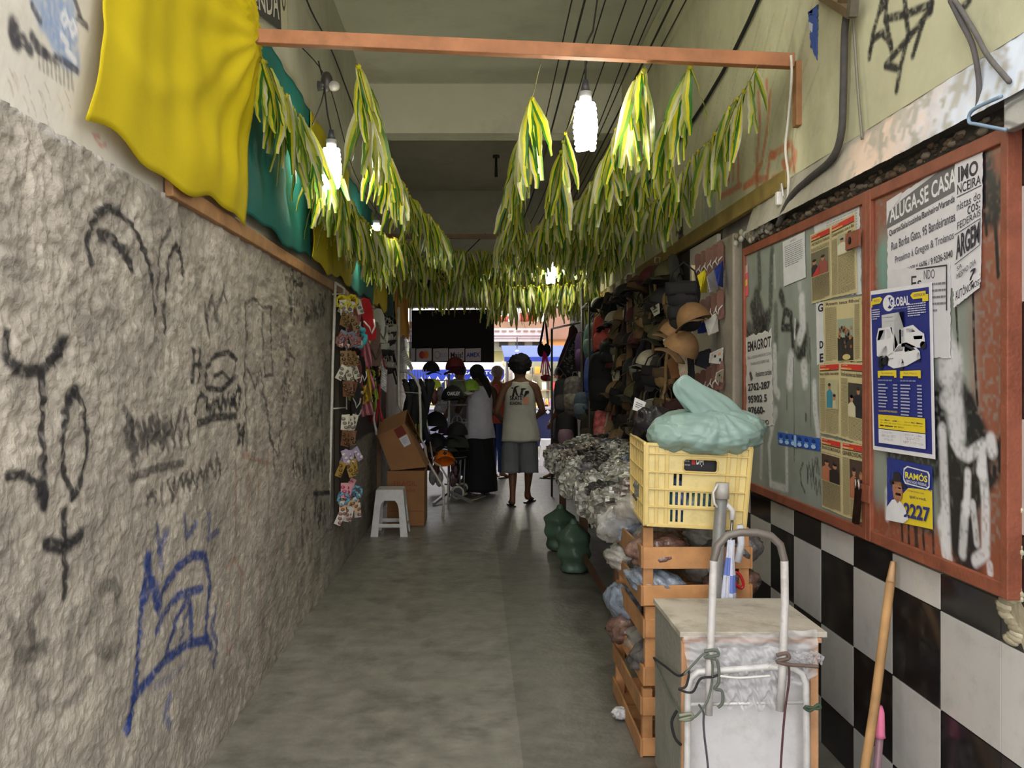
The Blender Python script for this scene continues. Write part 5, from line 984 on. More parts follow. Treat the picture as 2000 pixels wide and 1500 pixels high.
plate([(1350, 516, X2-.02), (1358, 518, X2), (1360, 590, X2), (1354, 588, X2-.02)], 'cream_strap', 'cream edged strap beside the big black bag', 'strap', (190, 176, 140)); plate([(1350, 594, X2-.02), (1358, 594, X2), (1362, 676, X2), (1356, 672, X2-.02)], 'cream_strap', 'cream edged strap beside the brown straw hats', 'strap', (190, 176, 140))
plate([(1322, 694, XR-.26), (1342, 680, XR-.22), (1344, 736, XR-.22), (1330, 738, XR-.26)], 'striped_towel', 'cream towel with thin coloured stripes among the dark wares', 'towel', (198, 180, 156), [(.2, 0, .26, 1, (170, 70, 80)), (.45, 0, .5, 1, (70, 80, 140)), (.7, 0, .76, 1, (180, 90, 70)), (.88, 0, .92, 1, (90, 90, 100))])
plate([(1302, 704, XR-.26), (1322, 694, XR-.24), (1330, 738, XR-.24), (1314, 740, XR-.26)], 'brown_towel', 'brown towel left of the striped towel', 'towel', (130, 84, 52)); plate([(1336, 700, XR-.2), (1356, 690, XR-.16), (1358, 748, XR-.16), (1342, 742, XR-.2)], 'black_towel', 'black towel right of the striped towel', 'towel', (24, 24, 30))
plate([(1296, 664, XR-.22), (1309, 652, XR-.2), (1311, 676, XR-.2), (1300, 678, XR-.22)], 'white_tag', 'small white jagged tag among the dark wares', 'tag', (196, 196, 188)); plate([(1271, 602, XR-.22), (1288, 592, XR-.2), (1289, 612, XR-.2), (1279, 618, XR-.22)], 'white_tag', 'white printed tag right of the wood post top', 'tag', (186, 186, 170), [(.2, .3, .8, .4, (60, 60, 60)), (.2, .6, .8, .7, (60, 60, 60))])
r = random.Random(4)
for row, (yy_, nmm) in enumerate(((505, 'top'), (600, 'middle'), (738, 'bottom'))):
    for k in range(5): p = RW(1363+k*11, yy_-k*6-8, XR-.07); put('slipper', 'rose brown', (128, 92, 84), p, -PI/2+r.uniform(.4, .8), f'rose brown slipper in the {nmm} row of the pale pegboard', 'slippers on the pegboard', (200, 196, 190), (.62, .62, .62))
for (px, py, sc, cn, c, kd, lab) in ((1335, 512, 1.35, 'black', (18, 16, 18), 'pouch', 'big black fringed bag right below the yellowish plank'), (1338, 560, 1.3, 'black', (20, 18, 20), 'pouch', 'second big black bag under the fringed one'), (1343, 596, 1.3, 'straw brown', (126, 94, 58), 'cap', 'tan straw hat beside the cream edged strap, upper'), (1332, 628, 1.2, 'straw brown', (126, 94, 58), 'cap', 'tan straw hat half hidden under the upper one'), (1345, 652, 1.35, 'straw brown', (126, 94, 58), 'cap', 'large brown hat lowest beside the cream edged strap')):
    put(kd, cn, c, RW(px, py, XR-.24), -PI/2+1.0, lab, None, (96, 72, 44) if kd == 'cap' else None, (sc*.8, sc*.8, sc*.8), tilt=(.5 if kd == 'cap' and py > 600 else -.4 if kd == 'cap' else 0))
# backpacks
def bp(px, py, Y, w, h, c, c2, lab, rz=-.5, mt='dark'): T = b_backpack(c, c2, w, h, mt); T.location = A(px, py, Y); T.rotation_euler = (0, 0, rz); T['label'] = lab; T['group'] = 'backpacks hanging at the right'; return T
bp(1186, 608, 8.5, .30, .42, (196, 80, 72), (206, 96, 84), 'coral red patterned backpack hanging high beside the brown wares', -.45)
for dx in (-12, 4, 16): pass
bp(1198, 660, 8.1, .26, .26, (22, 20, 24), (26, 24, 28), 'flat black pack directly right of the coral backpack'); bp(1182, 680, 8.2, .33, .56, (16, 15, 18), (22, 22, 26), 'largest black backpack in the middle of the hanging packs')
bp(1158, 690, 8.8, .16, .44, (80, 104, 176), (60, 84, 160), 'blue denim backpack edge beside the largest black backpack'); bp(1186, 792, 8.4, .27, .40, (196, 96, 96), (206, 130, 120), 'flower patterned backpack hanging lowest over the heap', -.4, 'print')
bp(1146, 640, 9.4, .26, .46, (70, 44, 84), (90, 60, 100), 'dark purple backpack behind the coral one'); bp(1160, 625, 9.0, .2, .40, (90, 120, 112), (110, 140, 130), 'grey green backpack squeezed left of the coral one', -.6)
bp(1158, 798, 8.9, .26, .40, (44, 38, 30), (60, 50, 40), 'olive black backpack left of the flower patterned one', -.6); bp(1122, 730, 9.6, .24, .44, (96, 88, 84), (120, 112, 100), 'grey backpack with pale dots near the exit side', -.5, 'print')
bp(1108, 800, 9.9, .24, .44, (30, 26, 28), (140, 110, 124), 'black and mauve striped backpack hanging lowest near the exit', -.3); bp(1100, 735, 10.4, .22, .44, (50, 46, 48), (90, 84, 86), 'charcoal backpack in shiny plastic near the exit', -.3); bp(1140, 760, 9.2, .2, .3, (70, 84, 96), (96, 110, 120), 'slate blue backpack in plastic between larger packs')
m = MB(); a = A(1137, 560, 9.2); m.tube([(a.x, a.y, 0), (a.x, a.y, 2.4)], .018, (70, 66, 60), 8); m.tube([(a.x, a.y, 2.2), (a.x-.02, 8.45, 2.2)], .012, (70, 66, 60), 6); m.tube([(a.x, a.y, 1.15), (a.x, 8.45, 1.15)], .012, (70, 66, 60), 6); m.tube([(a.x, a.y, 2.05), (a.x-.2, 10.6, 2.05)], .012, (70, 66, 60), 6); m.tube([(a.x-.2, 10.6, 2.05), (a.x-.2, 10.6, 0)], .015, (70, 66, 60), 6); m.tube([(a.x-.02, 8.45, 2.2), (a.x-.02, 8.45, .0)], .012, (70, 66, 60), 6); tag(m.build('bag_rail', M['metal']), 'dark metal rail from which the backpacks hang', 'rail')
# garments hanging near the exit on the right
def drape(pts, Y, th, col, name, lab, cat, mt='dark', spots=None):
    ctr = [A(x, y, Y) for x, y in pts]; m = MB(); n = len(ctr)
    fr_ = [p+Vector((0, -th/2, 0)) for p in ctr]; bk = [p+Vector((0, th/2, 0)) for p in ctr]; cc = sum(ctr, Vector())/n
    fi = [cc+(p-cc)*.82+Vector((0, -th*.95, 0)) for p in ctr]; m.add(fr_+bk+fi, [(i, (i+1) % n, (i+1) % n+n, i+n) for i in range(n)]+[list(range(n, 2*n))]+[(i, (i+1) % n, (i+1) % n+2*n, i+2*n) for i in range(n)]+[list(range(2*n, 3*n))], col)
    r = random.Random(n)
    if spots:
        for k in range(spots[0]): a, b = r.random(), r.random(); i_ = r.randrange(n); p = cc.lerp(fi[i_].lerp(fi[(i_+1) % n], a), b*.95); p.y = fi[0].y-.004; m.ell(p, (.009, .004, .009), spots[1], 6, 4)
    return tag(m.build(name, M[mt], bevel=.012), lab, cat)
drape([(1118, 634), (1112, 640), (1110, 655), (1092, 700), (1088, 716), (1112, 722), (1128, 700), (1130, 655), (1126, 642)], 10.7, .07, (62, 26, 34), 'maroon_dress', 'dark maroon dress hanging on the right near the exit', 'dress')
cable([(A(1122, 640, 10.7).x, 10.7, A(1122, 655, 10.7).z), (A(1122, 640, 10.7).x, 10.7, 2.6)], .003, (60, 60, 60), 'thin dark cord holding up the maroon and black dresses', 'cord', 'cord')
drape([(1126, 650), (1112, 668), (1100, 700), (1091, 716), (1108, 738), (1128, 742), (1133, 660)], 10.5, .07, (20, 19, 22), 'sequin_dress', 'black dress with tiny pale dots before the maroon one', 'dress', spots=(70, (150, 146, 130)))
drape([(1100, 728), (1110, 734), (1104, 765), (1096, 786), (1083, 778), (1090, 752)], 10.6, .06, (24, 22, 26), 'black_trousers', 'black trouser leg swinging out below the sequin dress', 'trousers')
T = thing('black_shoulder_bag', 'small black bag hanging on a long loop before the street', 'bag', A(1062, 700, 12)); m = MB()
for px, rz_ in ((1057, .0), (1068, 0)): m.ell(A(px, 684, 12), (.055, .05, .095), (16, 15, 18), 16, 10)
m.build('body', M['dark'], T); m = MB(); m.tube([A(1055, 672, 12), A(1061, 640, 12), A(1064, 616, 12), A(1067, 640, 12), A(1070, 672, 12)], .017, (20, 18, 20), 6); m.tube([A(1064, 618, 12), (A(1064, 618, 12).x, 12, 2.76)], .003, (60, 60, 60), 5); m.build('strap', M['dark'], T)
T = thing('pink_net_bag', 'bright pink net bag with red contents under the black bag', 'bag', A(1066, 745, 11.9)); m = MB(); t_ = A(1063, 680, 11.98)
for px, py in ((1056, 728), (1060, 732), (1066, 734), (1072, 733), (1077, 730)): m.tube([t_, A(px, py, 11.9)], .009, (236, 40, 130), 5)
m.build('net', M['cloth'], T); m = MB(); m.ell(A(1066, 738, 11.9), (.075, .05, .045), (150, 40, 56), 14, 9, None, crump(3, .2)); m.ell(A(1073, 740, 11.87), (.035, .03, .035), (150, 120, 110), 10, 7); m.build('contents', M['cloth'], T)
# ================================================================ LEFT SIDE: clip rack, wares, boxes, stool, garment rack, cap stand
T = thing('clip_rack', 'tall white wire rack of hair clips on the rough left wall', 'rack', (-.95, 6.3, .38)); WM = (206, 202, 192)
pa = lambda x, y, X=-.97: LW(x, y, X)
Yr1, Yr2 = 6.0, 6.05
fr_ = [A(655, 552, 6.15), A(650, 700, 6.15), A(648, 790, 6.15), A(645, 900, 6.15), A(640, 1040, 6.15)]
m = MB(); m.tube(fr_, .011, WM, 8); m.build('upright', M['metal'], T)
m = MB(); m.tube([A(655, 552, 6.15), A(672, 563, 6.4), A(672, 575, 6.4)], .009, WM, 8); m.build('top_rail', M['metal'], T)
for y in (798, 575): m = MB(); m.tube([A(650, y, 6.15), A(676, y-2, 6.5)], .006, WM, 6); m.build('shelf_wire', M['metal'], T)
m = MB(); m.tube([A(676, 575, 6.5), A(677, 800, 6.5)], .006, WM, 6); m.build('upright', M['metal'], T)
r = random.Random(31)
rows = [(575, 'yellow', (222, 204, 40), 'band'), (582, 'cream', (206, 200, 180), 'clips'), (612, 'brown', (130, 100, 60), 'clips'), (650, 'grey blue', (110, 116, 130), 'clips'), (655, 'dull pink', (150, 100, 96), 'band'), (688, 'brown', (120, 92, 60), 'clips'), (714, 'cream', (204, 196, 160), 'clips'), (745, 'cocoa', (110, 70, 44), 'clips'),
        (816, 'cream', (206, 200, 184), 'clips'), (846, 'cocoa', (112, 74, 46), 'clips'), (884, 'lilac', (176, 160, 190), 'clips'), (908, 'mustard', (160, 126, 50), 'clips'), (950, 'pink', (214, 150, 160), 'clips'), (966, 'sky blue', (110, 160, 190), 'band'), (985, 'peach', (216, 176, 140), 'clips'), (1000, 'white', (210, 206, 200), 'clips')]
c2s = {'cream': (130, 126, 116), 'cocoa': (84, 56, 36), 'mustard': (120, 92, 40), 'brown': (96, 74, 46), 'lilac': (220, 210, 210), 'pink': (190, 90, 110), 'white': (160, 110, 100), 'grey blue': (150, 90, 80)}
for k, (y, cn, c, kd) in enumerate(rows):
    for j in range(4):
        X = -.95+.012*j; Yq = 6.2+.10*j; p = A(0, y-3, 6.15); z = H-(y-3-VY)*6.15/F
        put(kd, cn+str(k // 9), c, (X+r.uniform(-.01, .02), Yq, z+r.uniform(-.015, .015)), PI/2-r.uniform(.9, 1.4), f'{cn} {"hair band" if kd == "band" else "hair clip card"} hanging {"high" if y < 640 else "at mid height" if y < 800 else "low"} on the white wire rack', 'hair clips on the wire rack', c2s.get(cn), tilt=r.uniform(-.5, .5))
m = MB(); m.bb(-1.03, -1.0, 6.3, 6.85, .4, 2.08, (58, 50, 40)); m.build('card_backing', M['card'], T)
# coloured sandals, bands and caps beyond the clip rack
m = MB(); m.bb(XL+.03, XL+.05, 6.9, 9.4, .95, 2.08, (34, 30, 28)); tag(m.build('ware_board', M['dark'], bevel=.004), 'dark board behind the hanging bands beyond the clip rack', 'board')
def lhang(kd, cn, c, px, py, X, lab, grp='wares on the left wall', c2=None, sc=1, rz=None):
    put(kd, cn, c, LW(px, py, X), (PI/2-r.uniform(.7, 1.3)) if rz is None else rz, lab, grp, c2, (sc, sc, sc), tilt=r.uniform(-.25, .25))
lhang('slipper', 'dusty pink', (176, 96, 104), 697, 585, -.92, 'dusty pink slipper hanging first beyond the clip rack', None, (210, 200, 190), 1.3); lhang('slipper', 'red', (190, 34, 44), 712, 585, -.92, 'bright red slipper right of the dusty pink one', None, (200, 190, 180), 1.35)
lhang('scarf', 'yellow', (222, 190, 30), 724, 603, -.93, 'yellow cloth right of the red slipper', None); lhang('slipper', 'pale grey', (190, 186, 176), 737, 605, -.92, 'pale grey slipper behind the yellow cloth', None, (90, 90, 90), 1.3)
lhang('slipper', 'chocolate', (88, 62, 50), 728, 630, -.90, 'chocolate brown sole below the yellow cloth', None, (60, 40, 34), 1.5, PI/2-1.2)
lhang('band', 'turquoise', (80, 190, 200), 698, 638, -.92, 'turquoise hair band loop hanging beneath the pink slipper', None, None, 1.8)
r = random.Random(77); LC = [('black', (22, 20, 22)), ('mustard', (196, 160, 30)), ('crimson', (176, 40, 60)), ('dark red', (100, 30, 36)), ('black', (30, 28, 30)), ('white', (196, 194, 188)), ('lime', (160, 180, 60)), ('rose', (206, 120, 130))]
for row in range(6):
    for k in range(7):
        cn, c = r.choice(LC); kd = r.choice(['band', 'scarf', 'belt', 'band', 'slipper'])
        px = 696+k*7; lhang(kd, cn+'w', c, px+r.uniform(-2, 2), 655+row*23+r.uniform(-4, 4), -.95+r.uniform(0, .04), f'{cn} {"hair band" if kd == "band" else kd} in the {ordn[row]} row below the slippers on the left wall', c2=(200, 196, 190) if kd != 'scarf' else None, sc=.9)
for row in range(5):
    for k in range(6):
        lhang(r.choice(['belt', 'band', 'pouch']), 'blackish', (26, 24, 26), 742+k*5, 618+row*18+r.uniform(-3, 3), -.94+r.uniform(0, .05), f'black accessory with white tag, {ordn[row]} row beside the far left post', c2=(160, 158, 150), sc=.85)
for k in range(7): lhang('clips', 'whitelow', (206, 204, 200), 735+k*5.4, 697+k*1.2, -.93, 'white card hanging below the black accessories', c2=(180, 178, 172), sc=1.1)
s = Sheet(A(745, 714, 8.2), A(757, 722, 8.2), A(755, 768, 8.2), A(743, 758, 8.2), (0, -1, 0)); s.base((150, 148, 144), .05, 3, .02).lines(.2, .2, .8, .9, 7, (206, 204, 200), .3, 2); s.put('clear_packet', 'shiny clear packet hanging from a wire left of the far post', 'packet', m=M['wrap'])
m = MB(); m.bb(XL+.03, XL+.07, 8.88, 8.93, 0, 2.12, (130, 100, 74)); tag(m.build('wood_post', M['wood']), 'brown wood post on the left wall behind the garment rack', 'post')
m = MB(); m.bb(XL+.03, XL+.06, 9.5, 10.6, .9, 2.1, (96, 62, 42)); tag(m.build('brown_board', M['wood']), 'brown board fixed to the left wall beyond the wood post', 'board')
# cardboard boxes
CD = (150, 106, 68)
T = thing('cardboard_box', 'upright closed cardboard box on the floor behind the white stool', 'box', (-.69, 8.75, 0)); x0, x1, y0, y1 = -.875, -.508, 8.5, 9.0; zt = H-(920-VY)*8.5/F
m = MB(); m.bb(x0, x1, y0, y1, .002, zt, CD); m.build('carton', M['card'], T, bevel=.006)
s = Sheet((x0, y0-.001, zt), (x1, y0-.001, zt), (x1, y0-.001, 0), (x0, y0-.001, 0), (0, -1, 0)); s.th = .001; s.mb = MB(); s.text('FRÁGIL', .18, .16, .8, .27, (150, 70, 50)).text('cuidado', .2, .30, .75, .38, (150, 74, 54)).rect(.05, .72, .95, .73, (140, 66, 48)); s.put('red_print', None, m=M['card'], parent=T)
# the tilted open box
q_ = lambda x, y, Y: A(x, y, Y)
T = thing('cardboard_box', 'open cardboard box tilted on top of the upright one with a white label', 'box', A(780, 920, 8.6)); m = MB(); Y1, Y2 = 8.52, 8.9
f0 = [q_(737, 850, Y1), q_(790, 828, Y1), q_(832, 912, Y1), q_(764, 919, Y1)]; f1 = [p+Vector((.012, Y2-Y1, .005)) for p in f0]
rt = [q_(790, 828, Y1), q_(812, 835, Y2-.1)]
m.add(f0+f1, [(0, 1, 2, 3), (7, 6, 5, 4), (1, 5, 6, 2), (0, 3, 7, 4), (3, 2, 6, 7)], CD); m.build('carton', M['card'], T, solid=.006)
m = MB(); fl = [q_(737, 850, Y1), q_(790, 828, Y1), q_(795, 800, Y1-.03), q_(742, 822, Y1-.03)]; m.add(fl, [(0, 1, 2, 3)], (136, 96, 60)); m.add([f0[1], f1[1], q_(826, 868, Y2), q_(795, 800, Y1-.02)], [(0, 1, 2, 3)], (160, 116, 70)); m.build('flap', M['card'], T, solid=.006)
def onf(u, v): return (f0[0]*(1-u)+f0[1]*u)*(1-v)+(f0[3]*(1-u)+f0[2]*u)*v
s = Sheet(onf(.62, .26), onf(.92, .22), onf(.90, .44), onf(.66, .48), (0, -1, 0)); s.base((206, 206, 214), 0, 1, .005).lines(.15, .2, .85, .8, 4, (130, 130, 160), .4, 2); s.put('white_label', 'white printed label', m=M['paper'], parent=T)
s = Sheet(onf(.58, .03), onf(.90, .0), onf(.92, .20), onf(.6, .25), (0, -1, 0)); s.base((116, 46, 36), 0, 1, .004); o = s.put('red_print', 'dark red print', m=M['card'], parent=T)
# stools
def stool(x, y, rz, lab, sc=1):
    T = thing('plastic_stool', lab, 'stool', (x, y, 0), rz, 'white plastic stools'); Wc = (214, 212, 214); m = MB(); h = .43
    m.bb(-.125, .125, -.125, .125, h-.02, h, Wc); m.build('seat', M['plastic'], T, bevel=.012, local=True)
    for k in range(4):
        R = Matrix.Rotation(k*PI/2, 3, 'Z'); m = MB()
        def side(u, v): # panel with arched opening
            w_ = .125+.045*v; return R @ Vector(((u-.5)*2*w_, -(.118+.047*v), (h-.01)*(1-v)))
        outl = [(0, 0), (1, 0), (1, 1), (.80, 1), (.80, .40), (.76, .28), (.68, .22), (.32, .22), (.24, .28), (.20, .40), (.20, 1), (0, 1)]
        P_ = [side(u, v) for u, v in outl]; m.add([P_[0], P_[1], P_[6], P_[7]], [(0, 1, 2, 3)], Wc); m.add([P_[1], P_[2], P_[3], P_[4], P_[5], P_[6]], [(0, 1, 2, 3, 4, 5)], Wc); m.add([P_[0], P_[7], P_[8], P_[9], P_[10], P_[11]], [(0, 1, 2, 3, 4, 5)], Wc)
        m.build('leg_frame', M['plastic'], T, local=True, solid=.012)
        m = MB(); m.beam(side(.18, .76), side(.82, .76), .012, .034, Wc, (0, 0, 1)); m.build('stretcher', M['plastic'], T, local=True, bevel=.003)
    return T
stool(-.80, 8.12, .0, 'white plastic stool with arched legs in front of the cardboard boxes')
stool(1.19, 14.2, .0, 'white plastic stool out in the street beside the navy market table')
# garment rack
T = thing('garment_rack', 'white tubular garment rack with rounded end behind the cardboard boxes', 'rack', (-.68, 9.1, 0)); m = MB()
m.tube([A(778, 600, 8.9), A(778, 700, 8.9), A(779, 790, 8.9), A(786, 806, 8.9)], .015, WM, 8); m.build('post', M['metal'], T)
m = MB(); m.tube([A(779, 725, 8.9), A(795, 726, 8.9), A(810, 738, 8.9), A(819, 756, 8.9), A(821, 800, 8.9), A(822, 858, 8.9), A(830, 872, 8.9), A(833, 895, 9.0), A(842, 912, 9.0), A(866, 952, 9.0), A(866, 980, 9.0), (A(865, 1011, 9.0).x, 9.0, 0)], .014, WM, 8); m.build('end_frame', M['metal'], T)
m = MB(); m.tube([A(846, 902, 9.7), A(860, 910, 9.7), A(875, 936, 9.7), A(875, 960, 9.75), (A(875, 990, 9.75).x, 9.75, 0)], .011, WM, 8); m.build('end_frame', M['metal'], T)
m = MB(); m.tube([A(779, 765, 8.9), A(822, 768, 8.9)], .005, WM, 6); m.tube([A(779, 725, 8.9), A(800, 722, 10.0)], .008, WM, 6); m.tube([A(821, 765, 8.9), A(822, 752, 9.7)], .006, WM, 6); m.tube([A(822, 752, 9.7), A(846, 902, 9.7)], .010, WM, 6); m.build('crossbar', M['metal'], T)
r = random.Random(9)
for k in range(9):
    x = 788+k*5.5; Y = 9.15+.06*k; T = thing('clothes_hanger', 'white plastic hanger holding a dark garment on the garment rack', 'hanger', A(x, 722, Y), group='hangers on the garment rack'); m = MB(); a = A(x, 722, Y); m.tube([a, a+Vector((.0, .03, -.05)), a+Vector((.012, .0, -.24)), a+Vector((.03, .08, -.28)), a+Vector((.0, .03, -.06))], .0045, (206, 204, 200), 5); m.build('frame', M['plastic'], T)
    c = r.choice([(20, 24, 24), (26, 38, 34), (30, 30, 36), (44, 40, 36), (24, 30, 44)]); m = MB(); b = a+Vector((.01, .03, -.12)); m.grid(lambda u, v: b+Vector((.05*math.sin(v*5+k)+.02*math.sin(u*8), (u-.5)*.34, -.66*v-.02*math.cos(u*PI*2))), 8, 10, c); o = m.build('hanging_garment', M['dark'], None, solid=.03)
    tag(o, f'dark garment on the garment rack, number {ordn[min(k, 6)]} from the rack end' if False else 'dark garment hanging from the white garment rack', 'garment', 'dark garments on the garment rack')
m = MB(); m.loft([[Vector((A(808+ca*w_, 0, 9.3).x, 9.3+.12*math.sin(a), z)) for a in [2*PI*i/14 for i in range(14)] for ca in [math.cos(a)]] for z, w_ in ((1.3, 10), (1.1, 17), (.9, 17), (.72, 8))], (24, 24, 28)); tag(m.build('black_bag', M['dark']), 'bulky black bag bulging inside the garment rack', 'bag')
for k in range(3):
    m = MB(); m.tube([A(806+k*6, 828, 9.05), A(808+k*6, 862+k*4, 9.05)], .007, (160, 160, 50), 5); tag(m.build('yellow_ribbon', M['cloth']), 'thin yellow ribbon hanging below the black bag', 'ribbon', 'yellow ribbons below the black bag')
s = Sheet(A(781, 688, 8.6), A(792, 683, 8.6), A(808, 720, 8.5), A(803, 726, 8.5), (0, -1, 0)); s.base((176, 172, 164), .02, 3, .02).lines(.1, .05, .9, .95, 9, (110, 106, 100), .3, 3); s.put('packet_strip', 'long clear packet hanging slanted by the top of the far post', 'packet', m=M['wrap'])
# cap stand
T = thing('cap_stand', 'grey metal tripod stand carrying caps beside the woman', 'stand', (-.33, 10.3, 0)); GM = (150, 152, 156); x_ = -.325
m = MB(); m.tube([(x_, 10.3, .03), (x_, 10.3, 1.5)], .016, GM, 10); m.build('pole', M['metal'], T)
for ex, ey in ((A(848, 988, 10.0).x, 9.85), (A(922, 984, 10.0).x, 9.98), (x_+.03, 10.75)): m = MB(); m.beam((x_, 10.3, .10), (ex, ey, .018), .03, .03, GM); m.build('leg', M['metal'], T)
for i, z in enumerate((1.42, 1.13, .92, .72, .52)): m = MB(); R0 = .22; m.tube([(x_+R0*math.cos(a), 10.3+R0*math.sin(a), z) for a in [2*PI*k/20 for k in range(20)]], .004, GM, 5, closed=True); [m.tube([(x_, 10.3, z), (x_+R0*math.cos(a), 10.3+R0*math.sin(a), z)], .003, GM, 4) for a in (0, 1.57, 3.14, 4.7)]; m.build('wire_ring', M['metal'], T)
m = MB(); [m.tube([A(893+10*math.cos(a), 824+12*math.sin(a), 10.1) for a in [2*PI*k/18 for k in range(18)]], .003, GM, 4, closed=True) for _ in (0,)]; m.tube([A(893, 812, 10.1), A(893, 836, 10.1)], .003, GM, 4); m.build('wire_loop', M['metal'], T)
def cap(px, py, Y, c, lab, rz=0, tilt=0, sc=1.15, c2=None, txt=None):
    T = b_cap(c, c2 or c); T.location = A(px, py, Y); T.rotation_euler = (tilt, 0, rz); T.scale = (sc, sc, sc); T['label'] = lab; T['group'] = 'caps on the cap stand'
    if txt:
        m = MB(); v, f = tgeo(txt, .02); m.add([(-.05+a*.10, -.112-.004*0, -.055-.03*b) for a, b in v], f, (214, 214, 214)); m.build('lettering', M['cloth'], T, local=True)
    return T
cap(842, 707, 10.4, (20, 20, 24), 'black cap at the top left of the cap stand', .3); cap(888, 699, 10.2, (96, 30, 30), 'dark red cap at the top of the cap stand', PI+.3, .2, 1.25)
cap(884, 755, 10.0, (18, 18, 22), 'black cap with white letters OAKLEY on its front', .1, -.15, 1.45, txt='OAKLEY'); cap(893, 742, 10.5, (110, 120, 96), 'grey green cap just above the lettered black cap', .6, .2, 1.3)
cap(918, 742, 10.6, (150, 190, 70), 'lime and white cap half behind the woman', -.5, .1, 1.2, (206, 200, 196)); cap(838, 742, 9.9, (176, 196, 60), 'lime yellow flat visor at the left of the cap stand', -1.2, .35, 1.1)
cap(851, 806, 10.1, (16, 16, 20), 'large black cap at mid height left of the stand pole', .4, 0, 1.5); cap(893, 826, 10.0, (20, 20, 22), 'black cap with a small white dot at mid height right of the pole', -.3, 0, 1.35); cap(893, 848, 10.0, (44, 46, 36), 'dark olive cap low right of the stand pole', -.6, -.1, 1.5); cap(851, 848, 10.1, (24, 24, 26), 'black cap low left of the stand pole', .5, -.1, 1.5)
cap(872, 828, 10.5, (74, 50, 80), 'dull purple cap behind the stand pole', 0, 0, 1.1); cap(897, 872, 10.2, (24, 24, 28), 'black cap hanging lowest at the right of the stand', .3, -.5, 1.2); cap(837, 872, 9.9, (60, 40, 34), 'dark brown cap lowest left behind the rack tubes', .2, -.4, 1.0)
T = cap(866, 882, 9.9, (238, 122, 20), 'bright orange cap with a black cross low on the cap stand', .15, -.5, 1.3)
m = MB(); m.box((0, -.105, -.06), (.035, .006, .011), (30, 24, 20)); m.box((0, -.105, -.06), (.011, .006, .035), (30, 24, 20)); m.build('cross_emblem', M['cloth'], T, local=True)
s = Sheet(A(846, 868, 10.2), A(864, 868, 10.2), A(864, 888, 10.2), A(848, 888, 10.2), (0, -1, 0)); s.base((176, 110, 84), 0).rect(.1, .2, .95, .45, (226, 226, 226)).text('RACER', .18, .24, .88, .40, (60, 60, 70)).rect(.2, .8, .95, .98, (220, 220, 220)); s.put('hanging_card', 'pinkish printed card above the orange cap', 'card')
r = random.Random(3)
for k, (x, y, c) in enumerate([(845, 930, (206, 200, 200)), (838, 905, (90, 30, 34)), (852, 920, (120, 50, 50)), (858, 935, (210, 200, 206)), (890, 920, (90, 50, 56)), (884, 935, (130, 90, 96)), (900, 905, (40, 40, 44)), (860, 770, (150, 140, 150)), (848, 775, (150, 60, 60)), (856, 800, (190, 190, 196)), (866, 790, (200, 196, 200))]):
    T = thing('hanging_packet', 'small plastic packet of mixed goods hanging behind the cap stand', 'packet', A(x, y, 10.9), group='packets behind the cap stand'); m = MB(); c0_ = A(x, y, 10.9); m.ell(c0_, (.05, .03, .10), c, 10, 8, None, crump(k, .25)); m.build('packet_body', M['wrap'], T); m = MB(); m.tube([c0_+Vector((0, 0, .09)), c0_+Vector((0, 0, .16))], .003, (180, 180, 180), 4); m.build('hook', M['chrome'], T)
T = thing('luggage_cart', 'folding luggage cart with pale rimmed wheels beside the woman', 'cart', A(900, 975, 10.35)); T.location.z = 0; ORG[T] = Vector(T.location)
for px, Y in ((894, 10.3), (903, 10.6)):
    x = A(px, 955, Y).x; m = MB(); m.tube([(x+.068*math.cos(a), Y, .085+.068*math.sin(a)) for a in [2*PI*k/24 for k in range(24)]], .015, (196, 190, 170), 8, closed=True); w_ = m.build('wheel', M['plastic'], T); m = MB(); m.tube([(x, Y-.012, .085), (x, Y+.012, .085)], .055, (30, 30, 32), 18, sm=False); m.build('hub', M['plastic'], w_)
m = MB(); m.tube([(-.22, 10.3, .085), (-.17, 10.6, .085)], .008, GM, 6); m.tube([(-.20, 10.45, .085), (-.17, 10.5, .95)], .009, GM, 6); m.tube([(-.15, 10.45, .085), (-.12, 10.5, .95), (-.17, 10.5, .95)], .009, GM, 6); m.build('frame', M['metal'], T)
m = MB(); m.tube([A(905, 978, 10.2), A(925, 978, 10.0), A(948, 970, 10.3)], .006, (170, 168, 130), 6); tag(m.build('loose_strap', M['plastic']), 'pale loose strap lying on the floor by the sandals', 'strap').location.z = .005
# ================================================================ PEOPLE
def body(name, nodes, edges, parent, col, sub=2):
    """one continuous skinned figure: nodes = name:(x,y,z,r)"""
    ks = list(nodes); me = bpy.data.meshes.new(name); o0 = ORG[parent]
    me.from_pydata([tuple(Vector(nodes[k][:3])-o0) for k in ks], [(ks.index(a), ks.index(b)) for a, b in edges], [])
    o = bpy.data.objects.new(name, me); COL.objects.link(o)
    md = o.modifiers.new('skin', 'SKIN'); md.use_smooth_shade = True
    for i, k in enumerate(ks):
        rr = nodes[k][3]; me.skin_vertices[0].data[i].radius = rr if isinstance(rr, tuple) else (rr, rr); me.skin_vertices[0].data[i].use_root = (i == 0)
    sb = o.modifiers.new('sub', 'SUBSURF'); sb.levels = sub; sb.render_levels = sub
    dg = bpy.context.evaluated_depsgraph_get(); m2 = bpy.data.meshes.new_from_object(o.evaluated_get(dg)); bpy.data.objects.remove(o)
    ca = m2.color_attributes.new('Col', 'FLOAT_COLOR', 'POINT'); n = len(m2.vertices); ca.data.foreach_set('color', np.tile(np.array(lin(col), dtype=np.float32), n)); m2.materials.clear(); m2.materials.append(M['skin'])
    m2.name = name; o = bpy.data.objects.new(name, m2); COL.objects.link(o); o.parent = parent; ORG[o] = o0; return o
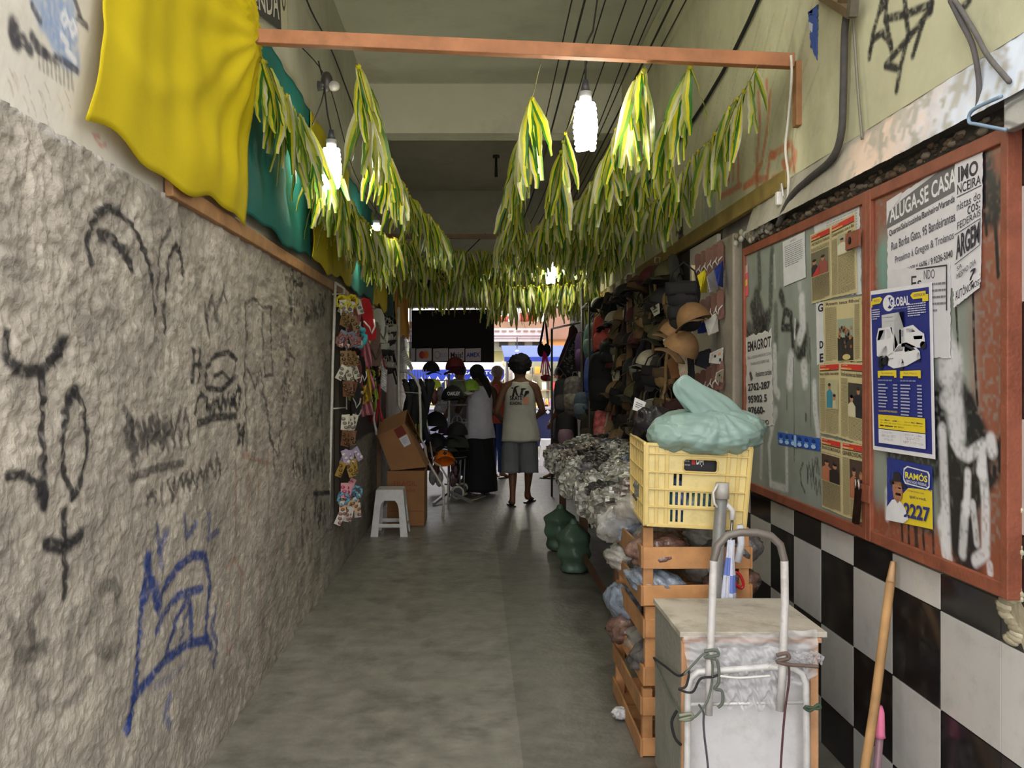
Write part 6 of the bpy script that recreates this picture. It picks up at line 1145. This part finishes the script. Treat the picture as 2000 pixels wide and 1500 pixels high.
def person(lab, x, y, hgt, col, rz=0, arms=None, legs=None, build=1.0, headoff=(0, 0)):
    """facing +Y. arms/legs: joint overrides relative to the figure, in metres for 1.70 m"""
    T = thing('person', lab, 'person', (x, y, 0)); k = hgt/1.70; b = build
    def g_(dx, dy, dz, r_):
        c, s_ = math.cos(rz), math.sin(rz); rr = tuple(q*k for q in r_) if isinstance(r_, tuple) else r_*k
        return (x+(dx*c-dy*s_)*k, y+(dx*s_+dy*c)*k, dz*k, rr)
    N = dict(pelvis=g_(0, 0, .93, (.135*b, .10*b)), waist=g_(0, .01, 1.08, (.125*b, .095*b)), chest=g_(0, 0, 1.26, (.145*b, .105*b)), neckb=g_(0, -.01, 1.42, (.085, .07)), neck=g_(headoff[0]*.5, .0, 1.49, .05), head=g_(headoff[0], .025+headoff[1], 1.575, (.074, .085)), top=g_(headoff[0], .015+headoff[1], 1.665, (.05, .06)))
    E = [('pelvis', 'waist'), ('waist', 'chest'), ('chest', 'neckb'), ('neckb', 'neck'), ('neck', 'head'), ('head', 'top')]
    N['nose'] = g_(headoff[0], .125+headoff[1], 1.575, .010); E.append(('head', 'nose'))
    for sd, s in (('L', -1), ('R', 1)):
        a = dict(sh=(.175*s*b, -.01, 1.385), el=(.25*s, -.01, 1.12), wr=(.24*s, .10, .88)); a.update((arms or {}).get(sd, {}))
        l = dict(hip=(.085*s, 0, .88), kn=(.095*s, .02, .48), an=(.095*s, -.02, .085), toe=(.105*s, .15, .025)); l.update((legs or {}).get(sd, {}))
        N['sh'+sd] = g_(*a['sh'], .062*b); N['ua'+sd] = g_(*(Vector(a['sh']).lerp(Vector(a['el']), .45)), .050*b); N['el'+sd] = g_(*a['el'], .040*b); N['fa'+sd] = g_(*(Vector(a['el']).lerp(Vector(a['wr']), .35)), .040*b); N['wr'+sd] = g_(*a['wr'], (.028, .022))
        d = (Vector(a['wr'])-Vector(a['el'])).normalized(); pm = Vector(a['wr'])+d*.06; N['pm'+sd] = g_(*pm, (.036, .018))
        E += [('neckb', 'sh'+sd), ('sh'+sd, 'ua'+sd), ('ua'+sd, 'el'+sd), ('el'+sd, 'fa'+sd), ('fa'+sd, 'wr'+sd), ('wr'+sd, 'pm'+sd)]
        side = d.cross(Vector((s, 0, 0))).normalized() if abs(d.x) < .9 else Vector((0, 0, 1)); inw = Vector((-s, 0, 0))
        for j in range(4):
            o_ = side*(.026-.0175*j); L_ = (.07, .082, .076, .06)[j]; p1 = pm+o_+d*(.02+L_*.45)+inw*.008; p2 = pm+o_+d*(.02+L_*.8)+inw*.03
            N[f'f{j}a{sd}'] = g_(*(pm+o_+d*.018), .0095); N[f'f{j}b{sd}'] = g_(*p1, .009); N[f'f{j}c{sd}'] = g_(*p2, .008); E += [('pm'+sd, f'f{j}a{sd}'), (f'f{j}a{sd}', f'f{j}b{sd}'), (f'f{j}b{sd}', f'f{j}c{sd}')]
        N['tha'+sd] = g_(*(Vector(a['wr'])+d*.03+side*.035+inw*.02), .010); N['thb'+sd] = g_(*(Vector(a['wr'])+d*.07+side*.045+inw*.035), .009); E += [('wr'+sd, 'tha'+sd), ('tha'+sd, 'thb'+sd)]
        N['hip'+sd] = g_(*l['hip'], .088*b); N['th'+sd] = g_(*(Vector(l['hip']).lerp(Vector(l['kn']), .5)), .078*b); N['kn'+sd] = g_(*l['kn'], .055*b); N['cf'+sd] = g_(*(Vector(l['kn']).lerp(Vector(l['an']), .3)+Vector((0, -.012, 0))), .056*b); N['sn'+sd] = g_(*(Vector(l['kn']).lerp(Vector(l['an']), .75)), .036); N['an'+sd] = g_(*l['an'], .034)
        an = Vector(l['an']); toe = Vector(l['toe']); N['heel'+sd] = g_(*(an+(an-toe).normalized()*.02+Vector((0, -.01, -.045))), .03); N['ft'+sd] = g_(*(an.lerp(toe, .55)+Vector((0, 0, -.01))), (.04, .026)); N['toe'+sd] = g_(*toe, (.04, .017))
        E += [('pelvis', 'hip'+sd), ('hip'+sd, 'th'+sd), ('th'+sd, 'kn'+sd), ('kn'+sd, 'cf'+sd), ('cf'+sd, 'sn'+sd), ('sn'+sd, 'an'+sd), ('an'+sd, 'heel'+sd), ('an'+sd, 'ft'+sd), ('ft'+sd, 'toe'+sd)]
        N['ear'+sd] = g_(headoff[0]+.083*s, .02+headoff[1], 1.575, (.010, .022)); E.append(('head', 'ear'+sd))
    body('body', N, E, T, col)
    f = lambda dx, dy, dz: Vector(g_(dx, dy, dz, 1)[:3])
    for s in (-1, 1): m = MB(); m.ell(f(headoff[0]+.03*s, .098+headoff[1], 1.595), (.012*k, .008*k, .008*k), (230, 226, 220), 8, 5); m.ell(f(headoff[0]+.03*s, .105+headoff[1], 1.595), (.005*k, .004*k, .005*k), (30, 20, 16), 6, 4); m.build('eye', M['glossy'], T)
    m = MB(); m.ell(f(headoff[0], .098+headoff[1], 1.535), (.024*k, .008*k, .007*k), (120, 60, 56), 10, 5); m.build('mouth', M['skin'], T)
    return T, f, N
def wear(T, f, rings, col, name, m_='cloth', n=36, wr=.006, seed=0, fold=9, solid=.004):
    """rings: (cx, cy, z, rx, ry) in figure space"""
    mb = MB(); out = []; R2 = []
    for a, b in zip(rings[:-1], rings[1:]):
        for t in (0, .25, .5, .75): R2.append(tuple(a[i]*(1-t)+b[i]*t for i in range(5)))
    R2.append(rings[-1])
    for (cx, cy, z, rx, ry) in R2:
        out.append([f(cx+math.cos(a)*(rx+wr*math.sin(a*fold+z*9+seed)), cy+math.sin(a)*(ry+wr*math.sin(a*fold*1.3+z*14+seed)), z+.004*math.sin(a*5)) for a in [2*PI*k/n for k in range(n)]])
    mb.loft(out, col, cap=False); return mb.build(name, M[m_], T, solid=solid)
def flipflop(T, f, an, toe, k, col=(24, 22, 24)):
    a = f(*an); t_ = f(*toe); a.z = t_.z = 0; d = (t_-a).normalized(); s_ = Vector((d.y, -d.x, 0)); ctr = []
    for u, w_ in ((-.26, .02), (-.22, .034), (0, .038), (.4, .036), (.8, .047), (1.1, .046), (1.28, .025)): ctr.append((a.lerp(t_, u), w_))
    out = [p+s_*w_ for p, w_ in ctr]+[p-s_*w_ for p, w_ in ctr[::-1]]; n = len(out); m = MB(); m.add([p+Vector((0, 0, .001)) for p in out]+[p+Vector((0, 0, .015)) for p in out], [list(range(n))[::-1], list(range(n, 2*n))]+[(i, (i+1) % n, (i+1) % n+n, i+n) for i in range(n)], col); m.build('flip_flop', M['plastic'], T)
SK = (112, 74, 52)
# man walking towards the street
lg = {'L': dict(kn=(-.085, .03, .475), an=(-.09, -.10, .075), toe=(-.105, .07, .03)), 'R': dict(hip=(.085, 0, .88), kn=(.11, .06, .48), an=(.095, .20, .085), toe=(.16, .36, .025))}
T, f, N = person('person in pale sleeveless shirt and grey denim shorts walking away down the passage', .50, 9.86, 1.66, SK, arms={'L': dict(el=(-.275, -.02, 1.09), wr=(-.22, .20, 1.0)), 'R': dict(el=(.265, .0, 1.10), wr=(.20, .22, 1.02))}, legs=lg)
SH = (196, 194, 182); rg = [(.01, 0, .755, .225, .15), (.01, 0, .85, .215, .145), (0, .01, 1.02, .19, .13), (0, .0, 1.16, .183, .13), (0, -.005, 1.29, .178, .125), (0, -.01, 1.385, .150, .105), (0, -.01, 1.44, .118, .085)]
wear(T, f, rg, SH, 'tank_top', seed=2, wr=.005)
def shirtpt(px, py):      # point on the back of the shirt seen at this pixel
    z = H-(py-VY)*9.72/F; x = (px-VX)*9.72/F; k = 1.66/1.7; zz = z/k; rx = .18; ry = .13
    for a, b in zip(rg[:-1], rg[1:]):
        if a[2] <= zz <= b[2]: t = (zz-a[2])/(b[2]-a[2]); rx = a[3]*(1-t)+b[3]*t; ry = a[4]*(1-t)+b[4]*t
    u = max(-.98, min(.98, (x-.50)/k/rx)); return Vector((x, 9.86-k*(ry*math.sqrt(1-u*u)+.016), z))
m = MB()
def sp(pts, col=(30, 28, 30)): m.add([shirtpt(x, y) for x, y in pts], [list(range(len(pts)))], col)
def st_(t, x0, y0, x1, y1, col=(30, 28, 30)): v, fc = tgeo(t, .035); m.add([shirtpt(x0+a*(x1-x0), y0+b*(y1-y0)) for a, b in v], fc, col)
st_('SKATE', 996, 773, 1020, 782); st_('BOARDING', 996, 784, 1019, 791)
sp([(1021, 776), (1034, 776), (1033, 789), (1022, 789)], (216, 150, 120))
for pts in ([(1000, 774), (1003, 760), (997, 758), (1004, 756), (1009, 754), (1016, 753), (1008, 758), (1010, 766), (1013, 774), (1008, 772), (1006, 765), (1004, 774)], [(1015, 773), (1018, 762), (1017, 759), (1022, 758), (1030, 759), (1022, 762), (1021, 770), (1024, 773), (1019, 772)], [(1024, 771), (1026, 764), (1033, 763), (1034, 768), (1030, 770), (1024, 776), (1022, 777)]): sp(pts)
m.build('shirt_print', M['cloth'], T)
wear(T, f, [(.0, .0, .90, .16, .105), (0, 0, .83, .18, .118), (.0, 0, .74, .19, .13)], (118, 122, 124), 'shorts_seat')
for s, nm2 in ((-1, 'L'), (1, 'R')):
    l = lg[nm2]; h_ = Vector((.085*s, 0, .88)); kn = Vector(l['kn']); wear(T, f, [(h_.x+.0*s, h_.y, .79, .095, .095), (.095*s, h_.lerp(kn, .4).y, .68, .112, .118), (.105*s, kn.y-.01, .5, .11, .115), (.108*s, kn.y-.03, .385, .108, .11)], (118, 122, 124), 'shorts_leg', seed=s, wr=.004)
m = MB(); m.ell(f(.0, .02, 1.655), (.128, .13, .115), (30, 26, 26), 44, 30, None, crump(5, .30, 9, 14)); m.ell(f(0, -.01, 1.60), (.088, .095, .075), (34, 30, 28), 20, 14, None, crump(6, .1, 8)); m.build('curly_hair', M['hair'], T)
flipflop(T, f, lg['L']['an'], lg['L']['toe'], 1); flipflop(T, f, lg['R']['an'], lg['R']['toe'], 1)
# woman standing at the stand
T, f, N = person('person in white sleeveless top and long black skirt standing by the cap stand', .04, 10.75, 1.60, (74, 50, 38), rz=.35, build=1.08, headoff=(-.02, .02), arms={'L': dict(el=(-.30, .02, 1.10), wr=(-.20, .24, 1.08)), 'R': dict(el=(.26, .02, 1.08), wr=(.2, .22, 1.04))}, legs={'L': dict(toe=(-.12, .13, .03)), 'R': dict(toe=(.12, .13, .03))})
wear(T, f, [(0, 0, .75, .215, .17), (0, 0, .84, .205, .165), (0, 0, 1.0, .172, .14), (0, 0, 1.12, .17, .135), (0, 0, 1.26, .178, .13), (0, -.01, 1.37, .145, .105), (0, -.01, 1.435, .10, .08)], (196, 194, 206), 'sleeveless_top', seed=5)
wear(T, f, [(0, 0, .86, .17, .14), (0, 0, .76, .195, .148), (0, 0, .5, .205, .165), (0, 0, .25, .225, .19), (0, 0, .05, .245, .21)], (20, 19, 24), 'long_skirt', wr=.010, fold=7, seed=1)
m = MB(); m.ell(f(-.02, .03, 1.62), (.095, .105, .095), (24, 22, 30), 24, 16, None, crump(8, .06, 7)); m.tube([f(0, -.04, 1.58), f(.05, -.10, 1.48), f(.09, -.13, 1.36), f(.10, -.12, 1.28)], [.05, .05, .035, .01], (22, 20, 26), 10); m.build('tied_hair', M['hair'], T)
flipflop(T, f, (-.095, -.02, 0), (-.12, .13, 0), 1, (130, 90, 80)); flipflop(T, f, (.095, -.02, 0), (.12, .13, 0), 1, (60, 40, 40))
# person in coral shirt behind them
T, f, N = person('person in coral red shirt and blue jeans standing between the two walkers', .30, 12.45, 1.60, (150, 96, 72), rz=-.6, build=1.05)
wear(T, f, [(0, 0, .84, .19, .15), (0, 0, 1.0, .17, .14), (0, 0, 1.26, .18, .14), (0, -.01, 1.38, .15, .11), (0, -.01, 1.44, .09, .075)], (216, 92, 78), 'coral_shirt')
for s in (-1, 1): wear(T, f, [(.18*s, -.01, 1.385, .06, .07), (.225*s, -.01, 1.22, .065, .065)], (216, 92, 78), 'sleeve', n=16); wear(T, f, [(.085*s, 0, .92, .10, .11), (.09*s, .01, .5, .075, .08), (.095*s, 0, .1, .06, .07)], (52, 76, 140), 'trouser_leg', n=20); flipflop(T, f, (.095*s, -.02, 0), (.105*s, .15, 0), 1)
wear(T, f, [(0, 0, .96, .16, .12), (0, 0, .86, .175, .14)], (52, 76, 140), 'trouser_seat')
m = MB(); m.ell(f(0, .01, 1.625), (.09, .10, .09), (150, 134, 126), 20, 14, None, crump(9, .08, 7)); m.build('short_hair', M['hair'], T)
# person in faded jeans hidden by the stand
T, f, N = person('person in faded jeans standing almost hidden behind the cap stand', -.21, 11.7, 1.62, (130, 88, 64), rz=.8)
wear(T, f, [(0, 0, .86, .18, .14), (0, 0, 1.05, .16, .13), (0, 0, 1.28, .175, .13), (0, -.01, 1.43, .10, .08)], (120, 124, 136), 'shirt')
for s in (-1, 1): wear(T, f, [(.085*s, 0, .92, .10, .11), (.09*s, .01, .5, .075, .08), (.095*s, 0, .12, .06, .07)], (74, 84, 116), 'trouser_leg', n=20); flipflop(T, f, (.095*s, -.02, 0), (.105*s, .15, 0), 1, (60, 60, 70))
m = MB(); m.ell(f(0, .01, 1.625), (.085, .10, .085), (30, 26, 24), 20, 14); m.build('short_hair', M['hair'], T)
# seller behind the bags
T, f, N = person('person barely seen behind the hanging bags, one bare lower leg in a flip flop', 1.22, 12.45, 1.60, (140, 90, 66), rz=1.3, legs={'L': dict(kn=(-.09, .10, .48), an=(-.10, .10, .085), toe=(-.12, .26, .025))})
wear(T, f, [(0, 0, .80, .18, .14), (0, 0, 1.05, .16, .13), (0, 0, 1.28, .175, .13), (0, -.01, 1.43, .10, .08)], (70, 60, 76), 'shirt')
for s in (-1, 1): wear(T, f, [(.085*s, 0, .92, .10, .12), (.095*s, .03, .56, .10, .10)], (50, 50, 60), 'shorts_leg', n=20)
m = MB(); m.ell(f(0, .01, 1.625), (.085, .10, .085), (30, 26, 24), 20, 14); m.build('short_hair', M['hair'], T); flipflop(T, f, (-.10, .10, 0), (-.12, .26, 0), 1); flipflop(T, f, (.095, -.02, 0), (.105, .15, 0), 1)
# ================================================================ exit: black panel with card signs, the street beyond
Yp = 12.75; T = thing('black_signboard', 'large black hanging panel at the exit with a row of payment cards', 'sign', A(884, 708, Yp)); m = MB()
pc = [A(803, 606, Yp), A(965, 604, Yp), A(965, 708, Yp), A(803, 707, Yp)]; m.add(pc+[p+Vector((0, .03, 0)) for p in pc], [(0, 1, 2, 3), (7, 6, 5, 4), (0, 4, 5, 1), (3, 2, 6, 7), (0, 3, 7, 4), (1, 5, 6, 2)], (18, 16, 22)); m.build('board', M['dark'], T)
def csign(x0, x1, fn, lab):
    s = Sheet(A(x0, 681, Yp-.012), A(x1, 680, Yp-.012), A(x1, 705, Yp-.012), A(x0, 706, Yp-.012), (0, -1, 0)); s.base((200, 196, 206), 0, 1, .004); fn(s); s.put('payment_card_sign', lab, parent=T)
csign(813, 843, lambda s: s.el(.38, .5, .2, .3, (190, 50, 50)).el(.62, .5, .2, .3, (226, 130, 60)).pg([(.5, .27), (.56, .4), (.57, .5), (.56, .6), (.5, .73), (.44, .6), (.43, .5), (.44, .4)], (206, 84, 50)), 'white square with overlapping red and orange discs')
csign(846, 875, lambda s: s.el(.27, .5, .2, .3, (190, 120, 120)).el(.27, .5, .16, .25, (200, 196, 206)).text('ELO', .45, .36, .95, .66, (120, 130, 190)), 'white square with a thin ring and pale blue letters')
csign(877, 907, lambda s: s.text('Mais!', .1, .28, .9, .74, (30, 26, 36), .02), 'white square reading Mais!')
csign(909, 939, lambda s: s.text('AMEX', .06, .32, .94, .68, (50, 80, 170), .03), 'white square with blue letters AMEX')
csign(799, 811, lambda s: s.rect(.3, .4, .8, .6, (190, 190, 206)), 'white square cut off at the left end')
m = MB(); m.tube([A(801, 595, 12.7), A(801, 700, 12.7)], .012, (130, 126, 120), 6); tag(m.build('thin_pole', M['metal']), 'thin pale pole at the left edge of the black panel', 'pole')
# street
SB = lambda x0, y0, x1, y1, Y, d, col, m: m.add([A(x0, y0, Y), A(x1, y0, Y), A(x1, y1, Y), A(x0, y1, Y)]+[A(x, y, Y)+Vector((0, d, 0)) for x, y in ((x0, y0), (x1, y0), (x1, y1), (x0, y1))], [(0, 1, 2, 3), (7, 6, 5, 4), (0, 4, 5, 1), (3, 2, 6, 7), (0, 3, 7, 4), (1, 5, 6, 2)], col)
T = thing('building', 'pale market building with red flower pots on its parapet across the street', 'building', (0, 22.5, 0)); Yb_ = 22
m = MB(); SB(560, 655, 1075, 844, Yb_+.6, 1.5, (206, 206, 150), m); m.build('wall', M['wall'], T)
m = MB(); SB(560, 666, 1075, 686, Yb_+.1, .6, (150, 154, 140), m); m.build('ledge', M['conc'], T)
for px in (975, 1007, 1040, 930, 890): m = MB(); SB(px, 668, px+17, 677, Yb_+.06, .3, (54, 54, 50), m); m.build('vent_opening', M['dark'], T)
m = MB(); SB(560, 628, 1075, 641, Yb_, .8, (158, 126, 104), m); m.build('parapet', M['conc'], T); m = MB(); SB(560, 641, 1075, 667, Yb_-.1, .8, (212, 206, 214), m); m.build('fascia', M['wall'], T)
m = MB(); [SB(560+k*14, 645, 569+k*14, 648, Yb_-.13, .05, (150, 130, 130), m) for k in range(37)]; SB(560, 655, 1075, 656.5, Yb_-.13, .05, (150, 110, 120), m); SB(560, 660, 1075, 661, Yb_-.13, .05, (170, 160, 170), m); m.build('stripe_trim', M['wall'], T)
m = MB(); [m.tube([A(560+k*13, 628, Yb_+.2), A(560+k*13, 590, Yb_+.2)], .05, (226, 226, 226), 6) for k in range(40)]; m.build('railing', M['metal'], T)
for k, px in enumerate((970, 980, 988, 1020, 1028, 1036, 1044)): m = MB(); y1 = 628; h_ = 10+7*(k > 2); m.tube([A(px, y1, Yb_+.1), A(px, y1-h_, Yb_+.1)], [.055, .075], (186, 84, 70), 10); tag(m.build('flower_pot', M['conc']), 'terracotta pot on the parapet, ' + ('low left group' if k < 3 else 'tall right group'), 'pot', 'terracotta pots on the parapet')
T = thing('orange_building', 'brown and orange wall at the right across the street', 'building', (2.6, 19.6, 0)); m = MB(); SB(1070, 560, 1400, 662, 19, 1.2, (150, 112, 96), m); m.build('upper_wall', M['wall'], T); m = MB(); SB(1068, 662, 1400, 858, 19-.05, 1.2, (206, 140, 84), m); m.build('lower_wall', M['wall'], T); m = MB(); SB(1068, 662, 1400, 664.5, 19-.12, .2, (126, 84, 60), m); m.build('ledge', M['wall'], T)
def awning(x0, x1, yt, yb, yv, Y0, Y1, top, val, lab, scal=True, txt=None):
    T = thing('market_awning', lab, 'awning', A((x0+x1)/2, yv, Y0)); T.location.z = 0; ORG[T] = Vector(T.location)
    m = MB(); a, b = A(x0, yb, Y0), A(x1, yb, Y0); c = Vector((b.x, Y1, H-(yt-VY)*Y1/F)); d = Vector((a.x, Y1, c.z)); m.add([a, b, c, d], [(0, 1, 2, 3)], top); m.build('roof_sheet', M['cloth'], T, solid=.02)
    m = MB(); n = 12; L_ = (b-a)
    for k in range(n):
        pts = [a+L_*(k/n)+Vector((0, -.01, 0)), a+L_*((k+1)/n)+Vector((0, -.01, 0))]; h_ = (yv-yb)*Y0/F
        low = [a+L_*((k+1-j/8)/n)+Vector((0, -.01, -h_*(.62+.38*math.sin(PI*j/8) if scal else 1))) for j in range(9)]; m.add(pts+low, [list(range(len(pts)+len(low)))], val)
        if scal:
            for j in range(8): m.add([low[j]+Vector((0, -.004, 0)), low[j+1]+Vector((0, -.004, 0)), low[j+1]+Vector((0, -.004, h_*.14)), low[j]+Vector((0, -.004, h_*.14))], [(0, 1, 2, 3)], (226, 228, 236))
    if txt: v, fc = tgeo(txt, .02); m.add([a+L_*(.40+.55*u_)+Vector((0, -.03, -h_*(.10+.26*v_))) for u_, v_ in v], fc, (224, 226, 236))
    m.build('valance', M['cloth'], T, solid=.004)
    for x in (a.x+.05, b.x-.05): m = MB(); m.tube([(x, Y0+.02, 0), (x, Y0+.02, a.z)], .02, (60, 60, 66), 8); m.build('post', M['metal'], T)
awning(790, 985, 708, 722, 748, 15.6, 17.5, (206, 206, 216), (44, 66, 176), 'white awning with scalloped blue valance left of the walking man', txt='ARTESANATOS')
awning(985, 1180, 676, 698, 706, 15.2, 17.0, (88, 104, 176), (48, 70, 170), 'flat blue tarpaulin awning over the market stall at right', False)
T = thing('market_table', 'market table with navy cloth and small goods out in the street', 'table', (1.55, 14.9, 0)); m = MB(); m.bb(.88, 2.6, 14.5, 15.12, .90, .94, (190, 186, 190)); m.build('table_top', M['wall'], T); m = MB(); m.bb(.9, 2.55, 14.52, 15.1, .28, .90, (30, 34, 76)); m.build('table_cloth', M['cloth'], T)
m = MB(); [m.box((.93+.09*k, 14.49, .86), (.05, .02, .05), (206, 206, 210), Matrix.Rotation(.78, 3, 'Y')) for k in range(18)]; m.build('cloth_fringe', M['cloth'], T)
for x in (.95, 2.5): m = MB(); m.tube([(x, 14.6, 0), (x, 14.6, .9)], .02, (80, 80, 84), 6); m.build('leg', M['metal'], T)
r = random.Random(6); GC = [('white', (226, 222, 226)), ('pink', (226, 130, 150)), ('red', (196, 50, 60)), ('lilac', (190, 176, 216)), ('yellow', (226, 196, 90)), ('black', (50, 46, 52))]
for k in range(34): cn, c = r.choice(GC); x = .95+r.random()*1.0; y = 14.58+r.random()*.48; h_ = r.uniform(.03, .14); m = MB(); m.tube([(x, y, .94), (x, y, .94+h_)], [r.uniform(.02, .045), r.uniform(.012, .04)], c, 8, sm=False); tag(m.build('small_ware', M['glossy']), f'small {cn} article on the street market table', 'goods', 'small goods on the market table')
T = thing('market_stall', 'shelved market stall with orange and white goods behind the market table', 'stall', (1.3, 16.6, 0)); m = MB()
for x in (.6, 1.35, 2.3): m.tube([(x, 16.4, 0), (x, 16.4, 1.75)], .025, (70, 64, 60), 6)
m.build('post', M['metal'], T)
for z in (.9, 1.2, 1.5): m = MB(); m.bb(.55, 2.4, 16.3, 16.8, z-.02, z, (120, 96, 76)); m.build('shelf', M['wood'], T)
m = MB(); m.bb(.5, 2.45, 16.85, 16.88, .1, 1.75, (206, 200, 170)); m.build('back_sheet', M['cloth'], T)
for k in range(26): cn, c = r.choice([('orange', (230, 160, 60)), ('white', (226, 224, 226)), ('white', (230, 226, 220)), ('red', (190, 60, 60)), ('dark', (50, 46, 50)), ('pale green', (180, 200, 170))]); x = .62+.068*k; z = (.9, 1.2, 1.5)[k % 3]; m = MB(); m.box((x, 16.45, z+.07), (.10, .1, .14), c); tag(m.build('boxed_goods', M['paper'], bevel=.004), f'{cn} packet on the shelves of the street stall', 'goods', 'packets on the street stall')
for k in range(22): cn, c = r.choice([('pale', (210, 206, 210)), ('pink', (216, 150, 160)), ('blue', (90, 110, 170)), ('dark', (60, 56, 60)), ('cream', (206, 196, 170))]); x = -.95+k*.085; m = MB(); z = 1.62; m.grid(lambda u, v: Vector((x+.06*(u-.5), 15.9+.03*math.sin(u*6+k)+.1*(k % 3), z-(.35+.3*((k*7) % 5)/5)*v)), 5, 5, c); tag(m.build('hanging_ware', M['cloth'], solid=.01), f'{cn} item hanging under the scalloped awning', 'goods', 'goods under the scalloped awning')
T = thing('goods_counter', 'counter with pale goods below the scalloped awning', 'counter', (-.4, 16.1, 0)); m = MB(); m.bb(-1.6, .4, 15.8, 16.4, 0, .85, (120, 116, 140)); m.build('counter_body', M['cloth'], T); m = MB(); m.bb(-1.65, .45, 15.75, 16.45, .85, .88, (200, 198, 210)); m.build('counter_top', M['wall'], T)
for px, py, lab in ((1010, 692, 'bare lit bulb above the walking man out in the street'), (1040, 752, 'lit lamp in the stall right of the walking man')):
    T = thing('street_bulb', lab, 'lamp', A(px, py, 16.1)); m = MB(); c = A(px, py, 16.1); m.ell(c, (.06, .06, .075), (255, 246, 225), 12, 8); m.build('glass', M['glow'], T); m = MB(); m.tube([c+Vector((0, 0, .06)), c+Vector((0, 0, .32))], .01, (60, 60, 60), 5); m.build('cord', M['dark'], T)
    l = bpy.data.lights.new('bulb_light', 'POINT'); l.energy = 10; l.color = BULB_COL; l.shadow_soft_size = .07; o = bpy.data.objects.new('bulb_light', l); o.location = c-Vector((0, .12, .1)); COL.objects.link(o)
